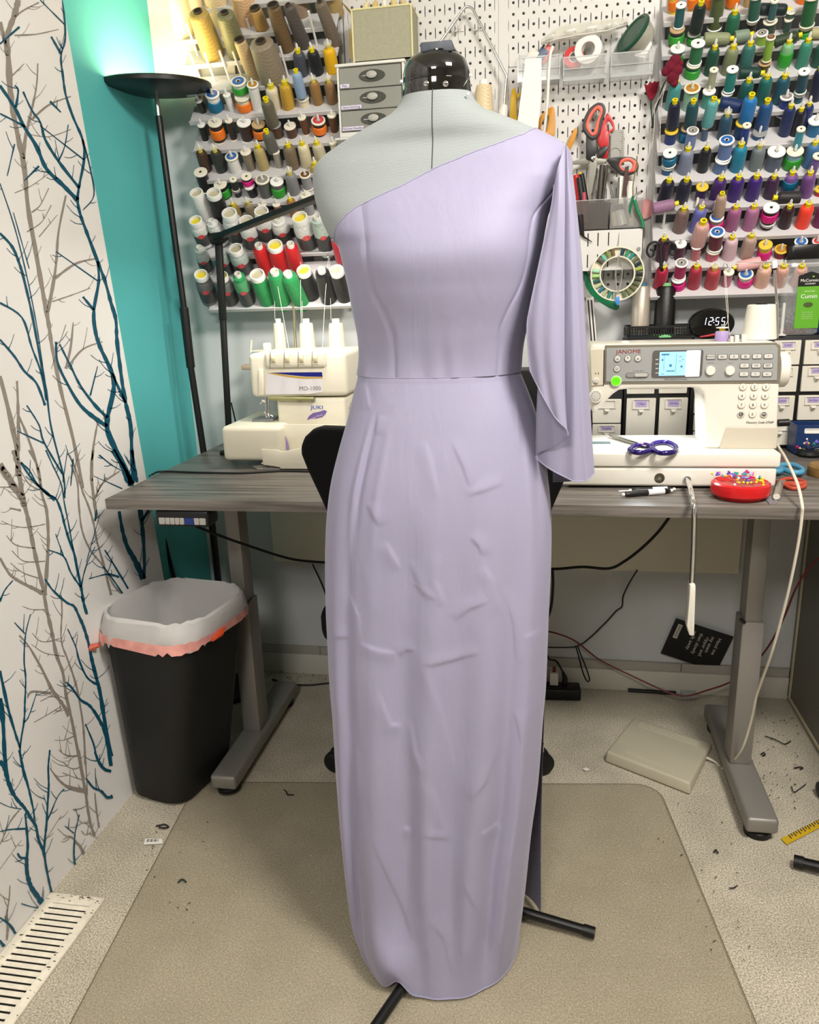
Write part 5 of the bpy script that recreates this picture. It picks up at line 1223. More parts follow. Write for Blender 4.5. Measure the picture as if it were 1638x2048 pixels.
# big shears, open: one loop hangs from a hook, the other swings out to the right
t = thing('dressmaking_shears', 'open black and red dressmaking shears hanging from a hook', 'scissors')
ys_ = YPB-.034
ring_flat('handle', [(1180, 280), (1166, 262), (1166, 245), (1176, 222), (1193, 208), (1207, 210), (1211, 224), (1204, 245), (1199, 268), (1190, 280)], [(1181, 270), (1173, 258), (1173, 246), (1181, 228), (1193, 214), (1202, 216), (1204, 226), (1198, 244), (1193, 266), (1187, 272)], ys_, .011, m_blk, t)
ring_flat('grip_lining', [(1181, 271), (1172, 258), (1172, 246), (1180, 227), (1193, 213), (1203, 215), (1205, 226), (1199, 244), (1194, 267), (1187, 273)], [(1183, 266), (1178, 257), (1178, 247), (1185, 231), (1193, 221), (1198, 222), (1199, 229), (1193, 245), (1188, 263), (1186, 267)], ys_-.001, .0125, m_coral, t)
flat('shank', [(1172, 272), (1192, 278), (1194, 300), (1186, 326), (1172, 318)], ys_, .009, m_blk, t)
flat('lever', [(1196, 300), (1210, 292), (1218, 294), (1208, 312), (1196, 318)], ys_, .007, m_blk, t)
ring_flat('handle', [(1214, 322), (1222, 317), (1245, 315), (1266, 317), (1276, 330), (1274, 343), (1262, 350), (1245, 352), (1232, 342)], [(1240, 328), (1245, 320), (1258, 319), (1270, 325), (1273, 333), (1268, 342), (1258, 345), (1246, 342), (1240, 335)], ys_-.004, .012, m_blk, t)
ring_flat('grip_lining', [(1238, 328), (1244, 319), (1258, 317), (1271, 324), (1274, 333), (1269, 343), (1258, 346), (1245, 343), (1238, 336)], [(1241, 331), (1247, 325), (1257, 323), (1264, 328), (1264, 335), (1259, 341), (1251, 341), (1244, 338), (1241, 335)], ys_-.005, .0135, m_coral, t)
flat('blade', [(1145, 323), (1180, 313), (1214, 320), (1212, 328), (1184, 327), (1148, 330)], ys_-.001, .003, m_blade, t, .0005)
flat('blade', [(1180, 310), (1191, 300), (1194, 330), (1186, 372), (1178, 412), (1176, 380), (1178, 330)], ys_-.004, .003, m_blade, t, .0005)
p = P(1186, 317, ys_-.008); MB().lathe([(0, 0), (.006, 0), (.005, .002), (0, .003)], 16, FRONT(p)).obj('pivot_screw', MATS['chrome'], t)
hook(1195, 220, 'white pegboard hook holding the large shears', .04)
t = thing('scissors', 'red-handled scissors hanging behind the large shears', 'scissors', group='scissors on the pegboard')
ring_flat('handle', [(1199, 265), (1206, 245), (1214, 228), (1224, 238), (1229, 255), (1226, 263), (1218, 270), (1216, 300), (1206, 300), (1196, 285)], [(1214, 258), (1213, 248), (1218, 243), (1223, 250), (1225, 256), (1222, 260), (1219, 262), (1217, 264), (1215, 264), (1214, 262)], ytl-.004, .009, m_redt, t)
flat('blade', [(1200, 290), (1218, 295), (1214, 318), (1204, 316)], ytl-.002, .004, m_redt, t)
# steel ruler
t = thing('steel_ruler', 'short steel ruler hanging right of the red scissors', 'ruler')
flat('blade', [(1222, 262), (1248, 258), (1248, 330), (1221, 330)], ytl, .0012, mat('ruler_steel', '#8f8e88', .45, metal=.25), t, 0)
for i in range(14):
    z = 264+i*4.6; x0 = 1246.5; L = 7 if i % 4 == 0 else 4
    flat('tick', [(x0-L, z), (x0, z), (x0, z+.8), (x0-L, z+.8)], ytl-.0012, .0001, m_ink, t, 0)
p = P(1230, 308, ytl-.0015); MB().lathe([(.0135, 0), (.0145, 0), (.0145, .001), (.0135, .001), (.0135, 0)], 28, FRONT(p)).obj('hang_ring', MATS['chrome'], t)
# felt tulip and drawstring
t = thing('felt_tulip', 'dark red felt tulip with green stem hung at the pegboard edge', 'ornament')
yt2 = YPB-.03
flat('petals', [(1288, 168), (1295, 172), (1299, 163), (1303, 168), (1309, 163), (1312, 166), (1318, 163), (1314, 185), (1306, 200), (1300, 203), (1293, 190)], yt2, .009, mat('felt_red', '#7d1026', .9, bump=.4, bscale=500), t, .002)
MB().tube(cr([P(1302, 200, yt2-.004), P(1303, 225, yt2-.004), P(1305, 252, yt2-.004)], 4), .0016, 8).obj('stem', mat('stem_green', '#1f4636', .7), t)
p = P(1305, 254, yt2-.004); MB().lathe([(0, -.004), (.0045, 0), (0, .004)], 12, Matrix.Translation(p)).obj('bead', mat('bead_green', '#16352a', .4), t)
t = thing('crochet_rose', 'dark red crocheted rose on a twisted cord beside the right rack', 'ornament')
yt3 = YB-.06
for i, (x, y, r_) in enumerate(((1350, 122, 13), (1341, 134, 13), (1352, 140, 14), (1346, 155, 13), (1331, 143, 9), (1358, 128, 9), (1349, 166, 8))):
    p = P(x, y, yt3); k = mpp(p); MB().lathe([(0, -r_*k), (r_*k*.7, -r_*k*.7), (r_*k, 0), (r_*k*.7, r_*k*.7), (0, r_*k)], 12, axis(p, (random.uniform(-1, 1), -.5, random.uniform(-.5, 1))), 1, .8).obj('petal', mat('yarn_red', '#6d0c26', .9, bump=.8, bscale=700), t)
pts = [P(1337, 155, yt3+.01), P(1325, 175, yt3+.01), P(1317, 205, yt3+.015), P(1308, 230, yt3+.02), P(1306, 252, yt3+.025)]
MB().tube(cr(pts, 6), .0022, 8).obj('black_cord', m_blk, t)
mb = MB()
for k_, pts in enumerate(([P(1335, 157, yt3+.008), P(1322, 190, yt3+.01), P(1310, 215, yt3+.015), P(1308, 260, yt3+.02), P(1303, 298, yt3+.02)], [P(1338, 158, yt3+.008), P(1327, 185, yt3+.01), P(1322, 220, yt3+.012), P(1320, 270, yt3+.015), P(1318, 300, yt3+.018)])):
    mb.tube(cr(pts, 6), .0011, 6)
mb.obj('twisted_cord', mat('twist_cord', '#b7b2a8', .7, noise=.7, nscale=500), t)

# ---- clear tool cups on a slotted white holder
yh = YPB-.075
hz1, hz0 = P(1240, 457, yh).z, P(1200, 541, yh).z
hx0, hx1 = P(1130, 500, yh).x, P(1285, 500, yh).x
hd_ = thing('tool_holder', 'white slotted metal holder on the pegboard below the scissors', 'holder', (hx0, YPB, hz0))
wH, hH = hx1-hx0, hz1-hz0
fm_ = MB(); sl_w, sl_h = .0014, .022
slots_x = [P(x, 480, yh).x-hx0 for x in (1148, 1176, 1196, 1217)]
xs_ = [0]+sorted(sum([[x-sl_w, x+sl_w] for x in slots_x], []))+[wH]
for zr0, zr1, cut in ((0, hH*.08, 0), (hH*.08, hH*.40, 1), (hH*.40, hH*.60, 0), (hH*.60, hH*.92, 1), (hH*.92, hH, 0)):
    for i in range(len(xs_)-1):
        if cut and i % 2 == 1: continue
        fm_.box((xs_[i], -(YPB-yh), zr0), (xs_[i+1], -(YPB-yh)+.0016, zr1))
fm_.obj('face', m_pegb, hd_, smooth=0)
box('inside', (.002, -(YPB-yh)+.006, .002), (wH-.002, -(YPB-yh)+.007, hH-.004), m_dark, hd_)  # dark sheet stands in for the shade behind the slots
box('top_plate', (0, -(YPB-yh), hH-.002), (wH, -.001, hH), m_pegb, hd_)
box('end_plate', (0, -(YPB-yh), 0), (.0016, -.001, hH), m_pegb, hd_); box('end_plate', (wH-.0016, -(YPB-yh), 0), (wH, -.001, hH), m_pegb, hd_)
p = P(1277, 498, yh-.001); MB().lathe([(0, 0), (.005, 0), (.0045, .001), (0, .0012)], 18, FRONT(p)).obj('rivet', mat('rivet_grey', '#8b8984', .4), hd_).data.transform(Matrix.Translation(-Vector((hx0, YPB, hz0))))
m_smk = mat('cup_smoke', '#a3a2a0', .1, alpha=.38, spec=.6)
zc_ = hz1+.0006
def cup(x0, x1, ytop, label, tint):
    a_, c_ = P(x0, 430, yh+.004).x, P(x1, 430, yh+.004).x; zt_ = P((x0+x1)/2, ytop, yh+.004).z
    o = thing('tool_cup', label, 'cup', ((a_+c_)/2, yh+.038, zc_), group='clear tool cups')
    w = (c_-a_)/2-.0006; h = zt_-zc_
    mb = MB().ringprism(rrect(w*2, .064, .006), rrect(w*2-.003, .061, .005), h); mb.prism(rrect(w*2, .064, .006), .0015)
    mb.obj('shell', tint, o); MB().ringprism(rrect(w*2+.001, .065, .006), rrect(w*2-.003, .061, .005), .0016, Matrix.Translation((0, 0, h))).obj('rim', m_bin2e, o)
    return o
cup(1136, 1218, 401, 'smoky clear cup of dark tools above the slotted holder, left one', mat('cup_smoke_dark', '#6e6a68', .1, alpha=.5, spec=.6))
cup(1219, 1286, 397, 'clear cup of rulers and brushes above the slotted holder, right one', m_smk)
def stick(name, label, x0, y0, x1, y1, w, col, cat='tool', dy=.04, w2=None, tip=None):
    """upright tool standing in a cup"""
    a_ = P(x0, y0, yh+dy); b_ = P(x1, y1, yh+dy); a_.z = max(a_.z, zc_+.004)
    o = thing(name, label, cat, a_); k = mpp(a_)/2
    MB().tube([(0, 0, 0), (b_-a_)*.6, b_-a_], [w*k, (w2 or w)*k, (w2 or w)*k*.9], 10).obj('body', col, o)
    if tip: MB().tube([b_-a_, (b_-a_)*1.1], [(w2 or w)*k*.7, .0008], 8).obj('tip', tip, o)
    return o
stick('marker_pen', 'black marker with red body at the left edge of the smoky cup', 1166, 450, 1152, 350, 13, m_redt, 'pen', .03)
stick('marker_pen', 'glossy black pen beside the red marker in the smoky cup', 1172, 450, 1158, 355, 13, m_blk, 'pen', .022)
stick('seam_tool', 'dark pink handle standing in the smoky cup', 1170, 445, 1168, 385, 9, mat('pink_handle', '#b04659', .4), 'tool', .016)
stick('snips', 'black and yellow snips handle in the smoky cup', 1180, 450, 1163, 348, 11, m_blk, 'scissors', .045)
o = stick('yellow_tool', 'bright yellow grip behind the gown sleeve in the smoky cup', 1176, 440, 1160, 345, 8, m_yel, 'tool', .05)
stick('pliers', 'dark grey pliers standing open in the smoky cup', 1194, 455, 1205, 330, 12, mat('plier_dark', '#4a4640', .4, metal=.5), 'pliers', .035)
stick('tweezers', 'slim dark tweezers leaning in the smoky cup', 1200, 450, 1214, 330, 6, mat('plier_dark', '#4a4640'), 'tweezers', .03)
o = flat('steel_ruler', [(1236, 355), (1252, 355), (1246, 452), (1231, 452)], yh+.05, .001, mat('ruler_steel', '#a7a59c'), None, 0); tag(o, 'steel ruler standing in the right clear cup', 'ruler')
o = flat('white_ruler', [(1240, 352), (1249, 352), (1244, 450), (1236, 450)], yh+.028, .001, mat('ruler_white', '#e4e1d8', .5), None, 0); tag(o, 'white ruler with black numbers standing in the right clear cup', 'ruler')
o = flat('wooden_ruler', [(1250, 334), (1258, 332), (1252, 392), (1244, 392)], yh+.022, .002, mat('dark_wood', '#3c1511', .5), None, 0); tag(o, 'dark brown strip standing in the right clear cup', 'ruler')
o = flat('white_ruler', [(1257, 362), (1268, 362), (1262, 452), (1252, 452)], yh+.033, .001, mat('ruler_white', '#e4e1d8'), None, 0); tag(o, 'second white ruler at the right of the right clear cup', 'ruler')
stick('paint_brush', 'cream-handled brush at the left of the right clear cup', 1230, 452, 1225, 425, 11, mat('cream_wood', '#d9cba6', .4), 'brush', .018)
stick('paint_brush', 'cream-handled brush at the right of the right clear cup', 1262, 452, 1262, 428, 12, mat('cream_wood', '#d9cba6'), 'brush', .018)
o = stick('glue_bottle', 'white bottle with black lid in the right clear cup', 1245, 450, 1238, 420, 20, mat('bottle_white', '#e6e4df', .4), 'bottle', .02)
stick('bottle_lid', 'black rounded cap above the white bottle in the right clear cup', 1239, 421, 1237, 410, 18, m_blk, 'cap', .02)
stick('silver_pen', 'silver rod leaning in the right clear cup', 1232, 425, 1218, 365, 5, MATS['chrome'], 'pen', .03)
# green pliers hooked over the cup
t = thing('jewellery_pliers', 'small pliers with green grips hooked over the right clear cup', 'pliers')
yg = yh-.004
MB().tube(cr([P(1269, 400, yg), P(1275, 420, yg), P(1283, 438, yg), P(1286, 452, yg), P(1285, 455, yg)], 5), .0042, 10).obj('grip', mat('grip_green', '#1d7a4f', .35), t)
MB().tube(cr([P(1266, 392, yg), P(1260, 420, yg+.01), P(1262, 440, yg+.02)], 5), .0030, 8).obj('grip', mat('grip_green', '#1d7a4f'), t)
MB().tube(cr([P(1269, 400, yg), P(1274, 388, yg), P(1283, 384, yg)], 5), [.0035]*10+[.001], 8).obj('jaw', MATS['chrome'], t)
MB().tube(cr([P(1266, 392, yg), P(1266, 370, yg), P(1272, 335, yg), P(1274, 312, yg)], 5), .0014, 8).obj('spring_arm', mat('brass', '#9c8b57', .3, metal=.9), t)
# pink round card behind the lying mauve spool
p = P(1290, 418, YPB-.012); o = MB().lathe([(0, 0), (.024, 0), (.024, .002), (0, .002)], 30, FRONT(p)).obj('pink_disc', mat('pink_clear', '#d99a98', .2, alpha=.75)); tag(o, 'translucent pink disc between the right cup and the lying mauve spool', 'disc')
# black handled awl poking out below the cup
o = MB().tube([P(1160, 430, yh-.004), P(1164, 468, yh-.006), P(1168, 474, yh-.006), P(1184, 484, yh-.006)], [.008, .006, .0025, .001], 10).obj('black_awl', m_blk); tag(o, 'black pointed tool sticking out below the smoky cup', 'tool')

# ---- bobbin ring on a hook
yq = yh-.02
c_ = P(1234, 548, yq); k = mpp(c_)
br = thing('bobbin_ring', 'cream bobbin ring filled with green and teal bobbins hanging on the holder', 'bobbin ring', M=FRONT(c_))
ro, ri = 52*k, 32*k
m_ringc = mat('ring_cream', '#e0d8c0', .45)
MB().lathe([(ro-.003, 0), (ro, 0), (ro, .012), (ro-.003, .012), (ro-.003, 0)], 56).obj('outer_rim', m_ringc, br)
MB().lathe([(ri, 0), (ri+.003, 0), (ri+.003, .012), (ri, .012), (ri, 0)], 48).obj('inner_rim', m_ringc, br)
MB().lathe([(ri+.002, 0), (ro-.002, 0), (ro-.002, .0015), (ri+.002, .0015), (ri+.002, 0)], 56).obj('backing', m_ringc, br)
bcols = ['#0d3a45','#2f8f66','#1b8a8a','#6b6f4a','#0e3033','#9ab04a','#1e2624','#3b4029','#4f5a3a','#595c38','#6b7348','#5c6f50','','#8c9a8c','#2a7a68','#a8b38c','#2b7187','#b5c096','#1f5c52','#9fd07a','#a2d8b8','','#4c4439','#6bb9a6','#7f8c3e','#6a5a36']
bb = MB().lathe([(.0012, 0), (1, 0), (1, 1), (0, 1)], 16).mesh('bobbin')
for i, cc in enumerate(bcols):
    if not cc: continue
    a_ = R(78-i*(348/len(bcols))); rm = (ro+ri)/2; p = Vector((rm*math.cos(a_), rm*math.sin(a_), .0065))
    rd = Vector((math.cos(a_), math.sin(a_), 0)); L = (ro-ri)*.66
    b0 = thing('bobbin', '%s bobbin in the hanging bobbin ring, %s clockwise from the gap' % (colname(cc), ORD[i] if i < 20 else ORD[i-20]+' after the twentieth'), 'bobbin', M=FRONT(c_) @ axis(p-rd*L/2, rd), group='bobbins in the ring')
    me = unit('bob', lambda: lm([(0,0),(.9,0),(.92,.5),(.9,1),(0,1)], 14)); part('thread', me, thread_mat(cc), b0, 0, .0050, L)
    fl2 = unit('bfl', lambda: lm([(0,0),(1,0),(1,1),(0,1)], 14)); part('flange', fl2, m_clear, b0, -.0008, .0056, .0009); part('flange', fl2, m_clear, b0, L, .0056, .0009)
hook_o = thing('wire_hook', 'long white hook holding the bobbin ring', 'hook', P(1240, 466, yh-.001))
MB().tube(cr([(0, 0, 0), (0, -.006, -.01), (-.001, -.020, -.05), (-.003, -.032, -.058), (-.003, -.036, -.05)], 5), .0022, 8).obj('arm', m_hook, hook_o)
t = thing('needle_threader', 'wire needle threader with blue tip hanging in the bobbin ring', 'needle threader')
yn = yq-.02
MB().tube(cr([P(1238, 515, yn), P(1245, 530, yn), P(1243, 560, yn), P(1236, 590, yn)], 5), .0009, 6).obj('wire', MATS['chrome'], t)
MB().tube(cr([P(1238, 515, yn), P(1232, 540, yn), P(1232, 560, yn), P(1235, 590, yn)], 5), .0009, 6).obj('wire', MATS['chrome'], t)
flat('tip', [(1231, 594), (1239, 593), (1239, 606), (1235, 612), (1231, 606)], yn, .004, mat('tip_blue', '#3f86d6', .4), t)
# green curved grip behind the ring
yv = YPB-.03
o = flat('curved_tool', [(1166, 541), (1176, 545), (1176, 556), (1186, 568), (1200, 582), (1218, 594), (1238, 610), (1238, 617), (1231, 621), (1218, 616), (1198, 604), (1180, 588), (1170, 570)], yv, .010, mat('grip_green2', '#15794e', .35), None, .003)
tag(o, 'green curved plastic handle hanging behind the bobbin ring', 'tool')
# framed card leaning at the wall left of the cones
o = thing('quilting_ruler', 'white-edged black striped ruler leaning behind the sewing machine', 'ruler')
yk = YW-.06
flat('board', [(1172, 595), (1187, 594), (1194, 690), (1182, 692)], yk, .002, mat('ruler_white', '#e4e1d8'), o, 0)
for a_, c_ in ((1174.5, 1178.5), (1181, 1185)): flat('stripe', [(a_, 600), (c_-.8, 600), (c_+6, 682), (a_+7, 684)], yk-.002, .0004, m_ink, o, 0)

# ================================================================ overlocker
m_ivory = mat('machine_ivory', '#e6e0cc', .35, spec=.5)
m_ivory2 = mat('machine_ivory_dark', '#cfc9b4', .4)  # darker ivory for small trim parts
SY = 1.93
so = Vector((P(595, 940, 1.90).x, 1.95, DZ))
sg = thing('overlocker', 'cream overlocker sewing machine with open front tray at the left of the desk', 'sewing machine', so)
def spx(x, y, Y): return P(x, y, Y)-so
def sbox(name, x0, y0, x1, y1, Yf, Yb, material, parent, bevel=.006, seg=3, fl=None):
    a_, c_ = spx(x0, y1, Yf), spx(x1, y0, Yf)
    return box(name, (a_.x, Yf-so.y, a_.z if fl is None else fl), (c_.x, Yb-so.y, c_.z), material, parent, bevel, seg)
def sflat(name, pts, Y, th, material, parent, bev=0.):
    q = [spx(x, y, Y) for x, y in pts]
    return MB().prism([(p.x, p.z) for p in q], th, frame((0, Y-so.y, 0), (1, 0, 0), (0, 0, 1), (0, -1, 0))).obj(name, material, parent, bevel=bev)
sbox('base', 556, 880, 692, 940, 1.90, 2.13, m_ivory, sg, .006, fl=.004)
sbox('tower', 560, 795, 690, 900, SY, 2.13, m_ivory, sg, .010)
hd_ = sbox('head', 502, 703, 691, 795, SY-.006, 2.13, m_ivory, sg, .014, 4)
sbox('cloth_plate', 447, 853, 560, 922, 1.855, 2.125, m_ivory, sg, .013, 4)
a_ = spx(505, 853, 1.92); sbox('stitch_plate', 505, 838, 545, 852, 1.93, 1.99, mat('plate_steel', '#8f9399', .3, metal=.8), sg, .001, 1)
for x, y in ((462, 2.09), (548, 1.90), (672, 1.93), (672, 2.1)):
    xx = spx(x, 900, y).x; MB().lathe([(0, 0), (.011, 0), (.011, .03), (0, .03)], 14, Matrix.Translation((xx, y-so.y, 0))).obj('foot', mat('foot_grey', '#8f8c84', .6), sg)
# head details
tp = sbox('tension_panel', 529, 700, 650, 738, SY-.016, SY+.05, m_ivory, hd_, .010, 3)
for x in (543, 571, 599, 627):
    c_ = spx(x+5, 716, SY-.014)
    MB().lathe([(0, -.005), (.0105, -.005), (.012, -.003), (.012, .003), (.0105, .005), (0, .005)], 22, frame(c_, (0, 1, 0), (0, 0, 1), (1, 0, 0))).obj('tension_dial', mat('dial_cream', '#e3d8b6', .4), tp)
    sflat('thread_slot', [(x-3, 702), (x-1.8, 702), (x-2.6, 738), (x-3.8, 738)], SY-.0162, .0006, mat('slot_olive', '#8d8a68', .6), tp)
    sflat('dial_base', [(x-2, 725), (x+10, 725), (x+10, 729), (x-2, 729)], SY-.0162, .0012, m_ivory2, tp)
lp = sflat('model_plate', [(534, 745), (644, 744), (645, 784), (620, 788), (531, 789)], SY-.0062, .0008, mat('plate_white', '#e4e0e4', .35), hd_)
sflat('blue_band', [(541, 745.5), (570, 744.8), (644, 744.3), (645, 753.5), (610, 753), (580, 750)], SY-.0072, .0004, mat('band_blue', '#10187e', .3), lp)
sflat('gold_line', [(534, 746), (545, 746.2), (580, 751), (610, 754), (645, 754), (645, 757), (605, 757.5), (575, 754), (545, 748.5)], SY-.0071, .0004, mat('band_gold', '#c9a23f', .35), lp)
def ftext(name, s, px_h, x, y, Y, material, parent, org=so, sx=1., al='CENTER', rot=0.):
    c_ = P(x, y, Y)-org
    M = frame(c_, (1, 0, 0), (0, 0, 1), (0, -1, 0)) @ Matrix.Rotation(rot, 4, 'Z')
    return text(name, s, px_h*mpp(P(x, y, Y))*1.38, M, material, parent, .0002, al, sx)
ftext('model_text', 'MO-1000', 8.5, 620, 777, SY-.0075, mat('text_grey', '#8a8684', .5), lp)
ftext('brand_text', 'JUKI', 7.5, 634, 815, SY-.0008, mat('text_blue', '#1e56c0', .4), sg, sx=1.35)
lf = sflat('leaf_emblem', [(614, 840), (618, 832), (626, 826), (640, 823), (648, 820), (654, 822), (651, 828), (645, 834), (632, 837), (622, 837)], SY-.0004, .0006, mat('emblem_purple', '#7b63a8', .4), sg)
ftext('emblem_text', 'Lace Thread', 3.2, 635, 832.5, SY-.0014, mat('emblem_white', '#e7e2ef', .5), lf, rot=R(18))
sflat('thread_guide_cover', [(518, 738), (528, 738), (529, 790), (518, 790)], SY-.0062, .005, m_ivory, hd_, .002)
a_ = spx(538, 797, SY-.012); c_ = spx(628, 798, SY-.012)
MB().tube([a_, c_], .0052, 12).obj('guide_bar', mat('olive_metal', '#a5a273', .3, metal=.6), hd_)
sbox('guide_tab', 594, 799, 602, 803, SY-.014, SY, mat('plate_steel', '#8f9399'), hd_, .001, 1); sbox('guide_tab', 620, 797, 628, 803, SY-.014, SY, mat('plate_steel', '#8f9399'), hd_, .001, 1)
ndl = MB()
for x0, y0, x1, y1, r_ in ((532, 795, 534, 850, .0035), (538, 796, 538, 842, .0025), (528, 800, 520, 808, .0012), (528, 845, 545, 848, .0035), (525, 800, 531, 803, .004), (541, 830, 546, 833, .002), (530, 822, 536, 832, .004)):
    ndl.tube([spx(x0, y0, 1.945), spx(x1, y1, 1.945)], r_, 8)
ndl.obj('needle_assembly', MATS['chrome'], sg)
ndl = MB()
for x0, y0, x1, y1, r_ in ((516, 858, 519, 872, .0022), (519, 880, 520, 886, .0030), (518, 856, 525, 852, .0018), (526, 862, 533, 872, .0016), (529, 868, 528, 878, .0016)):
    ndl.tube([spx(x0, y0, 1.87), spx(x1, y1, 1.87)], r_, 6)
ndl.obj('loopers', mat('looper_dark', '#3a3733', .4, metal=.6), sg)
# open tray
tr = sflat('front_tray', [(523, 898), (556, 899), (563, 903), (575, 901), (600, 896), (636, 884), (684, 884), (684, 938), (562, 937), (560, 934), (527, 929)], 1.852, .003, m_ivory, sg, .001)
sflat('tray_flap', [(560, 848), (677, 849), (664, 865), (640, 898), (553, 902), (555, 880)], 1.895, .003, m_ivory, sg, .001)
a_, c_ = spx(523, 930, 1.852), spx(684, 930, 1.852)
box('tray_floor', (a_.x, 1.852-so.y, spx(540, 928, 1.852).z), (c_.x, 1.90-so.y, spx(540, 928, 1.852).z+.003), m_ivory, tr)
sflat('looper_cover', [(535, 858), (545, 848), (555, 872), (552, 900), (540, 898)], 1.89, .004, m_ivory, sg, .001)
sflat('lever', [(533, 853), (549, 848), (557, 850), (545, 868)], 1.93, .004, m_ivory2, sg, .001)
for x, y in ((693, 781), (696, 811)):
    c_ = spx(x-6, y, 1.97); MB().tube([c_+Vector((-.008, 0, 0)), c_+Vector((.012, 0, 0))], .0095, 16).obj('dial_knob', m_ivory, sg)
    MB().tube([c_+Vector((.008, 0, 0)), c_+Vector((.014, 0, 0))], .0085, 16).obj('knob_cap', m_ivory2, sg)
sbox('carry_handle', 482, 730, 506, 740, 2.06, 2.10, mat('handle_taupe', '#a39278', .5), sg, .003, 2); sbox('carry_handle', 690, 726, 699, 735, 2.06, 2.10, mat('handle_taupe', '#a39278'), sg, .003, 2)
MB().tube([spx(501, 705, 2.09), spx(503, 680, 2.09)], .0028, 10).obj('spool_pin', m_ivory, sg)
sbox('lever_top', 526, 686, 538, 704, 2.0, 2.02, m_ivory, sg, .004, 2)
sbox('cone_stand', 498, 697, 690, 705, 2.09, 2.165, m_ivory, sg, .003, 2)
pt, pb = spx(581, 500, 2.15), spx(592, 700, 2.15)
MB().tube([pb, pt], .0042, 12).obj('antenna_pole', mat('satin_steel', '#cfc6a8', .22, metal=.9), sg)
MB().tube([spx(490, 503, 2.15), spx(500, 503, 2.15), spx(655, 503, 2.15), spx(658, 508, 2.15)], .0011, 6).obj('antenna_bar', MATS['chrome'], sg)
MB().tube([spx(580, 497, 2.15), spx(580, 511, 2.15)], .0085, 14).obj('antenna_clip', mat('clip_white', '#efece4', .4), sg)
for x in (545, 601, 657): MB().tube(cr([spx(x, 503, 2.15), spx(x-2, 512, 2.15), spx(x+1, 516, 2.15), spx(x+3, 511, 2.15)], 4), .0009, 6).obj('antenna_eye', MATS['chrome'], sg)
zst = P(600, 697, 2.128).z
for i, (x, xt, w, nm) in enumerate(((561, 558, 24, 'left'), (616, 612, 31, 'middle'), (675, 671, 33, 'right'))):
    b_ = P(x, 702, 2.128); b_.z = zst+.0006; tz = P(xt, 646, 2.128).z
    make_spool('thread_cone', 'cream cone on the overlocker stand, %s one' % nm, 'cones on the overlocker', b_, (0, 0, 1), tz-b_.z, w*mpp(b_)/2, 'n', (.78, .73, .58))
m_thr = mat('thread_line', '#efeadb', .6)
for i, (gx, cx, tx) in enumerate(((545, 550, 578), (601, 605, 604), (657, 662, 645))):
    o = MB().tube([P(cx, 640, 2.13), P(gx+2, 516, 2.149)], .0005, 5).tube(cr([P(gx, 516, 2.149), P((gx+tx)/2-1, 600, 2.06), P(tx, 698, 1.93)], 4), .0005, 5).obj('sewing_thread', m_thr)
    tag(o, 'white thread running over the antenna from the %s overlocker cone' % ('left', 'middle', 'right')[i], 'thread')
o = sflat('purple_clip', [(566, 876), (571, 872), (576, 886), (579, 902), (574, 902), (570, 888)], 1.89, .003, mat('lilac_plastic', '#9a86bf', .4), None); o.location = so
tag(o, 'lilac tweezers standing in the overlocker tray', 'tweezers')
o = MB().prism([(F(x, y, DZ+.0015).x, F(x, y, DZ+.0015).y) for x, y in ((505, 932), (530, 928), (545, 932), (562, 934), (560, 938), (515, 938))], .0012, Matrix.Translation((0, 0, DZ+.0006))).obj('fabric_scrap', mat('scrap_grey', '#bdbab2', .6, noise=.4, nscale=120)); tag(o, 'crumpled grey and white scrap under the overlocker', 'scrap')
cable('power_cord', [F(300, 952, DZ-.02)+Vector((0, -.004, 0)), F(306, 948, DZ+.003), F(325, 943, DZ+.003), F(400, 945, DZ+.003), F(480, 946, DZ+.003), F(560, 942, DZ+.003), F(625, 943, DZ+.003)], .0026, m_black, 'black power cord lying across the left end of the desk', 'cord')  # ordinary black power cord

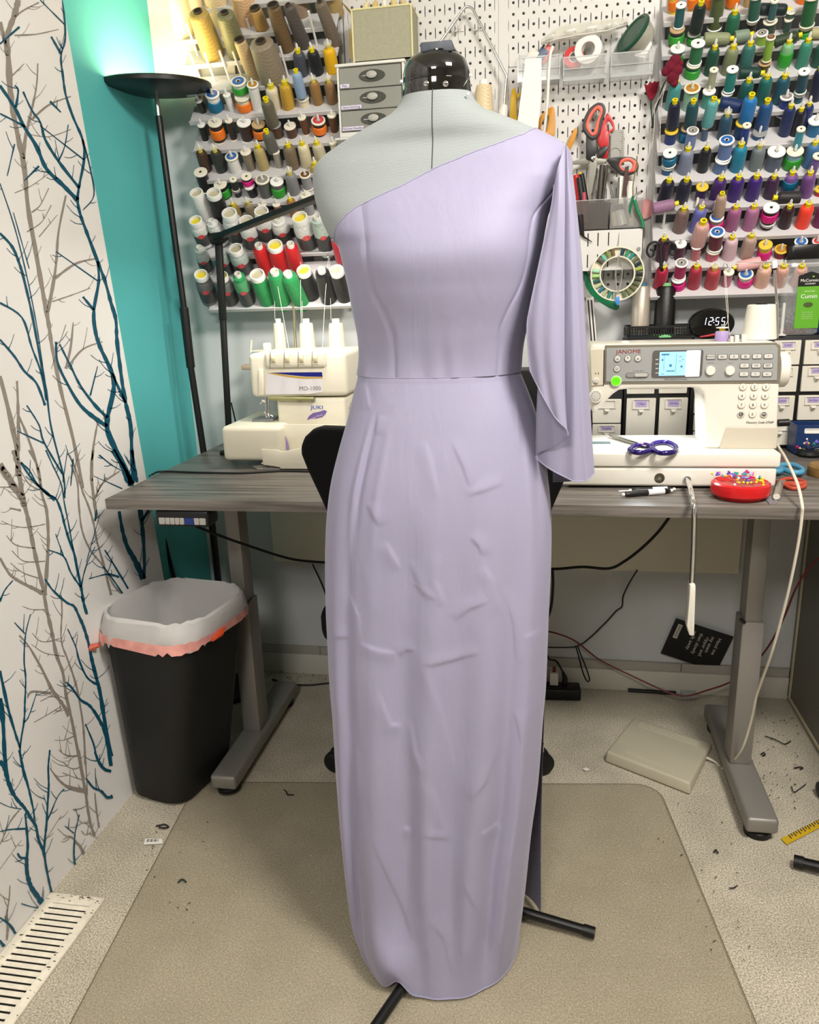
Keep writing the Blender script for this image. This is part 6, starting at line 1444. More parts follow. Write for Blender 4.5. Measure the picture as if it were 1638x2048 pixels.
# ================================================================ drawer organisers on the desk
m_of = mat('organiser_black', '#0d0d0d', .45); m_od = mat('drawer_white', '#dad5c9', .4); m_lil = mat('label_purple', '#b3a4cf', .6); m_inkp = mat('ink_purple', '#4a3b66', .6)
YO = 2.13
def organiser(x0, x1, ztop, label, drawers):
    o = thing('drawer_organiser', label, 'organiser', (x0, YO, DZ+.0003), group='drawer organisers')
    org = Vector((x0, YO, DZ+.0003)); w, h = x1-x0, ztop-DZ
    box('case', (0, .004, 0), (w, YW-.003-YO, h), m_of, o, bevel=.002)
    for (a, b_, c, d, s_) in drawers:
        p, q = P(a, d, YO)-org, P(c, b_, YO)-org
        xx0, xx1, z0, z1 = p.x, q.x, p.z, q.z
        if z0 < .004: z0 = .004
        xx1 = min(xx1, w-.003); 
        if xx1-xx0 < .01: continue
        dr_ = box('drawer', (xx0, -.003, z0), (xx1, .006, z1), m_od, o, bevel=.0012, seg=1)
        lw, lh = (xx1-xx0)*.62, min(.026, (z1-z0)*.34); cx = (xx0+xx1)/2
        if (z1-z0) < .05 and s_ is None: continue
        lx0, lx1, lz1 = cx-lw/2, cx+lw/2, z1-.003; lz0 = lz1-lh
        MB().ringprism([(lx0, lz0), (lx1, lz0), (lx1, lz1), (lx0, lz1)], [(lx0+.0035, lz0+.0035), (lx1-.0035, lz0+.0035), (lx1-.0035, lz1-.001), (lx0+.0035, lz1-.001)], .0035, frame((0, -.003, 0), (1, 0, 0), (0, 0, 1), (0, -1, 0))).obj('label_holder', m_od, dr_, bevel=.0008)
        MB().add([(cx-.008, -.003, lz0), (cx+.008, -.003, lz0), (cx+.004, -.016, lz0-.006), (cx-.004, -.016, lz0-.006), (cx-.003, -.003, lz0-.014), (cx+.003, -.003, lz0-.014)], [(0, 1, 2, 3), (3, 2, 5, 4), (0, 3, 4), (1, 5, 2)]).obj('pull', m_od, dr_, smooth=0)
        if s_:
            tw = lw*.62; sh_ = box('label', (cx-tw/2, -.0042, lz0+.006), (cx+tw/2, -.0032, lz1-.003), m_lil, dr_)
            text('label_text', s_, .0095, frame((cx, -.0044, (lz0+lz1)/2+.0015), (1, 0, 0), (0, 0, 1), (0, -1, 0)), m_inkp, dr_, .0001, 'CENTER', min(1, tw/(.0052*len(s_)+.001)))
    return o
xa = P(1036, 800, YO).x; xb = P(1246.5, 800, YO).x; xc_ = P(1379.5, 800, YO).x
zA = P(1050, 742, YO).z; zB = P(1580, 672, YO).z
organiser(xa, xb-.001, zA, 'low black drawer organiser behind the sewing machine, leftmost', [(1120, 798, 1182, 846, None), (1184, 798, 1243, 846, None), (1184, 848, 1242, 889, 'Needles'), (1120, 848, 1182, 889, None)])
organiser(xb+.001, xc_-.001, zB, 'black drawer organiser seen through the sewing machine arm', [(1253, 700, 1313, 788, None), (1317, 700, 1379, 787, None), (1250, 796, 1312, 885, 'Clips'), (1315, 795, 1376, 884, 'Oil & Glue')])
organiser(xc_+.001, .81, zB, 'black drawer organiser under the spice jar at right', [(1387, 795, 1440, 827, None), (1386, 829, 1440, 861, None), (1385, 863, 1440, 888, None), (1390, 700, 1440, 787, None),
  (1545, 680, 1603, 730, 'for Bridal'), (1606, 679, 1672, 729, 'Dear Bridal'), (1541, 732, 1597, 784, None), (1600, 731, 1664, 783, 'Lace Bridal'), (1535, 791, 1590, 841, 'Laces'), (1593, 790, 1656, 840, 'Decor Buttons'), (1530, 843, 1585, 890, None)])
# green pouch on the low organiser's front
o = MB().lathe([(0, -.02), (.02, -.018), (.03, 0), (.022, .016), (0, .02)], 18, axis(P(1066, 800, 2.06), (.2, -.3, 1)), 1, .5).obj('green_pouch', mat('green_film', '#3f8a6b', .25, noise=.5, nscale=60)); o.data.transform(Matrix.Translation((0, 0, DZ+.0215-P(1066, 800, 2.06).z)))
tag(o, 'shiny green pouch glimpsed between the gown waist and sleeve', 'pouch')

# ================================================================ things on the organisers
zT = zB+.001
# mesh tray
tx0, tx1 = P(1246, 660, 2.15).x, P(1430, 660, 2.15).x; ty0, ty1 = YO+.006, YW-.02; th_ = P(1300, 652, YO).z-zT
tx0 = max(tx0, xb+.004)
tray = thing('mesh_tray', 'black mesh tray holding two thread cones on the drawer organiser', 'tray', ((tx0+tx1)/2, (ty0+ty1)/2, zT))
tw, td = tx1-tx0, ty1-ty0
box('floor', (-tw/2, -td/2, 0), (tw/2, td/2, .002), m_of, tray)
def mesh_wall(w, h, n, m_, M):
    mb = MB(); cw, chh = w/n, h/m_
    mb.box((0, -.0008, 0), (w, .0008, chh*.7)); mb.box((0, -.0008, h-chh*.7), (w, .0008, h))
    for i in range(n+1): mb.box((i*cw-cw*.26, -.0008, chh*.7), (i*cw+cw*.26, .0008, h-chh*.7))
    for j in range(1, m_): mb.box((0, -.0008, j*chh-.0007), (w, .0008, j*chh+.0007))
    return mb.obj('mesh_side', m_of, tray, smooth=0).data.transform(M)
mesh_wall(tw, th_, 34, 4, Matrix.Translation((-tw/2, -td/2, 0))); mesh_wall(tw, th_, 34, 4, Matrix.Translation((-tw/2, td/2, 0)))
for x in (-tw/2, tw/2): mesh_wall(td, th_, 14, 4, Matrix.Translation((x, -td/2, 0)) @ Matrix.Rotation(R(90), 4, 'Z'))
zf = zT+.0023
def bigcone(label, x, ytop, w, wt, col, capcol, Y):
    b_ = P(x, 670, Y); b_.z = zf; H = P(x, ytop, Y).z-zf; k = mpp(b_)/2
    o = thing('thread_cone', label, 'thread cone', b_, group='large cones in the mesh tray')
    MB().lathe([(0, 0), (w*k*1.2, 0), (w*k*1.22, .003), (w*k*1.02, .008), (0, .008)], 28).obj('base_ring', capcol, o)
    MB().lathe([(0, .0075), (w*k, .0075), (w*k, .012), (wt*k*1.02, H-.014), (wt*k*.85, H-.008), (0, H-.007)], 30).obj('thread', col, o)
    MB().lathe([(0, H-.009), (wt*k*.62, H-.009), (wt*k*.62, H), (wt*k*.4, H), (0, H-.002)], 20).obj('tube', capcol, o)
    return b_
bigcone('silver thread cone with blue base in the black mesh tray', 1279, 566, 36, 32, mat('silver_thread', '#b3aa9c', .28, metal=.35, bump=.2, bscale=900), mat('cone_blue', '#3f6f8c', .4), 2.165)
bb_ = bigcone('black thread cone with green base in the black mesh tray', 1327, 566, 42, 36, mat('black_thread', '#0b0b0c', .3, bump=.3, bscale=600), mat('cone_green', '#7cc183', .4), 2.165)
# wrought-iron thread stand behind
t = thing('iron_stand', 'black wrought-iron stand with two curls behind the black cone', 'stand', (bb_.x, bb_.y, zf+.0002))
o0 = t.location.copy(); q = lambda x, y: P(x, y, 2.118)-o0
MB().tube([(0, 0, 0), (0, 0, P(1327, 566, 2.165).z-zf), q(1322, 535), q(1322, 490)], .0042, 10).obj('rod', m_black, t)
MB().tube(cr([q(1322, 498), q(1318, 487), q(1308, 484), q(1297, 491), q(1294, 504), q(1300, 513), q(1307, 509), q(1306, 500), q(1300, 499)], 6), .003, 8).obj('curl', m_black, t)
MB().tube(cr([q(1322, 498), q(1327, 487), q(1337, 483), q(1349, 489), q(1352, 501), q(1347, 509), q(1340, 506), q(1341, 498)], 6), .003, 8).obj('curl', m_black, t)
MB().lathe([(0, 0), (.012, 0), (.012, .003), (0, .004)], 20).obj('base', m_black, t)
# alarm clock
c_ = P(1422, 648, 2.145); k = mpp(c_)
ck = thing('alarm_clock', 'black rounded digital clock reading 12:55 on the drawer organiser', 'clock', (c_.x, 2.15, zT))
cw, chh = 86*k, P(1422, 617, 2.145).z-zT
prof = [(math.cos(a)*cw/2*(1 if True else 1), chh*.46+math.sin(a)*chh*.54) for a in [R(-50+i*280/24) for i in range(25)]]
MB().prism([(x, max(0, z)) for x, z in prof], .042, frame((0, .02, 0), (1, 0, 0), (0, 0, 1), (0, -1, 0))).obj('body', mat('clock_black', '#101113', .25), ck, bevel=.006, seg=3)
fc = MB().prism([(x*.93, .004+max(0, z)*.9) for x, z in prof], .001, frame((0, -.0215, 0), (1, 0, 0), (0, 0, 1), (0, -1, 0))).obj('face', mat('clock_face', '#050506', .08, coat=.5), ck)
SEG = {'1': 'bc', '2': 'abged', '5': 'afgcd'}
def seven(ch, M, w, h, material, parent):
    t_ = w*.15; S_ = {'a': ((0, h), (w, h)), 'g': ((0, h/2), (w, h/2)), 'd': ((0, 0), (w, 0)), 'f': ((0, h/2), (0, h)), 'b': ((w, h/2), (w, h)), 'e': ((0, 0), (0, h/2)), 'c': ((w, 0), (w, h/2))}
    mb = MB(); slant = .12
    for s_ in SEG[ch]:
        (ax, ay), (bx, by) = S_[s_]
        if ay == by: poly = [(ax+t_*.4, ay-t_/2), (bx-t_*.4, ay-t_/2), (bx-t_*.4, ay+t_/2), (ax+t_*.4, ay+t_/2)]
        else: poly = [(ax-t_/2, ay+t_*.4), (ax+t_/2, ay+t_*.4), (ax+t_/2, by-t_*.4), (ax-t_/2, by-t_*.4)]
        mb.prism([(x+y*slant, y) for x, y in poly], .0003, M)
    mb.obj('digit', material, parent, smooth=0)
m_led = mat('clock_led', '#e8f0ff', .4, emit='#dfe9ff', estr=2.5)
for ch, x in (('1', 1404), ('2', 1417), ('5', 1430), ('5', 1442)):
    p = P(x, 650, 2.127); p = Vector((p.x-c_.x, -.0226, p.z-zT)); seven(ch, frame(p, (1, 0, 0), (0, 0, 1), (0, -1, 0)), 6.0*k, 14*k, m_led, fc)
for dz in (5, 10):
    p = P(1427.5, 650-dz, 2.127); MB().lathe([(0, 0), (.0011, 0), (.0011, .0003), (0, .0003)], 10, frame((p.x-c_.x, -.0226, p.z-zT), (1, 0, 0), (0, 0, 1), (0, -1, 0))).obj('colon_dot', m_led, fc)
o = MB().tube([P(1399, 662, 2.135), P(1430, 657, 2.135)], [.0022, .0036], 10).obj('red_pen', mat('pen_red', '#a8202b', .3)); o.data.transform(Matrix.Translation((0, -.012, zT+.0045-P(1410, 660, 2.135).z))); tag(o, 'red pen lying in front of the digital clock', 'pen')
# spice jar full of pins
c_ = P(1588, 665, 2.165); k = mpp(c_)
jar = thing('spice_jar', 'clear spice jar with black lid and green cumin label, full of pins', 'jar', (c_.x, 2.165, zT))
zj = lambda y: P(1599, y, 2.165).z-zT
H = zj(515)
jr = lambda w, d, z: [(x, y, z) for x, y in rrect(w, d, min(w, d)*.22, 5)]
W_, D_ = 74*k, .075
rows = [jr(W_*.9, D_*.9, .001), jr(W_, D_, .006), jr(W_, D_, H*.80), jr(W_*.93, D_*.93, H*.90), jr(W_*.82, D_*.82, H*.95), jr(W_*.82, D_*.82, H)]
mb = MB().grid(rows, True); mb.f.append(tuple(range(len(rows[0])-1, -1, -1))); mb.obj('glass', mat('jar_plastic', '#e6e9ea', .06, alpha=.20, spec=.7), jar)
MB().prism(rrect(W_*.88, D_*.88, .016), zj(490)-H+.006, Matrix.Translation((0, 0, H-.006))).obj('lid', mat('lid_black', '#0c0c0d', .3), jar, bevel=.004)
zl0, zl1, zl2 = zj(655), zj(573), zj(549)
lx0, lx1 = -10*k, 34*k
gl = MB().box((lx0, -D_/2-.0012, zl0), (lx1, -D_/2-.0004, zl1)).obj('green_label', mat('cumin_green', '#5fa52a', .4), jar)
bl_ = MB().prism([(lx0, zl1), (lx1, zl1), (lx1, zl2-.004), (lx1-.008, zl2), ((lx0+lx1)/2, zl2+.006), (lx0+.008, zl2), (lx0, zl2-.004)], .001, frame((0, -D_/2-.0004, 0), (1, 0, 0), (0, 0, 1), (0, -1, 0))).obj('black_label', mat('label_black2', '#0e100e', .4), jar)
m_wt = mat('print_white', '#eceee8', .5); cxl = (lx0+lx1)/2
Mt = lambda z: frame((cxl, -D_/2-.0018, z), (1, 0, 0), (0, 0, 1), (0, -1, 0))
text('brand_text', 'McCormick', .0098, Mt(zl1+.014), m_wt, bl_); text('line_text', 'GOURMET', .0052, Mt(zl1+.006), m_wt, bl_)
text('small_text', 'GROUND', .0058, Mt(zl1-.012), mat('print_pale', '#cfe3a8', .5), gl); text('name_text', 'Cumin', .0145, Mt(zl1-.024), m_wt, gl)
sd = MB().lathe([(0, 0), (.011, 0), (.011, .0006), (0, .0006)], 20, Mt(zl1-.044), 1, .55).obj('seed_drawing', mat('seed_dark', '#40521f', .6), gl)
for i in range(4): text('fine_print', 'ground cumin seed', .0033, Mt(zl1-.062-i*.005), mat('print_pale', '#cfe3a8'), gl)
lfm = MB().lathe([(0, 0), (.004, 0), (.004, .0005), (0, .0005)], 14, frame((cxl+.006, -D_/2-.0018, zl1+.023), (1, .4, 0), (0, 0, 1), (0, -1, 0)), 1, .45).obj('leaf_mark', mat('leaf_green', '#86b83a', .5), bl_)
pn = MB(); 
for _ in range(130):
    p = Vector((random.uniform(-.4, .4)*W_, random.uniform(-.4, .4)*D_, .004+random.random()**1.4*H*.6)); d_ = Vector((random.uniform(-1, 1), random.uniform(-1, 1), random.uniform(-.9, .9))).normalized()*random.uniform(.01, .018)
    a_, b_ = p-d_, p+d_
    for w_ in (a_, b_): w_.x = max(-W_*.45, min(W_*.45, w_.x)); w_.y = max(-D_*.45, min(D_*.45, w_.y)); w_.z = max(.004, w_.z)
    pn.tube([a_, b_], .0007, 4)
tag(pn.obj('loose_pins', mat('steel_pin', '#8d9094'), jar), 'jumble of steel pins and clips', kind='stuff')
pn = MB()
for _ in range(14):
    p = Vector((random.uniform(-.4, .4)*W_, -D_*.42, random.uniform(.004, .018))); pn.lathe([(0, -.003), (.0032, 0), (0, .003)], 8, Matrix.Translation(p))
tag(pn.obj('red_pin_heads', mat('pin_red', '#a3231f', .4), jar), 'red pin heads at the bottom', kind='stuff')
# white spool pin stand
p = P(1562, 668, 2.12); t = thing('spool_pin_stand', 'white plastic spool pin standing left of the spice jar', 'spool pin', (P(1563, 668, 2.137).x, 2.137, zT))
MB().lathe([(0, 0), (.011, 0), (.011, .003), (.004, .005), (.0036, P(1563, 607, 2.137).z-zT), (0, P(1563, 605, 2.137).z-zT)], 16).obj('pin', m_hook, t)
o = box('navy_pouch', (P(1622, 560, 2.20).x, 2.205, zT), (.79, 2.222, P(1625, 492, 2.20).z), mat('navy_cloth', '#1b2750', .8), bevel=.005); tag(o, 'navy blue folded pouch behind the spice jar', 'pouch')

# ================================================================ computerised sewing machine
JB = 1.682
zt_ = P(1400, 906, JB).z; zm = P(1400, 935, JB).z
jx1 = P(1553, 960, JB).x; jx0 = P(1110, 960, JB).x
JY = F(1500, 897, zt_).y
jo = Vector(((jx0+jx1)/2, JB+.09, DZ))
jm = thing('sewing_machine', 'white computerised sewing machine with grey control panel on the desk', 'sewing machine', jo)
m_jw = mat('janome_white', '#e3dfd3', .32, spec=.5); m_jg = mat('panel_grey', '#a9abaa', .32, metal=.25); m_js = mat('janome_beige', '#c4bcab', .4); m_jd = mat('rim_taupe', '#7b7566', .4)  # m_js is a darker beige for the lower panel and key rims
def jp(x, y, Y): return P(x, y, Y)-jo
JD = .215
box('base', (jx0-jo.x, JB-jo.y, .006), (jx1-jo.x, JB+JD-jo.y, zm-DZ), m_jw, jm, bevel=.007, seg=3)
box('bed', (jx0-.006-jo.x, JB-.003-jo.y, zm-DZ+.001), (jx1+.004-jo.x, JB+JD-jo.y, zt_-DZ), m_jw, jm, bevel=.004, seg=3)
for x in (jx0+.02, jx1-.03):
    for y in (JB+.02, JB+JD-.03): MB().lathe([(0, 0), (.012, 0), (.012, .008), (0, .008)], 14, Matrix.Translation((x-jo.x, y-jo.y, 0))).obj('foot', mat('foot_grey', '#8f8c84'), jm)
outl = [(1179, 700), (1184, 689), (1553, 684), (1562, 691), (1561, 720), (1559, 770), (1553, 897), (1410, 897), (1409, 800), (1406, 785), (1396, 777), (1380, 775), (1262, 777), (1238, 780), (1226, 788), (1192, 824), (1184, 827), (1183, 800), (1180, 760)]
def jflat(name, pts, Y, th, material, parent, bev=0., seg=2):
    q = [jp(x, y, Y) for x, y in pts]
    return MB().prism([(p.x, p.z) for p in q], th, frame((0, Y-jo.y, 0), (1, 0, 0), (0, 0, 1), (0, -1, 0))).obj(name, material, parent, bevel=bev, seg=seg)
q = [jp(x, y, JY) for x, y in outl]
for p_ in q: p_.z = max(p_.z, zt_-DZ-.001)
MB().prism([(p.x, p.z) for p in q], .125, frame((0, JY+.125-jo.y, 0), (1, 0, 0), (0, 0, 1), (0, -1, 0))).obj('arm', m_jw, jm, bevel=.006, seg=3)
rim = jflat('panel_rim', [(1210, 690.5), (1552, 685), (1561, 692), (1559, 766), (1208, 768)], JY-.0005, .002, m_jd, jm, .0008, 1)
pan = jflat('control_panel', [(1213, 696), (1550, 690), (1555.5, 696), (1554, 761), (1211, 763.5)], JY-.0016, .003, m_jg, jm, .001, 1)
YQ = JY-.0046
jflat('head_cover', [(1181, 699), (1207, 697), (1206, 770), (1182, 772)], JY-.0005, .003, mat('head_cover', '#d5cdb8', .4), jm, .001, 1)
jflat('gap_line', [(1207.3, 700), (1209, 700), (1207.6, 772), (1206, 772)], JY-.0005, .001, m_ink, jm)
jflat('lower_panel', [(1452, 855), (1556, 855), (1553, 897), (1438, 897)], JY-.0004, .002, m_js, jm, .001, 1)
def jdisc(name, x, y, w, th, material, parent, Y=None, sy=1., n=26):
    Y = YQ if Y is None else Y; c_ = jp(x, y, Y); k = mpp(P(x, y, Y))/2
    return MB().lathe([(0, 0), (w*k, 0), (w*k, th*.7), (w*k*.9, th), (0, th)], n, frame(c_, (1, 0, 0), (0, 0, 1), (0, -1, 0)), 1, sy).obj(name, material, parent)
def jrr(name, x, y, w, h, th, material, parent, Y=None, r=.3, bev=0.):
    Y = YQ if Y is None else Y; c_ = jp(x, y, Y); k = mpp(P(x, y, Y))
    return MB().prism(rrect(w*k, h*k, min(w, h)*k*r), th, frame(c_, (1, 0, 0), (0, 0, 1), (0, -1, 0))).obj(name, material, parent, bevel=bev)
def jtext(s_, h, x, y, material, parent, Y, sx=1., name='print'): return ftext(name, s_, h, x, y, Y, material, parent, jo, sx)
m_btn = mat('button_pale', '#cfcdc6', .35); m_bo = mat('button_outline', '#6f706e', .4); m_tx = mat('print_dark', '#4a4a48', .5)
jtext('JANOME', 8, 1257, 703.5, mat('janome_red', '#8a1f28', .4), pan, YQ-.0002, 1.15, 'brand_text')
jtext('PROFESSIONAL', 4, 1352, 759, m_tx, pan, YQ-.0002, 1.2, 'line_text')
for x, y, s_ in ((1235, 717.5, 'o'), (1255.5, 717, '*'), (1276, 717, 'x'), (1234, 737.5, 'U')):
    b_ = jdisc('button', x, y, 13.5, .0025, m_bo, pan); jdisc('button_face', x, y, 11.5, .0005, m_btn, b_, YQ-.0025); jtext(s_, 6, x, y, m_tx, b_, YQ-.0033)
b_ = jdisc('start_button', 1232, 762, 22, .004, mat('button_ring', '#c8d6b8', .4), pan, JY-.003); jdisc('button_face', 1232, 762, 18, .0006, mat('start_green', '#5ed413', .35, emit='#5ee010', estr=.8), b_, JY-.007)
jtext('START', 3.4, 1232, 760, mat('start_text', '#2b7a12', .5), b_, JY-.0078); jtext('STOP', 3.4, 1232, 764.5, mat('start_text', '#2b7a12'), b_, JY-.0078)
b_ = jrr('speed_slider', 1274.5, 750, 44, 10, .002, m_bo, pan, r=.48); jrr('slider_slot', 1274.5, 750, 41, 7.5, .0006, mat('slot_grey', '#8c8d8b', .4), b_, YQ-.002, .48); jrr('slider_knob', 1282, 749.7, 25, 7, .003, mat('knob_silver', '#d7d6d2', .2, metal=.4), b_, YQ-.0024, .45)
jtext('>  >>  >>>', 3, 1277, 742, m_tx, pan, YQ-.0002)
scr = jrr('screen', 1354.5, 727, 96, 53, .0025, mat('screen_bezel', '#5c5a58', .15, coat=.5), pan, r=.09)
jrr('display', 1346, 727.5, 53, 47, .0005, mat('lcd_blue', '#8cc4ea', .25, emit='#8fc8f0', estr=.75), scr, YQ-.0026, .02)
jrr('screen_glare', 1386, 727, 27, 52, .0006, mat('lcd_glare', '#e9eef2', .12, coat=.6, emit='#f2f6fa', estr=.55), scr, YQ-.0026, .06)  # pale glowing plate paints the glare on the screen's right side
for x, y, w, h in ((1331, 709, 15, 3), (1328, 725, .6, 32), (1352, 728, .6, 40), (1361, 713, 6, 1), (1360, 722, 5, 1), (1363, 733, 4, 4), (1341, 731, 5, 5), (1341, 742, 16, 2), (1325, 748, 6, 1), (1366, 719, 2, 2), (1325, 720, 3, 4)):
    jrr('display_mark', x, y, w, h, .0002, mat('lcd_ink', '#3d7fae', .4), scr, YQ-.0032, .1)
for x in range(4): jrr('side_icon', 1314, 719+x*9, 6, 2, .0002, mat('icon_pale', '#b9b6b2', .5), scr, YQ-.0026, .4)
for i, (x, s_) in enumerate(((1422, 'MODE'), (1445, 'abc'), (1468, 'A'), (1491, '@'), (1514, ')('), (1537, '='))):
    b_ = jrr('button', x, 713.5-i*.25, 18, 10, .002, m_bo, pan, r=.25); jrr('button_face', x, 713.5-i*.25, 16, 8, .0005, m_btn, b_, YQ-.002, .25); jtext(s_, 4, x, 713.5-i*.25, m_tx, b_, YQ-.0027)
for yy, row in ((731, ((1489, '///'), (1512.5, 'I<II'), (1536, '\\SET'))), (748, ((1488, '<'), (1511, '>'), (1534.5, 'o-')))):
    for x, s_ in row:
        b_ = jrr('button', x, yy, 18, 10, .002, m_bo, pan, r=.25); jrr('button_face', x, yy, 16, 8, .0005, m_btn, b_, YQ-.002, .25); jtext(s_, 4, x, yy, m_tx, b_, YQ-.0027)
for x in (1420.5, 1459.5): jdisc('dial', x, 741, 18.5, .006, m_jw, pan)
jtext('~~~~', 4, 1421, 726, m_tx, pan, YQ-.0002); jtext('-----', 4, 1460, 726, m_tx, pan, YQ-.0002)
KY = JY-.0008
for r_, (yy, xs_) in enumerate(((774, (1486, 1509, 1532)), (792, (1484, 1507.5, 1530.5)), (810, (1483, 1506, 1529)), (828.5, (1482, 1505, 1528)))):
    for c__, x in enumerate(xs_):
        ch = ['1', '2', '3', '4', '5', '6', '7', '8', '9', 'C', '0', 'M'][r_*3+c__]
        b_ = jdisc('key', x, yy, 14.5, .0018, m_js, jm, KY); jdisc('key_face', x, yy, 12.5, .0008, m_jw, b_, KY-.0018)
        if ch in 'CM': jdisc('key_mark', x, yy, 9.5, .0003, m_tx, b_, KY-.0027)
        jtext(ch, 5.5, x, yy, m_jw if ch in 'CM' else m_tx, b_, KY-.0032)
jtext('Memory Craft 6700P', 4.6, 1520, 845, m_tx, jm, KY-.0004, .95, 'model_text')
jdisc('tension_dial', 1191.5, 792, 27, .007, m_jw, jm, JY-.001); d_ = jdisc('dial_face', 1191.5, 792, 22, .001, m_btn, jm, JY-.008)
for i in range(10):
    a_ = 2*math.pi*i/10; jdisc('dial_mark', 1191.5+8.5*math.cos(a_), 792+8.5*math.sin(a_), 1.8, .0003, m_tx, d_, JY-.0091, 1, 8)
jdisc('selector', 1192, 761, 12, .003, m_jw, jm, JY-.0035); jdisc('selector', 1194, 762, 8.5, .002, m_btn, jm, JY-.0065)
jtext('4  5', 4, 1194, 747, m_tx, jm, JY-.0038)
# handwheel, top deck, plug, presser foot area
c_ = jp(1562, 742, JY+.06); MB().lathe([(0, -.004), (.037, -.004), (.038, 0), (.038, .012), (.034, .016), (0, .017)], 36, frame((c_.x-.004, JY+.065-jo.y, jp(1562, 745, JY).z), (0, 1, 0), (0, 0, 1), (1, 0, 0)), 1, 1).obj('handwheel', m_jw, jm)
c_ = jp(1556, 846, JY+.05); MB().tube([c_, c_+Vector((.022, 0, .001))], .008, 12).obj('power_plug', m_black, jm)
jflat('presser_bar', [(1176, 826), (1184, 826), (1185, 845), (1177, 846)], JY+.05, .012, mat('looper_dark', '#3a3733'), jm)
a_ = F(1180, 886, zt_+.0004)
box('needle_plate', (a_.x-.05-jo.x, a_.y-.012-jo.y, zt_-DZ), (F(1221, 886, zt_).x-jo.x, a_.y+.018-jo.y, zt_-DZ+.0006), mat('plate_grey', '#8aa0a3', .3, metal=.5), jm)
jdisc('emblem', 1319, 956, 20, .001, mat('emblem_steel', '#6f6a58', .2, metal=.8), jm, JB-.0004)
jdisc('emblem_star', 1319, 956, 9, .0012, MATS['chrome'], jm, JB-.0012, 1, 3)
# knee lifter
kn = jp(1374, 958, JB)
jdisc('lifter_socket', 1374, 958, 15, .006, MATS['chrome'], jm, JB)
yk = 1.515
MB().tube(cr([jp(1374, 958, JB), jp(1378, 968, 1.65), jp(1384, 990, 1.56), jp(1388, 1012, yk), jp(1388, 1060, yk), jp(1386, 1120, yk), jp(1383, 1176, yk)], 5), .0052, 12).obj('knee_lifter_rod', MATS['chrome'], jm)
jflat('knee_pad', [(1376, 1168), (1381, 1165), (1391, 1168), (1391, 1176), (1388, 1271), (1381, 1272), (1376, 1268), (1373, 1255), (1377, 1185)], yk-.012, .0, m_jw, jm) if False else None
q = [jp(x, y, yk-.01) for x, y in ((1379, 1169), (1391, 1168), (1391, 1180), (1388, 1271), (1378, 1270), (1373, 1250), (1378, 1190))]
MB().prism([(p.x, p.z) for p in q], .028, frame((0, yk+.014-jo.y, 0), (1, 0, 0), (0, 0, 1), (0, -1, 0))).obj('knee_pad', m_jw, jm, bevel=.003)
# lights under the arm (real lamps of the machine)
lc = P(1300, 782, JY+.06)
l_ = area('sewing_machine_lamp', (P(1310, 790, JY+.05).x, JY+.055, P(1310, 790, JY).z-.004), (P(1310, 790, JY).x, JY+.055, 0), .15, .6, (.86, .93, 1), .03)
box('lamp_strip', (P(1262, 780, JY).x-jo.x, JY+.04-jo.y, P(1310, 779, JY).z-DZ-.004), (P(1375, 780, JY).x-jo.x, JY+.07-jo.y, P(1310, 779, JY).z-DZ), m_jw, jm)
# on top of the machine
ztop = P(1400, 687, JY).z
def top_at(x, y, Y): p = P(x, y, Y); return Vector((p.x, Y, ztop+.0005))
b_ = top_at(1517, 680, JY+.095); k = mpp(b_)/2
t = thing('thread_cone', 'large white thread cone on top of the sewing machine', 'thread cone', b_)
H = P(1517, 609, JY+.095).z-b_.z
MB().lathe([(0, 0), (66*k, 0), (66*k, .003), (52*k, H-.002), (48*k, H), (0, H)], 32).obj('thread', mat('cone_white', '#e8e4d6', .6, bump=.3, bscale=500), t)
MB().lathe([(0, H-.001), (22*k, H-.001), (22*k, H+.003), (0, H+.003)], 20).obj('tube', m_black, t)
b_ = top_at(1443, 680, JY+.05); k = mpp(b_)/2; b_.z = ztop+.0005
t = thing('thread_spool', 'lilac thread spool with yellow cap on top of the sewing machine', 'thread spool', b_)
Hs = P(1443, 662, JY+.05).z-b_.z
MB().lathe([(0, 0), (26*k, 0), (26.5*k, .002), (25*k, Hs-.002), (22*k, Hs), (0, Hs)], 26).obj('thread', thread_mat((.42, .31, .58)), t)
MB().lathe([(0, Hs), (11*k, Hs), (11*k, Hs+.007), (0, Hs+.007)], 16).obj('cap', m_cap, t)
MB().lathe([(0, Hs+.006), (24*k, Hs+.006), (24*k, Hs+.008), (8*k, Hs+.009), (0, Hs+.010)], 22).obj('holder_disc', m_hook, t)
an = thing('thread_antenna', 'chrome thread antenna rising behind the sewing machine', 'antenna', top_at(1553, 684, JY+.11))
o0 = an.location.copy(); q = lambda x, y: P(x, y, JY+.11)-o0
MB().tube([(0, 0, 0), q(1554, 603)], .0036, 10).obj('lower_tube', MATS['chrome'], an); MB().tube([q(1554, 608), q(1549, 540)], .0027, 10).obj('upper_tube', MATS['chrome'], an)
MB().tube([q(1548, 521), q(1550, 536)], .0058, 12).obj('clip', mat('clip_white', '#efece4'), an)
MB().tube([q(1447, 527), q(1545, 525)], .0010, 6).obj('bar', MATS['chrome'], an)
for x in (1449, 1521): MB().tube(cr([q(x, 526), q(x-3, 535), q(x+2, 541), q(x+6, 534), q(x+4, 527)], 4), .0009, 6).obj('eye', MATS['chrome'], an)
o = MB().tube(cr([P(1449, 541, JY+.11), P(1452, 600, JY+.09), P(1458, 660, JY+.06), P(1463, 682, JY+.04)], 4), .0004, 5).tube(cr([P(1451, 541, JY+.11), P(1455, 600, JY+.09), P(1456, 640, JY+.06), P(1446, 655, JY+.05)], 4), .0004, 5).obj('sewing_thread', m_thr); tag(o, 'thin thread from the sewing machine antenna to the lilac spool', 'thread')
tb = MB()
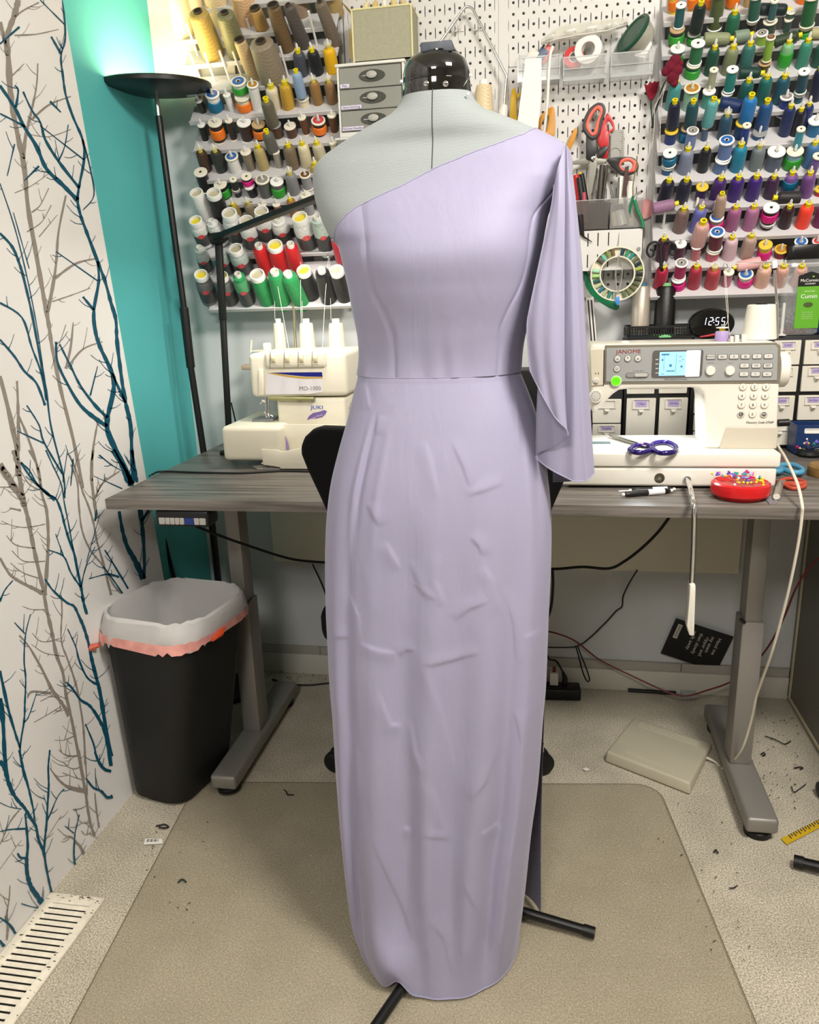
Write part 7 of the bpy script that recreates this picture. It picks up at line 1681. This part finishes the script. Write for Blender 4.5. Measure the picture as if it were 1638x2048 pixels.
for x, w in ((1462, 5), (1472, 7), (1486, 8)): p = P(x, 682, JY+.03); tb.box((p.x-w*.0006, JY+.02, ztop), (p.x+w*.0006, JY+.034, ztop+.007+.001*w))
o = tb.obj('thread_guide', m_jw, jm, bevel=.001, seg=1); o.data.transform(Matrix.Translation(-jo))
p = P(1250, 684, JY+.04); o = MB().lathe([(0, 0), (.010, 0), (.010, .004), (.006, .007), (0, .007)], 16, Matrix.Translation((p.x-jo.x, JY+.04-jo.y, ztop-DZ))).obj('bobbin_winder', m_jw, jm)

# ================================================================ office chair
chx, chy = -.26, 1.66
ch_ = thing('office_chair', 'black office chair pushed up to the desk behind the gown', 'chair', (chx, chy, .0045))
m_fab = mat('chair_fabric', '#0c0c0d', .9, spec=.2, bump=.2, bscale=800)
YBK = 1.44
half = [(690, 863), (640, 861), (622, 866), (607, 880), (598, 898), (600, 915), (612, 945), (640, 1005), (660, 1050), (690, 1095), (730, 1118)]
cxm = P(866, 900, YBK).x
pl = [(P(x, y, YBK).x-cxm, P(x, y, YBK).z) for x, y in half]
poly = [(x, z) for x, z in pl]+[(-x, z) for x, z in reversed(pl)]
MB().prism(poly, .05, frame((cxm-chx, YBK+.05-chy, 0), (1, 0, 0), (0, 0, 1), (0, -1, 0))).obj('backrest', m_fab, ch_, bevel=.014, seg=3)
MB().prism(rrect(.48, .46, .09, 6), .07, Matrix.Translation((0, .05, .46))).obj('seat', m_fab, ch_, bevel=.02, seg=3)
MB().tube(cr([(0, .1, .45), (0, -.12, .44), (0, -.185, .50), (0, -.19, .66)], 6), .022, 10).obj('back_support', m_black, ch_)
MB().tube([(0, 0, .10), (0, 0, .46)], .026, 16).obj('gas_column', m_black, ch_)
MB().lathe([(0, .075), (.045, .075), (.05, .09), (.04, .13), (0, .13)], 24).obj('hub', m_black, ch_)
for i in range(5):
    a_ = R(24+72*i); d_ = Vector((math.cos(a_), math.sin(a_), 0))
    MB().tube([Vector((0, 0, .10)), d_*.15+Vector((0, 0, .095)), d_*.275+Vector((0, 0, .07))], [.026, .022, .015], 10).obj('base_arm', m_black, ch_)
    c_ = d_*.28; s_ = Vector((-d_.y, d_.x, 0))
    cs_ = MB()
    for sg_ in (-1, 1): cs_.tube([c_+s_*(.006*sg_)+Vector((0, 0, .029)), c_+s_*(.026*sg_)+Vector((0, 0, .029))], .0285, 18)
    w_ = cs_.obj('caster', m_black, ch_, bevel=.004); MB().tube([c_+Vector((0, 0, .03)), c_+Vector((0, 0, .078))], .008, 8).obj('caster_stem', MATS['chrome'], w_)

# ================================================================ on the desk, right side
m_rd = mat('dish_red', '#c4161b', .22, spec=.6)
pc = F(1477, 992, DZ); pc.y -= .014; rr_ = 57*mpp(pc)
pd = thing('pin_dish', 'red round pin dish heaped with coloured pins at the desk edge', 'pin dish', (pc.x, pc.y+.005, DZ))
MB().lathe([(0, .001), (rr_*.80, .001), (rr_*.86, .005), (rr_*.97, .010), (rr_, .020), (rr_*.97, .031), (rr_*.90, .034), (rr_*.86, .031), (rr_*.6, .025), (0, .024)], 48).obj('dish', m_rd, pd)
MB().lathe([(rr_*.84, .0055), (rr_*.96, .0085), (rr_*.975, .0105), (rr_*.86, .006)], 48).obj('groove', mat('dish_red_dark', '#8f1216', .3), pd)
PINC = {'yellow ball': '#e3cf1f', 'white ball': '#efece4', 'purple heart': '#6a58b8', 'teal heart': '#128f8a', 'magenta heart': '#b81f74', 'pale blue heart': '#8fb9dd', 'pink heart': '#d873b0'}
heart = [(0, -1), (.55, -.35), (.95, .25), (.8, .75), (.4, .9), (0, .55), (-.4, .9), (-.8, .75), (-.95, .25), (-.55, -.35)]
UM['pinball'] = MB().lathe([(0, -1), (.5, -.87), (.87, -.5), (1, 0), (.87, .5), (.5, .87), (0, 1)], 12).mesh('pin_head')
UM['pinheart'] = MB().prism(heart, .5, Matrix.Translation((0, 0, -.25))).mesh('pin_head', bevel=.12, seg=1)
UM['pinshaft'] = MB().tube([(0, 0, 0), (0, 0, 1)], 1, 5).mesh('pin_shaft')
def pin(where, grp, head, d, kind, L=.034):
    o = thing('dressmaking_pin', '%s-headed pin %s' % (kind.replace(' ball', '-ball').replace(' heart', '-heart'), where), 'pin', M=axis(head, d), group=grp)
    mt2 = mat('pinhead_'+kind.replace(' ', '_'), PINC[kind], .3)
    r_ = .0026 if 'ball' in kind else .0052
    h_ = part('head', UM['pinball' if 'ball' in kind else 'pinheart'], mt2, o, 0, r_, r_)
    if 'heart' in kind: h_.rotation_euler = (R(random.uniform(30, 90)), 0, random.uniform(0, 6.28))
    part('shaft', UM['pinshaft'], MATS['chrome'], o, 0, .00045, -L)
    return o
kinds = ['yellow ball']*15+['white ball']*5+['purple heart']*7+['teal heart']*4+['magenta heart']*4+['pale blue heart']*3+['pink heart']*2
random.seed(3)
for i, kd in enumerate(kinds):
    a_ = random.uniform(0, 6.28); r_ = rr_*random.uniform(.15, .82)
    if 'yellow' in kd and i < 10: a_ = random.uniform(3.6, 5.8); r_ = rr_*random.uniform(.6, .85)
    z = .034+random.uniform(0, .02)*(1-r_/rr_*.6)
    hpos = Vector((pc.x+r_*math.cos(a_), pc.y+.005+r_*math.sin(a_), DZ+z))
    d = Vector((math.cos(a_)+random.uniform(-.6, .6), math.sin(a_)+random.uniform(-.6, .6), random.uniform(.05, .5))).normalized()
    pin('in the red pin dish', 'pins in the red dish', hpos, d, kd, .03 if d.z < .3 else .022)
hp = P(1424, 947, 1.64); pin('standing up at the left of the red pin dish', 'pins in the red dish', hp, (-.45, .1, .7), 'yellow ball', .03)
# pins on the black magnet
mg = F(1614, 912, DZ)
t = thing('pin_magnet', 'black magnetic pin holder bristling with coloured pins near the blue bin', 'pin holder', (mg.x+.005, mg.y, DZ))
MB().lathe([(0, 0), (.026, 0), (.030, .006), (.028, .014), (0, .018)], 26).obj('pad', m_black, t)
kinds = ['yellow ball']*7+['white ball']*3+['purple heart']*4+['magenta heart']*3+['teal heart']*2
for i, kd in enumerate(kinds):
    a_ = 2*math.pi*i/len(kinds)*3.1; ph = random.uniform(.15, 1.1)
    d = Vector((math.cos(a_)*math.cos(ph), math.sin(a_)*math.cos(ph), math.sin(ph)))
    pin('on the black pin magnet', 'pins on the black magnet', Vector((mg.x+.005, mg.y, DZ+.014))+d*random.uniform(.022, .036), d, kd, .018)
wd_ = F(1640, 955, DZ); o = MB().lathe([(0, 0), (.040, 0), (.042, .004), (.042, .022), (.038, .026), (0, .028)], 36, Matrix.Translation((wd_.x+.022, wd_.y+.02, DZ))).obj('wooden_disc', mat('tan_wood', '#8a6a3a', .5, noise=.2, nscale=40)); tag(o, 'round tan wooden block at the right edge of the desk', 'wooden block')
# the pins of one colour, told apart by their order from left to right
from collections import defaultdict
grp_ = defaultdict(list)
for o in bpy.data.objects:
    if o.get('group') in ('pins in the red dish', 'pins on the black magnet') and 'standing' not in o['label']: grp_[o['label']].append(o)
for lb_, lst in grp_.items():
    if len(lst) < 2: continue
    for i, o in enumerate(sorted(lst, key=lambda o: pix(o.matrix_world.translation)[0])): o['label'] = '%s, %s of its colour from left' % (lb_, ORD[i])
# navy bin
bq = P(1589, 905, 2.05); bt = P(1589, 851, 2.05)
nb_ = thing('navy_bin', 'navy plastic bin with white handle frame in front of the drawer organiser', 'bin', (bq.x, 2.05, DZ))
hb_ = bt.z-DZ; m_navy = mat('navy_plastic', '#15305e', .4)
MB().ringprism([(0, 0), (.2, 0), (.2, .07), (0, .07)], [(.003, .003), (.197, .003), (.197, .067), (.003, .067)], hb_).prism([(0, 0), (.2, 0), (.2, .07), (0, .07)], .003).obj('shell', m_navy, nb_, bevel=.0008, seg=1)
k = mpp(bq)
MB().ringprism(rrect(34*k, 10*k, .003, 4, 31*k, hb_-11*k), rrect(30*k, 6*k, .002, 4, 31*k, hb_-11*k), .002, frame((0, 0, 0), (1, 0, 0), (0, 0, 1), (0, -1, 0))).obj('handle_frame', m_hook, nb_)
MB().prism(rrect(30*k, 6*k, .002, 4, 31*k, hb_-11*k), .0005, frame((0, -.0002, 0), (1, 0, 0), (0, 0, 1), (0, -1, 0))).obj('handle_hole', mat('paper_white', '#e8e6e0'), nb_)
MB().ringprism(rrect(22*k, 17*k, .005, 5, 56*k, hb_-33*k), rrect(16*k, 11*k, .003, 5, 56*k, hb_-33*k), .001, frame((0, -.0002, 0), (1, 0, 0), (0, 0, 1), (0, -1, 0))).obj('letter_mark', m_hook, nb_)
# scissors on the desk
def loop_scissors(name, label, pts1, pts2, blades, cols, z=DZ, r=.0042):
    t = thing(name, label, 'scissors', (0, 0, 0))
    for pts, c_ in zip((pts1, pts2), cols): MB().tube(cr([F(x, y, z+r) for x, y in pts], 6, True)+[F(*pts[0], z+r)], r, 10).obj('handle', c_, t)
    for bl in blades: MB().prism([(F(x, y, z+r).x, F(x, y, z+r).y) for x, y in bl], .002, Matrix.Translation((0, 0, z+r-.001))).obj('blade', m_blade, t)
    return t
m_pur = mat('scissor_purple', '#1f0d5a', .15, spec=.6)
zb2 = zt_+.0004
loop_scissors('sewing_scissors', 'scissors with glossy purple handles lying on the sewing machine bed', [(1260, 899), (1272, 891), (1290, 890), (1302, 894), (1300, 901), (1280, 905), (1264, 903)], [(1303, 892), (1312, 886), (1335, 885), (1351, 893), (1350, 903), (1330, 906), (1312, 903)], [[(1217, 870), (1232, 871), (1300, 890), (1290, 893)], [(1219, 872), (1240, 876), (1290, 890), (1280, 890)]], (m_pur, m_pur), zb2, .0058)
o = MB().prism([(F(x, y, zb2+.010).x, F(x, y, zb2+.010).y) for x, y in ((1281, 881), (1292, 882), (1298, 886), (1284, 887))], .002, Matrix.Translation((0, 0, zb2+.0085))).obj('coral_tag', mat('coral_tag', '#e08a86', .5)); tag(o, 'small coral tag on the purple-handled scissors', 'tag')
m_bs = mat('scissor_blue', '#4d97bb', .35); m_os = mat('scissor_orange', '#b5472f', .45)
loop_scissors('fabric_scissors', 'scissors with light blue handles lying beside the sewing machine', [(1556, 933), (1580, 929), (1602, 937), (1604, 944), (1588, 945), (1570, 940)], [(1550, 938), (1558, 938), (1562, 941), (1556, 943), (1548, 942)], [], (m_bs, m_bs), DZ+.006, .0062)
loop_scissors('thread_snips', 'orange and black thread snips lying beside the sewing machine', [(1556, 963), (1580, 957), (1604, 962), (1610, 966), (1590, 966), (1566, 966)], [(1566, 967), (1590, 970), (1610, 968), (1606, 974), (1588, 977), (1574, 973)], [[(1552, 958), (1572, 961), (1572, 963), (1552, 961)]], (m_os, m_os), DZ+.001, .0042)
# bobbin tube and card
a_, b_ = F(1553, 993, DZ+.008), F(1561, 966, DZ+.008)
t = thing('bobbin_tube', 'translucent tube of bobbins lying right of the pin dish', 'tube', (0, 0, 0)); MB().tube([a_, b_], .0075, 18).obj('tube', mat('tube_smoke', '#a59e92', .2, alpha=.7), t); MB().tube([a_+(a_-b_)*.01, a_], .0062, 16).obj('end', mat('tube_end', '#d9d4c8', .4), t)
o = MB().prism([(F(x, y, DZ).x, F(x, y, DZ).y) for x, y in ((1532, 1001), (1541, 993), (1556, 1005), (1551, 1009), (1538, 1009))], .0012, Matrix.Translation((0, 0, DZ+.0004))).obj('memory_card', mat('card_grey', '#77737a', .4, noise=.6, nscale=150)); tag(o, 'small grey plastic card lying beside the red pin dish', 'card')
for i, (x, y, c_) in enumerate(((1566, 907, '#d86a75'),)):
    p = F(x, y, DZ+.0045); o = MB().lathe([(0, -.0042), (.003, -.003), (.0042, 0), (.003, .003), (0, .0042)], 12, Matrix.Translation(p)).obj('pink_bead', mat('bead_pink', c_, .3)); tag(o, 'pink bead lying behind the white cord on the desk', 'bead')
# seam rippers
def ripper(label, x0, y0, x1, y1, z):
    a_, b_ = F(x0, y0, z), F(x1, y1, z); d = (b_-a_); L = d.length
    t = thing('seam_ripper', label, 'seam ripper', M=axis(a_, d), group='seam rippers')
    MB().lathe([(0, 0), (.0045, .0005), (.0058, .004), (.0062, .012), (.0062, L*.5), (0, L*.5)], 16).obj('dark_grip', m_blk, t)
    MB().lathe([(0, L*.5), (.0064, L*.5), (.0066, L*.86), (0, L*.86)], 16).obj('white_grip', mat('ripper_white', '#e3e2e4', .4), t)
    MB().lathe([(0, L*.86), (.0066, L*.86), (.0055, L*.93), (.003, L), (0, L)], 16).obj('collar', m_blk, t)
    for z_, s_ in ((-.004, -1), (L+.003, 1)): MB().lathe([(0, -.004), (.003, -.003), (.0036, 0), (.003, .003), (0, .004)], 12, Matrix.Translation((0, 0, z_))).obj('end_cap', m_hook, t)
    MB().tube([(0, 0, -.006), (0, 0, -.028)], [.0009, .0004], 6).obj('needle', MATS['chrome'], t); MB().tube([(0, 0, L+.006), (0, 0, L+.020)], [.0009, .0004], 6).obj('needle', MATS['chrome'], t)
ripper('black and white seam ripper lying in front of the sewing machine, nearer one', 1250, 989, 1340, 981, DZ+.0068)
ripper('black and white seam ripper lying behind the nearer one against the machine', 1264, 981, 1345, 978.5, DZ+.0068)

# ================================================================ under and beside the desk
# foot pedal
pz = .034
q = [F(x, y, pz) for x, y in ((1268, 1425), (1424, 1477), (1380, 1566), (1213, 1502))]
pdl = thing('foot_pedal', 'beige foot pedal lying on the carpet under the right of the desk', 'pedal', sum(q, Vector())/4*1.0)
pdl.location.z = 0; o0 = pdl.location.copy(); m_ped = mat('pedal_beige', '#b9b39e', .45)
ql = [(p.x-o0.x, p.y-o0.y) for p in q]
mb = MB(); n = 4
vs = [(x*1.03, y*1.03, .002) for x, y in ql]+[(x, y, .020 if i in (0, 1) else .034) for i, (x, y) in enumerate(ql)]
mb.add(vs, [(3, 2, 1, 0), (4, 5, 6, 7)]+[(i, (i+1) % 4, 4+(i+1) % 4, 4+i) for i in range(4)]); mb.obj('body', m_ped, pdl, bevel=.006, seg=3)
def pl_(u, v):
    a_ = Vector((*ql[0], .0203)).lerp(Vector((*ql[1], .0203)), u); b_ = Vector((*ql[3], .0343)).lerp(Vector((*ql[2], .0343)), u); return a_.lerp(b_, v)
for v, u0, u1 in ((.08, .12, .88), (.13, .12, .88), (.18, .12, .88), (.84, .2, .8), (.88, .2, .8)): MB().tube([pl_(u0, v), pl_(u1, v)], .0013, 6).obj('ridge', m_ped, pdl)
# white cord from machine to pedal
g = F(1446, 1537, .004)
cable('pedal_cord', [P(1551, 858, JY+.10), P(1553, 885, JY+.09), P(1572, 918, 1.72), P(1594, 965, 1.60), P(1604, 1008, 1.536), P(1604, 1030, 1.532), P(1596, 1090, 1.538), P(1575, 1190, 1.56), P(1545, 1300, 1.60), P(1524, 1360, 1.65), P(1512, 1395, 1.68), P(1500, 1450, 1.715), P(1480, 1505, 1.75), g, F(1432, 1525, .006), F(1413, 1515, .012)], .0030, mat('cord_offwhite', '#d8d0bd', .5), 'long off-white cord running from the sewing machine down to the foot pedal', 'cord')
# card with lettering, standing on the baseboard strip
yc_ = YW-.014
cdp = [P(x, y, yc_) for x, y in ((1352, 1236), (1467, 1273), (1439, 1330), (1388, 1328), (1321, 1306))]
cd = thing('slogan_card', 'black card with white lettering about a seam ripper propped on the skirting', 'card', (cdp[0].x, yc_, cdp[2].z)); o0 = cd.location.copy()
MB().prism([(p.x-o0.x, p.z-o0.z) for p in cdp], .002, frame((0, 0, 0), (1, 0, 0), (0, 0, 1), (0, -1, 0))).obj('card', mat('card_black', '#0c0c0c', .5), cd)
m_cw = mat('lettering_white', '#c9c4b6', .6)
def cdir(ax, ay, bx, by): d = P(bx, by, yc_)-P(ax, ay, yc_); return Vector((d.x, 0, d.z)).normalized()
tdir = cdir(1440, 1272, 1420, 1314); up_ = Vector((0, -1, 0)).cross(tdir)
for s_, (x, y) in (('Hand me', (1432, 1293)), ('my seam', (1419, 1289)), ('ripper and', (1407, 1293)), ('then slowly', (1394, 1287)), ('walk away.', (1382, 1281))):
    c_ = P(x, y, yc_)-o0; M = frame((c_.x, -.0022, c_.z), tdir, up_, (0, -1, 0))
    text('lettering', s_, .0155, M, m_cw, cd, .0001)
c_ = P(1355, 1262, yc_)-o0; M = frame((c_.x, -.0022, c_.z), tdir, up_, (0, -1, 0))
MB().prism(rrect(.047, .013, .001, 2), .0003, M).obj('logo_box', m_cw, cd)
text('logo_text', 'BERNINA', .0098, M @ Matrix.Translation((0, 0, .0004)), m_ink, cd, .0001)
# power strip and plugs
a_ = F(1090, 1400, .0)
ps = thing('power_strip', 'black power strip with plugs on the carpet by the skirting', 'power strip', (F(1162, 1404, 0).x, F(1162, 1404, 0).y, 0), R(3))
box('body', (-.30, 0, .002), (0, .055, .038), mat('strip_black', '#0e0e0f', .45), ps, bevel=.006, seg=3)
box('socket_cover', (-.28, .008, .038), (-.02, .047, .0395), m_blk, ps, bevel=.001, seg=1)
q = Vector((F(1108, 1380, .04).x, F(1162, 1404, 0).y+.028, .041))
t = thing('plug_adapter', 'white plug adapter standing in the power strip', 'plug', q); box('body', (-.013, -.012, 0), (.013, .012, .042), m_hook, t, bevel=.003); MB().tube([(0, 0, .042), (0, 0, .056)], .005, 10).obj('magenta_plug', mat('plug_magenta', '#7a1a3f', .4), t)
t = thing('power_plug', 'black plug standing in the power strip beside the adapter', 'plug', q+Vector((.032, .004, 0))); MB().tube([(0, 0, 0), (.001, 0, .02), (-.006, 0, .04)], [.009, .008, .004], 10).obj('body', m_black, t)
q2 = q+Vector((.026, .004, .04))
cable('plug_cable', [q2, q2+Vector((-.02, .01, .03)), P(1098, 1318, 2.19), P(1092, 1300, 2.19)], .003, m_black, 'black cable rising from the plug in the power strip', 'cable')
# cables under the desk
cable('control_cable', [P(383, 1049, 1.58), P(430, 1068, 1.64), P(490, 1089, 1.74), P(560, 1112, 1.80), P(610, 1122, 1.85), P(680, 1124, 1.9), P(760, 1110, 1.95)], .0034, m_black, 'black cable sagging from the desk control panel under the left of the desk', 'cable')
cable('hanging_cable', [P(1060, 1135, 2.08), P(1110, 1138, 2.08), P(1165, 1134, 2.08), P(1218, 1137, 2.08), P(1250, 1122, 2.08), P(1285, 1095, 2.06), P(1318, 1062, 2.04), P(1345, 1025, 2.02)], .0042, m_black, 'thick black cable looping under the middle of the desk', 'cable')
cable('wall_cable', [P(1275, 1140, 2.214), P(1262, 1160, 2.215), P(1247, 1190, 2.223), P(1244, 1212, 2.224), P(1232, 1222, 2.225), P(1216, 1240, 2.225), P(1204, 1252, 2.226), P(1180, 1275, 2.226), P(1155, 1292, 2.226), P(1120, 1295, 2.226), P(1080, 1294, 2.224)], .0022, m_black, 'thin wavy black cable running down the wall to the right of the gown', 'cable')
cable('cable_bundle', [P(1152, 1294, 2.221), P(1158, 1315, 2.22), P(1166, 1345, 2.216), P(1174, 1362, 2.214), P(1179, 1358, 2.214), P(1172, 1335, 2.216), P(1162, 1310, 2.22), P(1156, 1294, 2.221)], .0020, m_black, 'small loop of bundled black cable hanging at the skirting', 'cable')
cable('drop_cable', [P(1105, 1140, 2.05), P(1106, 1170, 2.06), P(1102, 1215, 2.08), P(1090, 1250, 2.1)], .0040, m_black, 'black cable dropping beside the gown under the desk', 'cable')
cable('side_cable', [P(625, 1128, 2.2), P(640, 1160, 2.21), P(650, 1185, 2.212), P(662, 1230, 2.215)], .0026, m_black, 'thin black cable on the wall left of the gown', 'cable')
cable('floor_cable', [F(545, 1359, .004), F(580, 1368, .004), F(620, 1370, .004), F(665, 1366, .004), F(720, 1370, .004)], .0028, m_black, 'black cable on the carpet behind the left desk foot', 'cable')
m_rc = mat('cable_maroon', '#6d2226', .45)
cable('red_cable', [P(1085, 1262, 2.19), P(1110, 1266, 2.19), P(1150, 1282, 2.19), P(1200, 1320, 2.18), P(1260, 1350, 2.16), P(1330, 1382, 2.12), P(1370, 1392, 2.11), P(1410, 1382, 2.12), P(1465, 1362, 2.14), P(1510, 1325, 2.12), P(1540, 1288, 2.05), P(1570, 1230, 1.98), P(1590, 1180, 1.92), P(1615, 1140, 1.86), P(1650, 1105, 1.80)], .0026, m_rc, 'dark red cable swooping under the right of the desk', 'cable')
a_, b_ = F(1256, 1380, .006), F(1352, 1386, .006)
o = MB().tube([a_, b_], .006, 8).obj('black_stick', m_black); tag(o, 'flat black stick on the carpet along the skirting', 'stick')
a_ = F(1377, 1392, .0); t = thing('clear_case', 'small clear plastic case on the carpet by the skirting', 'case', (a_.x, a_.y, 0), R(4)); box('shell', (-.022, -.02, .0008), (.022, .02, .014), mat('case_clear', '#c9cac6', .1, alpha=.45), t, bevel=.002); box('lid_line', (-.0222, -.0202, .008), (.0222, .0202, .0088), m_bin2e, t)
# tape measure, black tripod foot, price tag, threads
tp_ = [F(x, y, .0) for x, y in ((1562, 1680), (1573, 1692), (1690, 1632), (1680, 1620))]
t = thing('tape_measure', 'yellow tape measure lying on the carpet beside the right desk foot', 'tape measure', (0, 0, 0))
MB().prism([(p.x, p.y) for p in tp_], .0012, Matrix.Translation((0, 0, .003))).obj('band', mat('tape_yellow', '#c9a61f', .5), t)
e0, e1, f0, f1 = tp_[0], tp_[3], tp_[1], tp_[2]
for i in range(3, 26):
    u = i/26; p = e0.lerp(e1, u); q_ = f0.lerp(f1, u); w_ = (e1-e0).normalized()*.0016; L = .62 if i % 2 else .4
    MB().prism([((p-w_).x, (p-w_).y), ((p+w_).x, (p+w_).y), ((p+w_).lerp(q_+w_, L).x, (p+w_).lerp(q_+w_, L).y), ((p-w_).lerp(q_-w_, L).x, (p-w_).lerp(q_-w_, L).y)], .0003, Matrix.Translation((0, 0, .0042))).obj('mark', m_ink, t)
a_, b_ = F(1588, 1722, .016), F(1760, 1762, .03)
t = thing('tripod_leg', 'black tubular stand leg lying on the carpet at the right edge', 'stand', (0, 0, 0)); MB().tube([a_, b_], .0115, 14).obj('tube', m_stand, t); MB().tube([a_, a_.lerp(b_, .12)], .0135, 14).obj('end_cap', m_black, t)
p = F(1640, 1583, .02); o = MB().lathe([(0, -.018), (.02, -.014), (.024, 0), (.02, .014), (0, .018)], 16, axis(Vector((p.x+.012, p.y, .0245)), (1, .2, 0))).obj('caster_wheel', m_black); tag(o, 'black caster wheel at the right edge beside the cabinet', 'caster')
tg = [F(x, y, .0) for x, y in ((292, 1680), (325, 1681), (326, 1690), (287, 1692))]
t = thing('price_tag', 'small white barcode tag lying on the carpet by the bin', 'tag', (0, 0, 0)); MB().prism([(p.x, p.y) for p in tg], .0008, Matrix.Translation((0, 0, .0035))).obj('tag', mat('paper_white', '#e8e6e0'), t)
for i in range(9):
    u = .15+i*.075; p = tg[0].lerp(tg[1], u); q_ = tg[3].lerp(tg[2], u); w_ = Vector((.0006+.0006*(i % 3 == 0), 0, 0))
    MB().prism([((p.lerp(q_, .1)-w_).x, p.lerp(q_, .1).y), ((p.lerp(q_, .1)+w_).x, p.lerp(q_, .1).y), ((p.lerp(q_, .6)+w_).x, p.lerp(q_, .6).y), ((p.lerp(q_, .6)-w_).x, p.lerp(q_, .6).y)], .0002, Matrix.Translation((0, 0, .0043))).obj('bar', m_ink, t)
def strand(label, pts, r=.0012, c='#1b1a17', z=.006):
    o = MB().tube(cr([F(x, y, z) for x, y in pts], 5), r, 6).obj('thread_scrap', mat('scrap_'+c.strip('#'), c, .8)); tag(o, label, 'thread scrap', 'thread scraps on the floor')
strand('curled black thread scrap on the chair mat left of the gown', [(568, 1579), (573, 1584), (575, 1589), (588, 1590)], .0016)
strand('dark tangled thread scrap on the carpet beside the bin', [(312, 1652), (322, 1650), (330, 1649), (337, 1654), (326, 1656), (318, 1654)], .0018)
strand('dark green thread scrap near the left edge of the chair mat', [(356, 1765), (364, 1759), (372, 1764)], .0022, '#2f3a30')
strand('long dark thread scrap right of the right desk leg', [(1530, 1472), (1548, 1478), (1560, 1484), (1570, 1488), (1582, 1482)], .0014)
strand('black knotted thread scrap beside the right desk leg', [(1522, 1508), (1528, 1505), (1530, 1510), (1524, 1511)], .0016)
strand('dark star-shaped thread scrap near the cabinet', [(1588, 1536), (1600, 1534), (1606, 1536), (1600, 1538)], .0016)
strand('bent dark thread scrap in front of the cabinet', [(1583, 1572), (1588, 1584), (1600, 1577), (1612, 1568)], .0012)
strand('short dark thread scrap left of the tape measure', [(1428, 1704), (1432, 1700), (1436, 1706)], .0018)
strand('thin dark thread scrap lying right of the chair mat', [(1458, 1776), (1466, 1776), (1475, 1771)], .0012)
o = MB().prism([(F(x, y).x, F(x, y).y) for x, y in ((1165, 1541), (1172, 1538), (1180, 1542), (1172, 1545))], .001, Matrix.Translation((0, 0, .004))).obj('paper_scrap', mat('paper_white', '#e8e6e0')); tag(o, 'tiny white paper scrap on the carpet right of the gown', 'paper')
random.seed(11)
lint = MB()
for _ in range(150):
    z_ = random.random()
    if z_ < .45: x, y = random.uniform(1500, 1600), random.uniform(1420, 1620)
    elif z_ < .7: x, y = random.uniform(520, 660), random.uniform(1340, 1365)
    elif z_ < .85: x, y = random.uniform(280, 420), random.uniform(1640, 1850)
    else: x, y = random.uniform(1300, 1500), random.uniform(1600, 1950)
    p = F(x, y, .0058); r_ = random.uniform(.001, .003); a_ = random.uniform(0, 3.1)
    d = Vector((math.cos(a_), math.sin(a_), 0))*r_; lint.tube([p-d, p+d*.3+Vector((0, 0, .001)), p+d], random.uniform(.0005, .0012), 4)
tag(lint.obj('carpet_lint', mat('lint_dark', '#2a2722', .9)), 'specks of dark lint scattered over the carpet', 'lint', kind='stuff')
